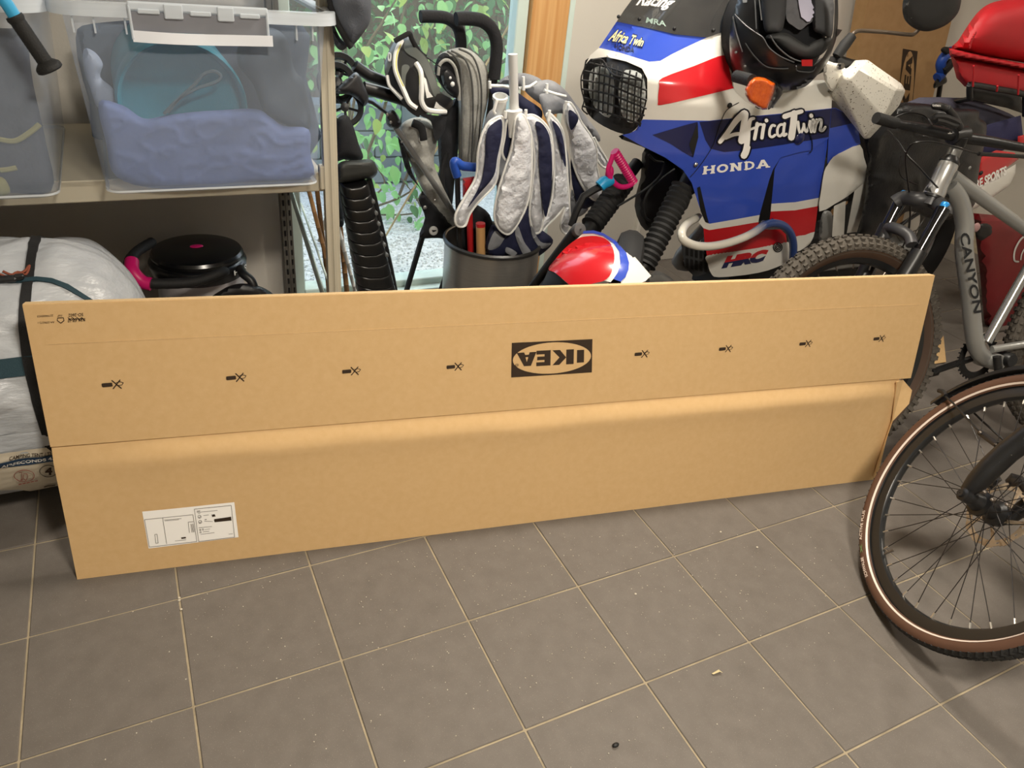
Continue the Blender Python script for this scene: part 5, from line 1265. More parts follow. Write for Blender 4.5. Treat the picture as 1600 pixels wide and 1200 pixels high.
BP = [PY(*Z3([p[:2]])[0], p[2]) for p in BL]
BARX0 = BP[7].x - 2.6; BARX1 = BP[9].x - 2.6
b = MB(); b.tube(cr(BP, 5), .0135, 14); obj('crash_bar', b, bar_mat(), moto, label='crash bar fading from white to blue')
b = MB(); b.tube([PY(*Z3([(925, 905)])[0], .09), PY(*Z3([(905, 930)])[0], .10), PY(*Z3([(960, 900)])[0], .10)], .010, 8); obj('bar_clamp', b, M_fn, moto)
# indicator
q0, q1 = PY(*Zm([(335, 795)])[0], .02), PY(*Zm([(500, 840)])[0], -.05)
ind = obj('indicator_stalk', MB().tube([q0, q1], .0165, 16), M_rub, moto)
b = MB(); puff(b, Zm([(428, 930), (470, 850), (520, 808), (570, 800), (640, 812), (742, 872), (732, 950), (700, 1040), (660, 1140), (605, 1146), (540, 1105), (470, 1058), (430, 990)]), dY(-.07), .030, .012, rmax=6, res=2.2); obj('amber_lens', b, M_amber, ind)
b = MB(); puff(b, crt(Zm([(640, 800), (742, 850), (812, 915), (806, 990), (720, 1105), (665, 1142), (700, 1040), (742, 880)]), 3, True), dY(-.04), .030, .03, rmax=5, res=3); obj('indicator_housing', b, M_dark, ind)
# hand guard, lever perch, mirror
def shell(name, pts, faces, m, parent, thick=.004, ang=25):
    b = MB(); P_ = []
    for p in pts: q = Zr4([p[:2]])[0]; P_.append(PY(q[0], q[1], p[2]))
    n = len(P_); c = sum(P_, V()) / n; back = [p + (p - CAM).normalized() * thick for p in P_]
    E_ = outer_edges([tuple(f) for f in faces])
    b.add(P_ + back, [tuple(f) for f in faces] + [tuple(i + n for i in reversed(f)) for f in faces] + [(e1, e0, e0 + n, e1 + n) for e0, e1 in E_])
    o = obj(name, b, m, parent, ang=ang)
    md = o.modifiers.new('bevel', 'BEVEL'); md.width = .006; md.segments = 2; md.limit_method = 'ANGLE'; md.angle_limit = math.radians(20)
    return o
M_hg = mat('speckled_white', (230, 227, 217), .38, specks=((104, 92, 72), .365, 150), var=.05, coat=.2)
hgp = [(330, 275, .06), (352, 246, .05), (405, 243, .05), (450, 275, .045), (545, 342, .05), (560, 370, .055), (535, 430, .06), (460, 515, .06), (412, 566, .06), (392, 566, .05), (258, 395, .10), (250, 372, .10), (262, 345, .10), (300, 305, .03),
       (372, 275, .005), (470, 480, .005), (285, 350, .04), (330, 330, .01), (522, 366, .02)]
shell('hand_guard', hgp, [(0, 1, 14), (1, 2, 14), (2, 3, 14), (3, 4, 18, 14), (4, 5, 18), (5, 6, 18), (6, 7, 15, 18), (7, 8, 15), (8, 9, 15), (14, 18, 15, 17), (17, 15, 9, 16), (16, 9, 10), (16, 10, 11, 12), (12, 13, 16), (13, 17, 16), (13, 0, 14, 17)], M_hg, moto, .05).data
b = MB(); puff(b, crt(Zr4([(236, 250), (268, 256), (300, 262), (318, 280), (345, 262), (330, 310), (290, 340), (262, 372), (238, 345), (226, 300)]), 3, True), dY(.06), .018, .02, rmax=7, res=4); hgb = obj('hand_guard_bracket', b, M_hg, moto)
q = PY(*Zr4([(296, 270)])[0], .035); obj('bolt', MB().lathe(q, (0, -1, .3), [(.001, .008), (.008, .008), (.010, .002), (.010, -.006)], 14), M_chrome, hgb)
b = MB(); puff(b, crt(Z6([(60, 440), (150, 460), (215, 480), (150, 530), (80, 540), (20, 500)]), 3, True), dY(.09), .03, .03, rmax=8, res=4); b.tube([PY(*p, .1) for p in Z6([(-180, 560), (-60, 500), (60, 480)])] , .02, 10); b.tube([V((2.25, .1, 1.0)), V((2.32, .40, 1.06)), V((2.25, .72, 1.0))], .014, 10); obj('handlebar', b, M_eng, moto)
mir = MB(); mir.tube(cr([PY(p[0], p[1], y) for p, y in zip(Z6([(40, 450), (150, 285), (180, 252), (230, 240), (400, 250), (600, 270), (645, 262), (690, 215)]), (.09, .09, .09, .09, .08, .075, .075, .07))], 5), .0058, 10); mo = obj('mirror_stem', mir, mat('worn_stem', (92, 80, 68), .45, metal=.4, var=.3), moto)
b = MB(); b.tube([PY(*p, .09) for p in Z6([(38, 440), (100, 350), (158, 278)])], [.015, .017, .014], 14); obj('mirror_boot', b, M_rub, mo)
b = MB(); puff(b, crt(Z6([(556, 0), (550, 80), (572, 160), (640, 220), (720, 245), (800, 235), (900, 190), (975, 115), (1004, 40), (1010, -70), (960, -150), (800, -190), (650, -140), (580, -70)]), 4, True), dY(.06), .035, .012, rmax=22, res=6); obj('mirror_head', b, mat('mirror_black', (30, 30, 31), .6, specks=((96, 96, 92), .28, 60)), mo)
# seat, tail, rear wheel
b = MB(); puff(b, crt(Zr4([(560, 420), (760, 398), (840, 408), (930, 440), (1005, 475), (1034, 520), (1030, 570), (960, 608), (870, 640), (700, 650), (560, 640)]), 3, True), dY(.30), .10, .22, rmax=26, res=8); st_ = obj('seat', b, mat('grey_seat', (72, 72, 88), .8, bump=.2, bscale=300), moto)
b = MB(); puff(b, Zr4([(850, 520), (1030, 470), (1040, 560), (960, 612), (870, 645), (845, 600)]), dY(.21), .012, .02, rmax=10, res=6); obj('seat_side', b, mat('navy_seat', (44, 44, 84), .75, bump=.2, bscale=300), st_)
tp = lambda name, L, m, y, f=.012, label=None, rm=7, Z=Zr4, par=moto, res=5: obj(name, puff(MB(), Z(L), dY(y), f, .02, rmax=rm, res=res), m, par, label=label)
tr_ = tp('tail_panel', [(858, 645), (930, 612), (1005, 622), (1022, 648), (990, 672), (925, 720), (855, 772), (845, 700)], M_fr, .16, label='red tail side panel')
tp('tail_panel', [(855, 772), (925, 720), (1010, 668), (1008, 705), (985, 755), (900, 815), (825, 862), (815, 830)], M_fw, .165, label='white tail side panel')
tp('tail_light', [(1018, 555), (1080, 540), (1100, 600), (1016, 606)], M_fr, .18)
zt_ = lambda x, y: lifted(dY(.16), .016)(*Zr4([(x, y)])[0])
b = MB(); text_on(b, 'TOURE SPORTS', [(790, 800), (972, 712), (972, 674), (790, 762)], zt_, bold=.04); obj('lettering', b, M_paper, tr_, smooth=False)
obj('bolt', MB().ell(PY(*Zr4([(868, 705)])[0], .145), (.009, .006, .009), 12, 8), M_eng, tr_)
RA = V((3.42, .42, .33)); 
b = MB(); b.lathe(RA, (0, 1, 0), [(.20, -.05), (.24, -.065), (.30, -.06), (.328, -.03), (.328, .03), (.30, .06), (.24, .065), (.20, .05), (.20, -.05)], 48); obj('rear_tyre', b, M_rub, moto)
b = MB(); b.lathe(RA, (0, 1, 0), [(.205, -.045), (.19, -.04), (.19, .04), (.205, .045)], 40); b.lathe(RA, (0, 1, 0), [(.001, -.1), (.05, -.09), (.05, .09), (.001, .1)], 16)
for k in range(16):
    a = k * math.pi / 8; b.tube([RA + V((.045 * math.cos(a), .04 if k % 2 else -.04, .045 * math.sin(a))), RA + V((.195 * math.cos(a), 0, .195 * math.sin(a)))], .0025, 5)
obj('rear_rim', b, M_alum, moto)
b = MB(); b.box((3.05, .28, .36), (.75, .05, .07), bev=.01); b.box((3.05, .55, .36), (.75, .05, .07), bev=.01); obj('swingarm', b, M_alum, moto)
b = MB(); b.tube([V((2.72, .22, .28)), V((2.82, -.04, .0))], .012, 8); b.box((2.82, -.045, .004), (.07, .05, .008)); obj('side_stand', b, M_eng, moto)
b = MB(); puff(b, crt(Z3([(1160, 870), (1180, 858), (1200, 872), (1202, 930), (1196, 965), (1150, 985), (1148, 930)]), 3, True), dY(.2), .025, .02, rmax=8, res=4); obj('reservoir', b, M_alum, moto)
b = MB(); puff(b, Z3([(1140, 900), (1200, 880), (1300, 800), (1300, 1130), (1050, 1130), (1100, 1010)]), dY(.28), .02, .05, rmax=8, res=9); obj('frame_side', b, M_eng, moto)
# luggage: red top case on a black rack, dark red side case
M_case = mat('case_red', (190, 30, 40), .55, var=.1, vscale=9, bump=.06, bscale=300)
tcs = thing('top_case', 'bright red hard plastic top case on the black rack at the back of the motorcycle', 'top case', PY(1560, 140, .25))
ZR = lambda L, y: [PY(*Zr4([p])[0], y) for p in L]
b = MB(); puff(b, crt(Zr4([(748, 196), (775, 165), (810, 110), (855, 50), (905, 14), (980, -5), (1150, -40), (1400, -50), (1420, 300), (1300, 290), (1180, 275), (1043, 256), (900, 232), (800, 212)]), 4, True), dY(.28), .16, .2, rmax=42, res=8); obj('lid', b, M_case, tcs)
b = MB(); puff(b, Zr4([(742, 222), (900, 252), (1043, 280), (1200, 305), (1420, 330), (1400, 460), (1200, 420), (1043, 385), (850, 366), (800, 352), (768, 318)]), dY(.28), .13, .2, rmax=10, res=4); bs_ = obj('base', b, M_case, tcs)
b = MB(); puff(b, Zr4([(738, 196), (800, 210), (900, 232), (1043, 258), (1420, 315), (1420, 338), (1043, 284), (900, 256), (740, 228)]), dY(.24), .12, .2, rmax=3, res=3); obj('flange', b, M_case, tcs)
for x, y0, y1 in ((838, 268, 352), (1022, 305, 385), (1160, 325, 410), (935, 350, 372)): b = MB(); b.tube([PY(*Zr4([(x, y0)])[0], .135), PY(*Zr4([(x - 3, y1)])[0], .14)], .0035, 6); obj('case_rib', b, M_case, bs_)
b = MB(); puff(b, crt(Zr4([(822, 165), (845, 128), (850, 134), (832, 170), (826, 195), (819, 195)]), 2, True), dY(.150), .006, .02, rmax=3, res=2); obj('hinge_rib', b, M_case, tcs)
b = MB(); b.tube(cr([PY(*Zr4([p])[0], .16) for p in ((822, 400), (822, 352), (835, 346), (930, 362), (1035, 382), (1048, 400), (1048, 470))], 4), .011, 10); b.tube([PY(*Zr4([p])[0], .22) for p in ((830, 395), (1040, 440), (1300, 480))], .012, 8); b.tube([PY(*Zr4([(830, 400)])[0], .2), PY(*Zr4([(700, 430)])[0], .35)], .009, 8); obj('luggage_rack', b, M_dark, moto)
b = MB(); puff(b, Zr4([(826, 352), (1030, 388), (1045, 465), (930, 425), (826, 400)]), dY(.20), .012, .02, rmax=6, res=6); obj('rack_plate', b, M_eng, moto)
M_pan = mat('pannier_red', (120, 16, 26), .4, var=.15, vscale=6)
pan = thing('pannier', 'dark red side case low on the motorcycle behind the silver bicycle frame', 'side case', PY(1560, 400, .08))
b = MB(); puff(b, Zr4([(835, 868), (960, 880), (1060, 905), (1300, 940), (1500, 1000), (1500, 1600), (1100, 1560), (920, 1480), (880, 1300), (862, 1100)]), dY(.14), .10, .14, rmax=16, res=9); obj('shell', b, M_pan, pan)
pm_ = lambda x, y: lifted(dY(.14), .106)(*Zr4([(x, y)])[0])
b = MB(); ribbon(b, crt([(1060, 955), (1030, 975), (1006, 1020), (1004, 1060), (1020, 1066)], 5), 7, pm_); ribbon(b, crt([(1090, 985), (1060, 995), (1036, 1030), (1030, 1058)], 5), 5, pm_); obj('emblem', b, M_white, pan, smooth=False)
b = MB(); puff(b, crt(Zr4([(850, 930), (880, 905), (915, 920), (912, 960), (870, 980), (848, 965)]), 3, True), lifted(dY(.14), .09), .02, .02, rmax=6, res=4); la = obj('latch', b, M_eng, pan)
b = MB(); puff(b, crt(Zr4([(840, 915), (858, 908), (866, 925), (850, 945), (838, 940)]), 3, True), lifted(dY(.14), .11), .01, .01, rmax=4, res=3); obj('key_tag', b, mat('pale_tag', (190, 150, 150), .5), la)
# black leather jacket thrown over tank and seat
b = MB(); puff(b, crt(Zr4([(505, 445), (545, 418), (650, 424), (745, 440), (850, 447), (862, 480), (890, 505), (886, 570), (868, 650), (850, 760), (830, 850), (700, 900), (580, 860), (520, 900), (440, 955), (370, 955), (392, 830), (402, 720), (408, 640), (395, 560), (450, 500)]), 4, True), dY(.10), .045, .06, rmax=22, res=4.5, wr=(.014, 9, .020, 5, 11))
jk = obj('jacket', b, mat('black_leather', (24, 25, 29), .36, var=.3, vscale=12, bump=.08, bscale=120), label='creased black leather jacket thrown over the tank and seat of the motorcycle', cat='jacket')
for q_, r_ in (((822, 684), .007),): obj('press_stud', MB().ell(PY(*Zr4([q_])[0], .055), (r_, r_ * .5, r_), 10, 6), M_alum, jk)
# full-face helmet resting on the left grip
mh = thing('motorcycle_helmet', 'open black full-face helmet with a red chin tag resting on the motorcycle beside its screen', 'helmet', PY(1225, 140, .08))
HC = PY(1222, 30, .07); HE = dE(HC, (.165, .185, .155))
HE2 = dE(HC + RF * .045, (.150, .172, .110))
HOP = [(530, -200), (528, 0), (545, 290), (615, 380), (650, 440), (770, 570), (880, 650), (1010, 690), (1130, 690), (1235, 600), (1310, 450), (1350, 320), (1358, 0), (1345, -200)]
HOUT = [(330, 60), (285, 220), (266, 400), (275, 600), (315, 760), (400, 825), (520, 862), (700, 920), (850, 942), (1000, 922), (1085, 880), (1200, 760), (1290, 645), (1345, 500), (1382, 380), (1398, 200), (1396, 0), (1385, -200)]
M_hsh = mat('helmet_black', (17, 18, 22), .30, spec=.6)
b = MB(); patch(b, Zm([(395, -200)] + crt(HOUT, 4)[0:] + list(reversed(crt(HOP, 4)))), HE, thick=.03, res=6)
patch(b, Zm([(395, -200), (1385, -200), (1330, -300), (1150, -430), (850, -480), (560, -430), (430, -300)]), HE, thick=.03, res=9); obj('shell', b, M_hsh, mh)
b = MB(); b.ell(HC + RF * .08, (.150, .165, .12), 24, 16, (RX, RD, RF)); obj('liner', b, M_soft, mh)
def hm(name, L, m, lift, thick=.012, parent=mh, n=4, wr=None, res=5, E_=None): return obj(name, patch(MB(), crt(Zm(L), n, True), E_ or HE, thick=thick, res=res, lift=lift, wr=wr), m, parent)
M_pad = mat('charcoal_padding', (66, 67, 69), .85, bump=.1, bscale=250)
obj('cheek_pad', puff(MB(), crt(Zm([(598, -50), (612, 220), (640, 330), (690, 345), (800, 330), (840, 220), (865, 0), (850, -200), (650, -200)]), 4, True), HE2, .030, .01, rmax=12, res=4), M_pad, mh)
obj('cheek_pad', puff(MB(), crt(Zm([(1128, 0), (1135, 290), (1210, 350), (1325, 385), (1350, 200), (1350, 0), (1280, -200), (1140, -200)]), 4, True), HE2, .030, .01, rmax=12, res=4), M_pad, mh)
obj('chin_pad', puff(MB(), crt(Zm([(640, 392), (720, 345), (860, 345), (950, 395), (1060, 465), (1110, 450), (1180, 415), (1325, 385), (1290, 500), (1200, 585), (1080, 612), (960, 590), (860, 535), (750, 450)]), 4, True), HE2, .030, .01, rmax=12, res=4), mat('grey_padding', (54, 55, 55), .9, bump=.1, bscale=250), mh)
hm('cloth_lining', [(870, -50), (858, 190), (930, 270), (1005, 310), (1070, 260), (1135, 200), (1115, 0), (1000, -120)], mat('grey_lining', (104, 104, 108), .8, var=.3, vscale=40), .006, wr=(.006, 60), E_=HE2)
hm('torn_wadding', [(975, -40), (995, 90), (1012, 175), (1050, 205), (1075, 228), (1105, 222), (1120, 190), (1140, 175), (1128, 150), (1158, 132), (1130, 100), (1145, 80), (1122, 30), (1110, -60)], mat('lilac_wadding', (206, 204, 226), .8, var=.1), .016, n=1, E_=HE2)
hm('red_tag', [(1015, 622), (1132, 620), (1130, 690), (1020, 688)], mat('tag_red', (206, 40, 44), .4), .012, n=1)
b = MB()
for L in ([(320, 150), (440, 270), (570, 360), (620, 400), (680, 500), (800, 590), (940, 650)], [(300, 170), (340, 350), (400, 540)], [(430, 450), (520, 580), (640, 690), (760, 715), (880, 715)], [(530, 0), (545, 300)], [(575, 0), (600, 210)], [(690, 370), (760, 480), (900, 600), (1040, 650)], [(960, 690), (970, 735), (1060, 750), (1130, 745), (1165, 700)]):
    b.tube([lifted(HE, .004)(*p) for p in crt(Zm(L), 4)], .0018, 5)
obj('shell_line', b, mat('trim_grey', (70, 72, 74), .4), mh)
for p in ((333, 545), (428, 690)): obj('visor_screw', MB().ell(lifted(HE, .003)(*Zm([p])[0]), (.004, .004, .004), 10, 6), M_alum, mh)
hm('vent_tab', [(1385, 300), (1440, 312), (1405, 362), (1378, 390)], M_dark, .002, n=1)
hm('catch', [(400, -10), (450, -8), (448, 25), (405, 30)], M_alum, .004, n=1)
# ---------------------------------------------------------------- bicycles
M_btyre = mat('tyre_black', (30, 30, 30), .75, var=.2, vscale=30, bump=.2, bscale=200)
M_knob = mat('tyre_dusty', (84, 78, 70), .85, var=.3, vscale=40)
M_brown = mat('tan_sidewall', (74, 54, 40), .7, var=.15, vscale=20)
M_tan = mat('brown_sidewall', (88, 60, 44), .65, var=.12, vscale=15)
M_refl = mat('reflective_stripe', (226, 212, 200), .35, var=.05)
M_rim = mat('rim_black', (30, 31, 32), .3, spec=.6)
M_spoke = mat('spoke_steel', (120, 112, 104), .35, metal=.7)
M_spoked = mat('spoke_black', (38, 34, 32), .4, metal=.3)
M_bikeb = mat('bike_black', (24, 24, 25), .38, var=.2, vscale=20, specks=((120, 116, 108), .26, 160))
M_frame = mat('silver_alloy', (158, 158, 155), .32, metal=.45, var=.12, vscale=4)
M_cable = mat('cable_black', (18, 18, 19), .4)
def frame_of(n):
    n = V(n).normalized(); h = V((0, 0, 1)).cross(n).normalized(); u = n.cross(h)
    if u.z < 0: u = -u
    return n, h, u
def spokes(c, n, r0, r1, off, cnt, rad, parent, m, nip):
    N, h, u = frame_of(n)
    for k in range(cnt):
        side = 1 if k % 2 else -1; cross = 1 if (k // 2) % 2 else -1
        a1 = 2 * math.pi * k / cnt; a0 = a1 + cross * 1.15
        p0 = c + N * (off * side) + (h * math.cos(a0) + u * math.sin(a0)) * r0
        p1 = c + (h * math.cos(a1) + u * math.sin(a1)) * r1
        d = (p1 - p0).normalized()
        so = obj('spoke', MB().tube([p0, p1], rad, 5), m, parent)
        obj('nipple', MB().tube([p1 - d * .016, p1 - d * .001], .0027, 6), nip, so)
# ---- silver mountain bike leaning on the motorcycle
az, le = math.radians(168.9), math.radians(15.9)
h_ = V((math.cos(az), math.sin(az), 0)); l_ = V((h_.y, -h_.x, 0)); u_ = V((0, 0, 1)) * math.cos(le) + l_ * math.sin(le); n_m = l_ * math.cos(le) - V((0, 0, 1)) * math.sin(le)
CT = V((2.235, -.427, 0)); FAx = CT + u_ * .37
dM = lambda off=0.0: (lambda u, v: PL(u, v, CT + n_m * off, n_m))
Z7 = zz(1380, 140, 4.2864); Z8 = zz(1380, 380, 5.0)
def M7(L, off=0.0): return [dM(p[2] if len(p) > 2 else off)(*Z7([p[:2]])[0]) for p in L]
def M8(L, off=0.0): return [dM(p[2] if len(p) > 2 else off)(*Z8([p[:2]])[0]) for p in L]
mtb = thing('mountain_bike', 'silver mountain bike with knobbly tan wall tyres leaning against the motorcycle', 'bicycle', CT + V((.5, -.1, 0)))
def knobby(c, n, name):
    N, h, u = frame_of(n)
    b = MB(); b.lathe(c, n, [(.302, -.014), (.318, -.0275), (.336, -.031), (.352, -.023), (.361, -.010), (.362, 0), (.361, .010), (.352, .023), (.336, .031), (.318, .0275), (.302, .014)], 72); t = obj(name, b, M_knob, mtb)
    b = MB()
    for s in (-1, 1): b.lathe(c, n, [(.300, s * .015), (.312, s * .0250), (.324, s * .0295)], 72)
    obj('sidewall', b, M_brown, t)
    b = MB(); rk = random.Random(2)
    for k in range(84):
        a = 2 * math.pi * k / 84
        for ro, of, w_, hh in ((.361, -.007, .009, .008), (.361, .007, .009, .008), (.353, .021, .010, .008), (.353, -.021, .010, .008), (.340, .0300, .008, .006), (.340, -.0300, .008, .006), (.329, .0305, .008, .004), (.329, -.0305, .008, .004)):
            aa = a + (.5 * 2 * math.pi / 84 if of > 0 else 0); d = h * math.cos(aa) + u * math.sin(aa); tt = d.cross(N)
            out = (d + N * (of * 22)).normalized(); b.box(c + d * ro + N * of, (.013, w_, hh * 1.6), ax=(tt, out.cross(tt), out))
    obj('knobs', b, M_knob, t, smooth=False, kind='stuff')
    b = MB(); b.lathe(c, n, [(.300, -.016), (.284, -.013), (.278, 0), (.284, .013), (.300, .016), (.297, 0), (.300, -.016)], 72); r = obj('rim', b, M_rim, mtb)
    b = MB(); b.lathe(c, n, [(.001, -.055), (.014, -.054), (.016, -.036), (.030, -.034), (.030, -.028), (.017, -.024), (.017, .024), (.030, .028), (.030, .034), (.016, .036), (.014, .054), (.001, .055)], 20); obj('hub', b, M_bikeb, mtb)
    spokes(c, n, .028, .281, .03, 28, .0011, r, M_spoked, M_spoke)
knobby(FAx, n_m, 'front_tyre')
BB = dM()(1545, 562)
# head tube, frame tubes
ht, hb2 = M7([(440, 492)])[0], M7([(332, 715)])[0]
hd_ = (ht - hb2).normalized()
b = MB(); b.lathe(hb2, hd_, [(.030, 0), (.0315, .004), (.0315, .02), (.029, .03), (.0285, (ht - hb2).length - .03), (.0295, (ht - hb2).length - .012), (.028, (ht - hb2).length)], 28, cap=True); obj('head_tube', b, mat('polished_alloy', (190, 190, 188), .25, metal=.7), mtb, label='bright silver head tube')
b = MB(); b.lathe(ht, hd_, [(.029, -.002), (.029, .006), (.022, .016), (.020, .02)], 24, cap=True); b.lathe(hb2, hd_, [(.031, -.006), (.031, .002)], 24, cap=True); obj('headset', b, M_bikeb, mtb)
dt = M7([(440, 640), (510, 745), (545, 900)]) + M8([(632, 60), (675, 400), (726, 810)]) + [BB]
b = MB(); b.tube(cr(dt, 4), .0265, 18); obj('down_tube', b, M_frame, mtb)
e_top = M7([(455, 577), (943, 930)]); e_top.append(e_top[0] + (e_top[1] - e_top[0]) * 2.6)
b = MB(); b.tube(e_top, [.0215, .0185, .016], 16); obj('top_tube', b, M_frame, mtb)
st0 = M8([(810, 770), (1100, 250)]); st1 = st0[0] + (st0[1] - st0[0]) * 2.1
b = MB(); b.tube([st0[0], st1], .0165, 16); obj('seat_tube', b, mat('bright_alloy', (178, 178, 176), .22, metal=.8), mtb)
b = MB(); b.tube([st1, st1 + (st1 - st0[0]).normalized() * .18], .0135, 12); b.ell(st1 + (st1 - st0[0]).normalized() * .20, (.12, .06, .03), 18, 10); obj('saddle_post', b, M_bikeb, mtb)
b = MB(); ax_ = n_m; b.lathe(BB, ax_, [(.001, -.045), (.026, -.044), (.028, -.03), (.028, .03), (.026, .044), (.001, .045)], 22); obj('bottom_bracket', b, M_frame, mtb)
b = MB(); b.lathe(M8([(888, 885)])[0] - n_m * .03, n_m, [(.001, -.03), (.020, -.03), (.024, -.024), (.024, .02), (.001, .02)], 20); b.tube([M8([(888, 885)], -.05)[0], M8([(900, 985)], -.055)[0], M8([(930, 1250)], -.06)[0]], .013, 10); obj('crank', b, M_bikeb, mtb)
RAx = FAx - h_ * (( FAx - BB).dot(h_) + .43) ; RAx = RAx - V((0, 0, 0))
knobby(RAx, n_m, 'rear_tyre')
cs0, cs1 = M8([(850, 830)], -.02)[0], RAx - n_m * .055
b = MB(); b.tube([cs0, M8([(1100, 790)], -.045)[0], cs1], .0125, 10); b.tube([BB + n_m * .03, RAx + n_m * .055], .0125, 10); b.tube([st1 - (st1 - st0[0]) * .25, RAx - n_m * .06], .010, 10); b.tube([st1 - (st1 - st0[0]) * .25, RAx + n_m * .06], .010, 10); obj('rear_stays', b, M_frame, mtb)
b = MB(); b.lathe(BB + n_m * .045, n_m, [(.055, -.002), (.075, -.002), (.079, 0), (.075, .002), (.055, .002), (.055, -.002)], 40)
for k in range(32): a = k * math.pi / 16; d = h_ * math.cos(a) + u_ * math.sin(a); b.box(BB + n_m * .045 + d * .080, (.008, .005, .004), ax=(d, d.cross(n_m), n_m))
b.tube([BB + n_m * .045, BB + n_m * .06 + h_ * .165 - u_ * .05], .011, 8); b.box(BB + n_m * .11 + h_ * .17 - u_ * .05, (.09, .10, .025), bev=.006); obj('chainring', b, M_bikeb, mtb)
b = MB(); b.tube(cr([V(p) for p in [BB + n_m * .045 + u_ * .08, RAx + n_m * .045 + u_ * .06]] , 4), .004, 6); b.tube([BB + n_m * .045 - u_ * .08, RAx + n_m * .045 - u_ * .10], .004, 6); obj('chain', b, M_spoke, mtb)
# lettering down the down tube
Lt = ((Z8([(648, 60)])[0], 'C'),)
b = MB(); dl = lambda x, y: lifted(dM(-.0285), .0)(x, y)
text_on(b, 'CANYON', [(1499, 366), (1522, 490), (1535, 488), (1514, 362)], dl, bold=.02)
obj('lettering', b, M_bikeb, mtb, smooth=False)
b = MB(); hm_ = lambda x, y: dM(-.0325)(*Z7([(x, y)])[0])
flatpoly(b, [(278, 672), (300, 645), (308, 668), (296, 684)], hm_); flatpoly(b, [(300, 682), (312, 650), (326, 690)], hm_); obj('emblem', b, M_bikeb, mtb, smooth=False)
# suspension fork
cap0, cap1 = M7([(140, 700)], .075)[0], M7([(412, 775)], -.060)[0]
ax0 = (hb2 - ht).normalized()
drop0, drop1 = FAx + n_m * .062, FAx - n_m * .062
b = MB(); pc_ = M7([(75, 760, .075), (135, 728, .06), (230, 735, .02), (330, 745, 0), (400, 800, -.05), (405, 840, -.06)]); b.tube(cr(pc_, 5), .023, 14); b.tube([hb2, hb2 + ax0 * .03], .026, 14); obj('fork_crown', b, mat('satin_fork', (52, 52, 54), .4, var=.15), mtb)
l1 = M7([(403, 800), (345, 900), (210, 1140)], -.062); l0 = M7([(120, 735), (70, 830), (15, 940)], .072)
for a, d_ in ((l1, drop1), (l0, drop0)):
    e = a[2]
    b = MB(); b.tube([a[0], a[1], e], [.0215, .0185, .0185], 14); obj('stanchion', b, mat('stanchion_black', (16, 16, 18), .12, spec=.8), mtb)
    b = MB(); b.tube([a[1] + (e - a[1]) * .75, e, d_ + (e - d_) * .25, d_], [.0235, .024, .022, .018], 14); obj('fork_lower', b, M_bikeb, mtb)
for c_, nm in ((cap0, 'left'), (cap1, 'right')):
    obj('dial', MB().lathe(c_, -ax0, [(.001, .010), (.010, .009), (.013, .004), (.013, -.006), (.001, -.006)], 10), mat('cyan_anodised', (40, 140, 214), .3, metal=.3), mtb, label='bright blue fork dial')
b = MB(); b.tube(cr(M7([(20, 985, .06), (40, 925, .05), (120, 945, .0), (175, 985, -.03), (192, 1040, -.05)]), 5), .017, 10); obj('fork_brace', b, mat('satin_fork2', (66, 66, 68), .45, var=.15), mtb)
# stem and handlebar, cables, display mount
YB0, YB1 = PL(1388, 192, (2.30, -.10, 1.0), (.25, .97, 0)), None
bc_ = PL(1497, 212, ht + hd_ * .08, n_m)
b = MB(); b.tube([ht, ht + hd_ * .05], .0150, 14); b.lathe(ht + hd_ * .012, hd_, [(.020, 0), (.020, .035), (.017, .04)], 18, cap=True); obj('steerer', b, mat('spacer', (120, 120, 118), .3, metal=.6), mtb)
b = MB(); b.tube([ht + hd_ * .055, bc_ + V((0, -.01, .0))], .021, 12); b.tube([bc_ - V((.03, 0, 0)), bc_ + V((.03, 0, .004))], .024, 12); obj('stem', b, M_bikeb, mtb)
hp_ = lambda u, v, y: PY(u, v, y)
yb_ = bc_.y
hbp = [PY(1386, 189, yb_ + .05), PY(1400, 193, yb_ + .045), PY(1450, 203, yb_ + .01), PY(1497, 214, yb_), PY(1545, 221, yb_ - .03), PY(1605, 232, yb_ - .06), PY(1660, 240, yb_ - .08), PY(1720, 246, yb_ - .09)]
b = MB(); b.tube(hbp, [.0120, .0120, .0155, .0165, .0160, .0130, .0120, .0120], 14); obj('handlebar', b, M_bikeb, mtb)
b = MB(); b.tube(hbp[6:], .0165, 14); obj('grip', b, M_rub, mtb); b = MB(); b.tube([hbp[0] - (hbp[1] - hbp[0]) * 1.2, hbp[1]], .016, 14); obj('grip', b, M_rub, mtb)
def cab(L, name='cable', r=.0026, y=None): b = MB(); b.tube(cr([PY(*Z7([p[:2]])[0], p[2]) for p in L], 6), r, 6); obj(name, b, M_cable, mtb)
yf_ = yb_
cab([(880, 450, yf_ - .10), (760, 440, yf_ - .10), (620, 425, yf_ - .10), (480, 385, yf_ - .10), (330, 350, yf_ - .08), (220, 355, yf_ - .06), (170, 390, yf_ - .04), (150, 470, yf_ - .02), (165, 620, yf_), (180, 760, yf_ + .02), (170, 950, yf_ + .02), (100, 1120, yf_ + .02)])
cab([(30, 270, yf_ + .03), (100, 350, yf_ + .0), (160, 440, yf_ - .03), (240, 520, yf_ - .05), (330, 620, yf_ - .05), (400, 690, yf_ - .05), (470, 745, yf_ - .05), (495, 765, yf_ - .02)])
cab([(120, 440, yf_ + .02), (105, 520, yf_ + .02), (130, 590, yf_ + .02), (230, 640, yf_ + .02)], r=.0022)
cab([(70, 190, yf_ + .06), (160, 155, yf_ + .05), (250, 165, yf_ + .04), (300, 195, yf_ + .03), (330, 240, yf_ + .0)], r=.0022)
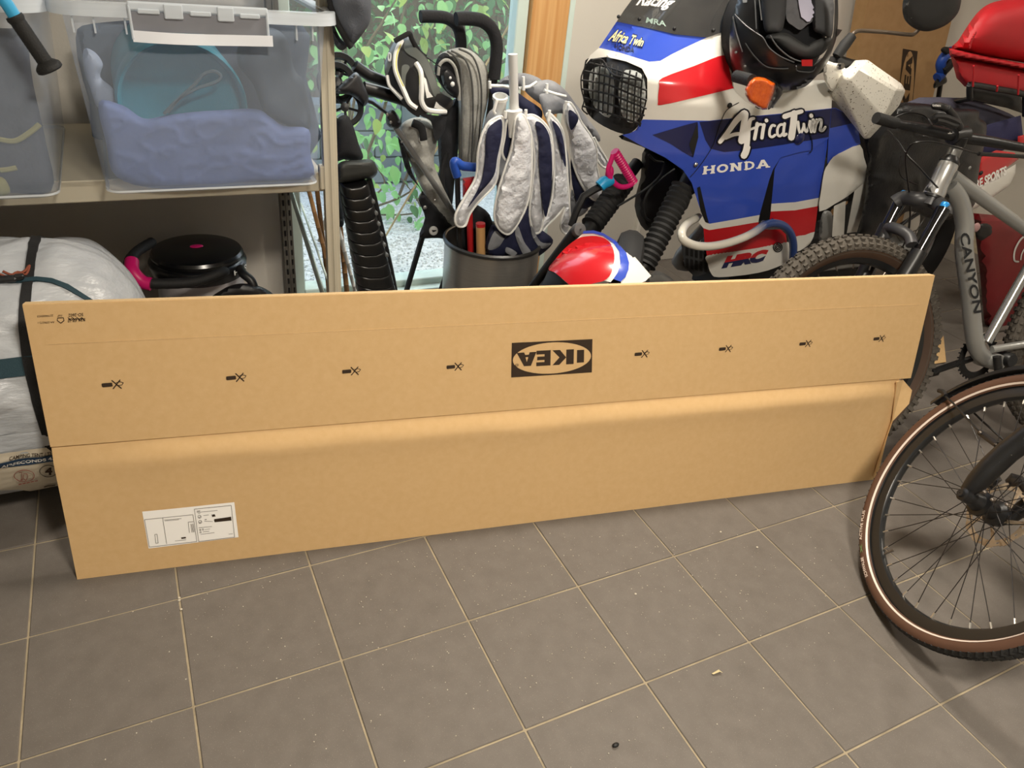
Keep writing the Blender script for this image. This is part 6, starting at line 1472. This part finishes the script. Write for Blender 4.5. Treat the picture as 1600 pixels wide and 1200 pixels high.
cab([(640, 430, yf_ - .10), (800, 440, yf_ - .10), (960, 450, yf_ - .10)], r=.006)
b = MB(); b.tube(cr([PY(*Z7([p[:2]])[0], p[2]) for p in [(385, 690, yf_ - .052), (430, 712, yf_ - .05), (480, 748, yf_ - .045)]], 4), .0055, 8); obj('cable_guide', b, M_cable, mtb)
b = MB(); puff(b, crt(Z7([(318, 105), (340, 88), (400, 88), (440, 108), (430, 150), (380, 140), (330, 132)]), 3, True), dY(yf_ - .02), .014, .012, rmax=5, res=3); obj('display', b, M_dark, mtb)
b = MB(); b.tube([PY(*Z7([p])[0], yf_ - .02) for p in ((430, 125), (480, 185), (520, 260))], .011, 10, flat=((0, 1, 0), .6)); obj('display_arm', b, M_dark, mtb)
b = MB(); b.tube(cr([PY(*Z7([p])[0], yf_ - .03) for p in ((335, 195), (345, 180), (400, 180), (470, 205), (500, 225), (470, 240), (400, 215), (350, 205))], 3), .0085, 8, loop=False); obj('bell', b, M_dark, mtb)
b = MB(); text_on(b, 'GARMIN', [(330, 112), (385, 116), (385, 102), (330, 98)], lambda x, y: lifted(dY(yf_ - .02), .0165)(*Z7([(x, y)])[0]), bold=.02); obj('lettering', b, M_paper, mtb, smooth=False)
b = MB(); ribbon(b, [(435, 294), (462, 294)], 4, lambda x, y: lifted(dY(yf_), .020)(*Z7([(x, y)])[0]), n2=4); ribbon(b, [(448, 284), (446, 306)], 4, lambda x, y: lifted(dY(yf_), .020)(*Z7([(x, y)])[0]), n2=4); obj('plus_mark', b, M_paper, mtb, smooth=False)

# ---- city bike: front wheel, fork and mudguard coming in from the side
cn_ = V((-.789, .424, .444)).normalized(); CW = CAM + (V((2.015, -.990, .347)) - cn_ * .021 - CAM) * 1.008 - V((0, 0, .004))
N_, H_, U_ = frame_of(cn_)

cb = thing('city_bike', 'black city bike whose brown walled front wheel with disc brake overlaps the long carton', 'bicycle', V((2.03, -1.14, 0)))
def W(r, a, o=0.0): return CW + (H_ * math.cos(a) + U_ * math.sin(a)) * r + N_ * o
b = MB(); b.lathe(CW, cn_, [(.316, -.015), (.323, -.0215), (.332, -.0245), (.342, -.0225), (.349, -.014), (.3515, 0), (.349, .014), (.342, .0225), (.332, .0245), (.323, .0215), (.316, .015)], 110); cty = obj('tyre', b, M_btyre, cb)
b = MB()
for s in (-1, 1): b.lathe(CW, cn_, [(.3155, s * .0158), (.323, s * .0223), (.332, s * .0253), (.3395, s * .0243), (.3440, s * .0215)], 110)
obj('sidewall', b, M_tan, cty, label='brown tyre sidewall')
b = MB()
for s in (-1, 1): b.lathe(CW, cn_, [(.3185, s * .0196), (.3205, s * .0212), (.3225, s * .0228)], 110)
obj('reflective_stripe', b, M_refl, cty, label='pale reflective stripe round the tyre')
b = MB()
for k in range(120):
    a = 2 * math.pi * k / 120
    for s in (-1, 1):
        d = H_ * math.cos(a) + U_ * math.sin(a); t = d.cross(N_); sl_ = (t * .8 + N_ * .6 * s).normalized(); o_ = (d + N_ * s * .55).normalized()
        b.box(CW + d * .3465 + N_ * (.0130 * s), (.014, .016, .0030), ax=(sl_, o_.cross(sl_), o_))
    b.box(CW + (H_ * math.cos(a) + U_ * math.sin(a)) * .3505, (.013, .009, .0032), ax=((H_ * math.cos(a) + U_ * math.sin(a)).cross(N_), N_, H_ * math.cos(a) + U_ * math.sin(a)))
obj('tread', b, mat('tread_black', (40, 40, 39), .8, var=.2), cty, smooth=False, kind='stuff')
b = MB(); b.lathe(CW, cn_, [(.3165, -.0135), (.3165, -.0115), (.300, -.0125), (.290, -.010), (.286, -.004), (.286, .004), (.290, .010), (.300, .0125), (.3165, .0115), (.3165, .0135), (.312, .0), (.3165, -.0135)], 100); rim_ = obj('rim', b, M_rim, cb)
spokes(CW, cn_, .029, .288, .028, 36, .0011, rim_, M_spoked, mat('nipple_silver', (190, 184, 174), .3, metal=.8))
def wang(u, v):
    p = PL(u, v, CW, cn_) - CW; return math.atan2(p.dot(U_), p.dot(H_)), p.length
a_, r_ = wang(1385, 868); b = MB(); b.tube([W(.288, a_, 0), W(.266, a_, 0)], .0028, 8); b.tube([W(.266, a_, 0), W(.258, a_, 0)], .0038, 8); obj('valve', b, M_spoke, rim_)
b = MB()
def arc_text(txt, a0, a1, r0, r1, m):
    b = MB(); vs, fs_2 = text_mesh(txt, bold=.02); b.add([W(r0 + (r1 - r0) * y, a0 + (a1 - a0) * x, .0266) for x, y in vs], fs_2); return obj('lettering', b, m, cty, smooth=False)
aT, _ = wang(1349, 808); aB, _ = wang(1348, 856); aC, _ = wang(1351, 884); aD, _ = wang(1360, 915)
arc_text('ACTIVE PLUS', aB, aT, .3300, .3385, M_refl); arc_text('SCHWALBE', aD, aC, .3300, .3385, M_refl)
arc_text('X', wang(1349, 878)[0], wang(1349, 862)[0], .330, .337, mat('green_ink', (110, 140, 90), .6))
b = MB(); b.lathe(CW, cn_, [(.001, -.056), (.012, -.054), (.014, -.044), (.027, -.042), (.027, -.028), (.031, -.027), (.031, -.022), (.020, -.016), (.018, 0), (.020, .018), (.031, .026), (.031, .031), (.022, .034), (.018, .05), (.012, .07), (.001, .072)], 24); obj('hub', b, M_bikeb, cb)
# brake rotor with slots
b = MB(); ro = CW - N_ * .034; n = 60
for k in range(n):
    a0, a1 = 2 * math.pi * k / n, 2 * math.pi * (k + 1) / n
    def rp_(r, a, o): return ro + (H_ * math.cos(a) + U_ * math.sin(a)) * r + N_ * o
    wv = .002 * math.sin(k * 2 * math.pi / 5)
    for (ra, rb) in (((.064, .069), (.074, .080 + wv)) if k % 3 == 0 else ((.064, .080 + wv),)):
        b.add([rp_(ra, a0, -.001), rp_(rb, a0, -.001), rp_(rb, a1, -.001), rp_(ra, a1, -.001), rp_(ra, a0, .001), rp_(rb, a0, .001), rp_(rb, a1, .001), rp_(ra, a1, .001)], [(0, 1, 2, 3), (7, 6, 5, 4), (0, 4, 5, 1), (1, 5, 6, 2), (2, 6, 7, 3), (3, 7, 4, 0)])
for k in range(5):
    a = k * 2 * math.pi / 5; b.tube([ro + (H_ * math.cos(a) + U_ * math.sin(a)) * .022, ro + (H_ * math.cos(a + .5) + U_ * math.sin(a + .5)) * .066], .005, 6, flat=(N_, .2))
b.lathe(ro, cn_, [(.014, -.002), (.026, -.002), (.026, .003), (.014, .003)], 24)
obj('brake_disc', b, mat('disc_steel', (178, 160, 136), .4, metal=.3, rgb2=(146, 130, 110), vscale=30), cb, smooth=False, label='perforated steel brake disc')
Z9 = zz(1340, 560, 4.6154)
dC = lambda off: (lambda u, v: PL(u, v, CW + N_ * off, cn_))
C9 = lambda L, off: [dC(p[2] if len(p) > 2 else off)(*Z9([p[:2]])[0]) for p in L]
lg = C9([(785, 985), (860, 915), (960, 810), (1080, 700), (1230, 590)], .080)
dr = (lg[-1] - lg[-2]).normalized(); lg += [lg[-1] + dr * .12, lg[-1] + dr * .24]
b = MB(); b.tube(lg, [.015, .023, .0255, .0255, .026, .026, .026], 16); fk = obj('fork_leg', b, M_bikeb, cb)
lf2 = [CW - N_ * .062, CW - N_ * .066 + (lg[-1] - N_ * .150 - CW + N_ * .066) * .5, lg[-1] - N_ * .150]; b = MB(); b.tube(lf2, [.016, .021, .022], 14); obj('fork_leg', b, M_bikeb, cb)
b = MB(); b.tube([lg[-1], lg[-1] - N_ * .075 + dr * .03, lg[-1] - N_ * .150], .024, 14); b.tube([lg[-1] - N_ * .068 + dr * .02, lg[-1] - N_ * .068 + dr * .30], .022, 16); obj('fork_crown', b, M_bikeb, cb)
b = MB(); b.lathe(C9([(775, 1010)], .100)[0], cn_, [(.001, .016), (.008, .016), (.009, .010), (.015, .008), (.015, -.01), (.001, -.01)], 16); b.tube([CW + N_ * .05, lg[0]], .012, 10); obj('axle_clamp', b, M_bikeb, cb)
b = MB(); puff(b, Z9([(1060, 900), (1105, 850), (1180, 870), (1260, 940), (1290, 1060), (1200, 1040), (1150, 960), (1075, 960)]), dC(-.045), .022, .018, rmax=9, res=5); obj('brake_caliper', b, M_bikeb, cb); b = MB(); puff(b, Z9([(930, 880), (1010, 850), (1040, 900), (960, 970), (920, 950)]), dC(-.02), .015, .018, rmax=7, res=5); obj('brake_mount', b, M_bikeb, cb); b = MB(); b.tube([CW + N_ * .030, CW + N_ * .070], .017, 16); obj('axle', b, M_bikeb, cb)
for p in ((970, 1040), (1075, 1075), (915, 985)): obj('bolt', MB().ell(C9([p], .078)[0], (.005, .005, .004), 8, 6), M_spoke, fk)
# mudguard and its stays
aF, _ = wang(*Z9([(545, 305)])[0]); b = MB(); R_ = []
for k in range(46):
    a = aF - (k / 45) * 2.3
    rr2 = .372
    R_.append([W(rr2 + dz, a, o) for o, dz in ((-.033, -.020), (-.027, -.006), (-.014, .003), (0, .006), (.014, .003), (.027, -.006), (.033, -.020), (.031, -.021), (.025, -.009), (.013, 0), (0, .003), (-.013, 0), (-.025, -.009), (-.031, -.021))])
b.rings(R_, closed=True); obj('mudguard', b, mat('guard_black', (28, 28, 29), .4, var=.15), cb)
for pts in ([(600, 268, .034), (690, 350, .036), (830, 505, .040), (900, 580, .046), (1005, 655, .055)], [(790, 372, -.034), (900, 480, -.036), (1065, 630, -.045)]):
    b = MB(); b.tube(C9(pts, 0), .0028, 6); s_ = obj('mudguard_stay', b, M_cable, cb)
    if len(pts) == 5:
        b = MB(); b.tube(C9([(880, 560, .05), (1000, 650, .058)], 0), .0075, 8, flat=(N_, .6)); obj('stay_clamp', b, M_dark, s_)
        for p in ((885, 562), (995, 648)): obj('bolt', MB().ell(C9([p], .058)[0], (.0045, .0045, .004), 8, 6), M_spoke, s_)
        b = MB(); b.tube(C9([(590, 262, .034), (620, 268, .034), (640, 300, .036)], 0), .006, 8); obj('stay_clip', b, M_dark, s_)
cb.scale = (1.018, 1.018, 1.018)
# ---------------------------------------------------------------- upright carton behind the motorcycle, odds and ends
YBx = 1.10
cbx = thing('tall_carton', 'tall flat brown carton standing upright against the back wall behind the motorcycle', 'box', V((3.8, YBx, 0)))
def TP(u, v): return PY(u, v, YBx)
rb, rt = TP(1450, 170), TP(1484, 30)
ex_ = rt.x + (rt.x - rb.x) / (rt.z - rb.z) * (0 - rt.z); tx_ = rt.x + (rt.x - rb.x) / (rt.z - rb.z) * (1.95 - rt.z)
sl2 = (tx_ - ex_) / 1.95
def shear(x, z): return V((x + sl2 * z, 0, z))
b = MB(); wC = .62
vsx = []
for y in (YBx - .012, YBx + .06):
    for (x, z) in ((ex_ - wC, .002), (ex_, .002), (ex_, 1.95), (ex_ - wC, 1.95)): p = shear(x, z); vsx.append(V((p.x, y, p.z)))
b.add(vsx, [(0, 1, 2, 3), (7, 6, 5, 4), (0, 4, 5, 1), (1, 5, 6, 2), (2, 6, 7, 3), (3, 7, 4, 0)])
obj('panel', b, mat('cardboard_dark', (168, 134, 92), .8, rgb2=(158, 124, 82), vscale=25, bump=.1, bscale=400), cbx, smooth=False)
yl_ = YBx - .0135
QL = [(1404, 158), (1411, 76), (1434, 80), (1421, 160)]      # logo reads upwards: BL, BR, TR, TL in reading order
def tmap(o):
    def fn(s, t):
        a, b2, c, d = (1421, 212), (1434, 80), (1411, 76), (1398, 208)
        u, v = [(a[i] * (1 - s) + b2[i] * s) * (1 - t) + (d[i] * (1 - s) + c[i] * s) * t for i in (0, 1)]
        return PY(u, v, yl_ - o)
    return fn
a_, b_, c_, t_ = logo_meshes(tmap(0), tmap(.001), tmap(.002))
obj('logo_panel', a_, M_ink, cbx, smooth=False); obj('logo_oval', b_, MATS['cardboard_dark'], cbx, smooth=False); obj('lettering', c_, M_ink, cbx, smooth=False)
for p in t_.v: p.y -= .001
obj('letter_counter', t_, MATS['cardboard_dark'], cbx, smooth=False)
# blue and black pump behind the top case
pmp = thing('bar_clamp_tool', 'blue and black clamp tool between the upright carton and the red top case', 'tool', PY(1475, 120, .9))
b = MB(); b.tube(cr([PY(*p, .9) for p in Z6([(935, 400), (880, 440), (850, 500), (860, 570), (820, 610)])], 4), .024, 10); obj('body', b, mat('blue_plastic', (32, 74, 164), .45), pmp)
b = MB(); puff(b, crt(Z6([(850, 385), (880, 365), (935, 375), (940, 400), (900, 425), (860, 410)]), 3, True), dY(.88), .02, .03, rmax=5, res=3); b.tube([PY(*p, .88) for p in Z6([(940, 480), (900, 530), (870, 560)])], .02, 8); obj('grip', b, M_rub, pmp)
b = MB(); puff(b, crt(Z6([(795, 690), (800, 640), (850, 590), (890, 600), (898, 640), (860, 665)]), 3, True), dY(.90), .02, .03, rmax=5, res=3); obj('jaw', b, M_dark, pmp)
b = MB(); b.tube([PY(*Z6([(850, 640)])[0], .92), PY(1440, 330, 1.0), V((4.05, 1.04, .0))], .012, 8); obj('shaft', b, M_dark, pmp)
# brush, pole
br_ = thing('scrubbing_brush', 'bright pink brush with a turquoise neck hanging between parasol and motorcycle', 'brush', PY(965, 270, .30))
BY = .30
q0, q1 = PY(*Z5([(735, 40)])[0], BY), PY(*Z5([(885, 285)])[0], BY)
d = (q1 - q0); b = MB(); n = 15; P_ = []; R_ = []
for k in range(n * 2 + 1): P_.append(q0 + d * (k / (n * 2))); R_.append(.0125 if k % 2 else .0155)
b.tube(P_, R_, 14); b.tube([q0, q0 - d.normalized() * .004], .013, 14); obj('grip', b, M_pink, br_)
b = MB(); b.tube(cr([PY(*p, BY - .01) for p in Z5([(720, 60), (700, 120), (680, 180), (690, 230), (720, 280), (770, 320), (830, 322), (880, 300)])], 5), .0085, 10, flat=((0, 1, 0), .7)); b.ell(PY(*Z5([(690, 215)])[0], BY), (.014, .012, .026), 12, 8); obj('loop', b, M_pink, br_)
b = MB(); b.tube([PY(*p, BY) for p in Z5([(708, 262), (640, 290), (610, 320)])], [.018, .020, .019], 14); obj('neck', b, mat('turquoise_plastic', (24, 150, 204), .4), br_)
b = MB(); b.tube([PY(*p, BY + .01) for p in Z5([(620, 320), (560, 350), (480, 400), (420, 520), (380, 640)])], .012, 8); obj('shaft', b, M_dark, br_)
blk = thing('black_pole', 'black pole with a round grey end cap leaning between parasol and red mudguard', 'pole', V((1.45, .3, 0)))
e0, e1 = PY(*Z5([(425, 665)])[0], .20), PY(*Z5([(80, 1120)])[0], .30)
dd = (e1 - e0).normalized(); e2 = e0 + dd * (e0.z / -dd.z)
b = MB(); b.tube([e0, e2], .0165, 12); obj('shaft', b, M_dark, blk)
b = MB(); b.lathe(e0 + V((0, -.012, .0)), (-.2, -1, .45), [(.001, .012), (.018, .010), (.0225, .003), (.0225, -.01), (.015, -.016), (.001, -.016)], 22); ec = obj('end_cap', b, mat('grey_rubber', (74, 72, 72), .6), blk)
b = MB(); b.lathe(e0 + V((0, -.014, .003)), (-.2, -1, .45), [(.001, .014), (.003, .0135), (.003, .011)], 8); obj('cap_hole', b, M_eng, ec)
# piece of board on the floor under the mountain bike
sb_ = [PZ(u, v, .004) for u, v in ((1420, 580), (1448, 560), (1474, 525), (1478, 566), (1440, 572))]
b = MB(); b.add([p + V((0, 0, .002)) for p in sb_] + sb_, [(0, 1, 2, 3, 4), (9, 8, 7, 6, 5)] + [(i, (i + 1) % 5, (i + 1) % 5 + 5, i + 5) for i in range(5)]); obj('board_scrap', b, M_card, smooth=False, label='scrap of brown board on the tiles under the mountain bike', cat='board')
# loose bits on the tiles
b = MB(); b.ell(PZ(962, 1164, .004), (.008, .005, .004), 10, 6); obj('dark_crumb', b, M_eng, label='dark crumb on the tiles near the bottom edge', cat='crumb')
b = MB(); q = PZ(1120, 1052, .003); b.add([q + V((-.012, .004, 0)), q + V((.010, .006, .001)), q + V((.012, -.006, .003)), q + V((.006, -.002, .005)), q + V((-.01, 0, .001))], [(0, 1, 3), (1, 2, 3), (0, 3, 4)]); obj('paper_chip', b, mat('straw_chip', (206, 192, 150), .7), smooth=False, label='small straw coloured chip lying on a floor tile', cat='chip')
b = MB(); rc_ = random.Random(9)
for k in range(900):
    u, v = rc_.gauss(850, 360), 830 + abs(rc_.gauss(0, 170))
    if not (0 < u < 1330 and v < 1215): continue
    q = PZ(u, v, .0008)
    if (q - BA).dot(BO) < .02: continue
    r = rc_.choice((.0007, .0009, .0012, .0018)); b.add([q + V((r, 0, 0)), q + V((0, r, 0)), q + V((-r, 0, 0)), q + V((0, -r, 0)), q + V((0, 0, r))], [(0, 1, 4), (1, 2, 4), (2, 3, 4), (3, 0, 4)])
for (u, v) in ((993, 928), (1126, 831), (1183, 855), (280, 934), (280, 938), (283, 952)): q = PZ(u, v, .001); b.ell(q, (.0035, .003, .002), 6, 4)
obj('floor_grit', b, mat('grit', (196, 188, 172), .9), smooth=False, kind='stuff', label='pale dust and grit scattered over the floor tiles', cat='dust')
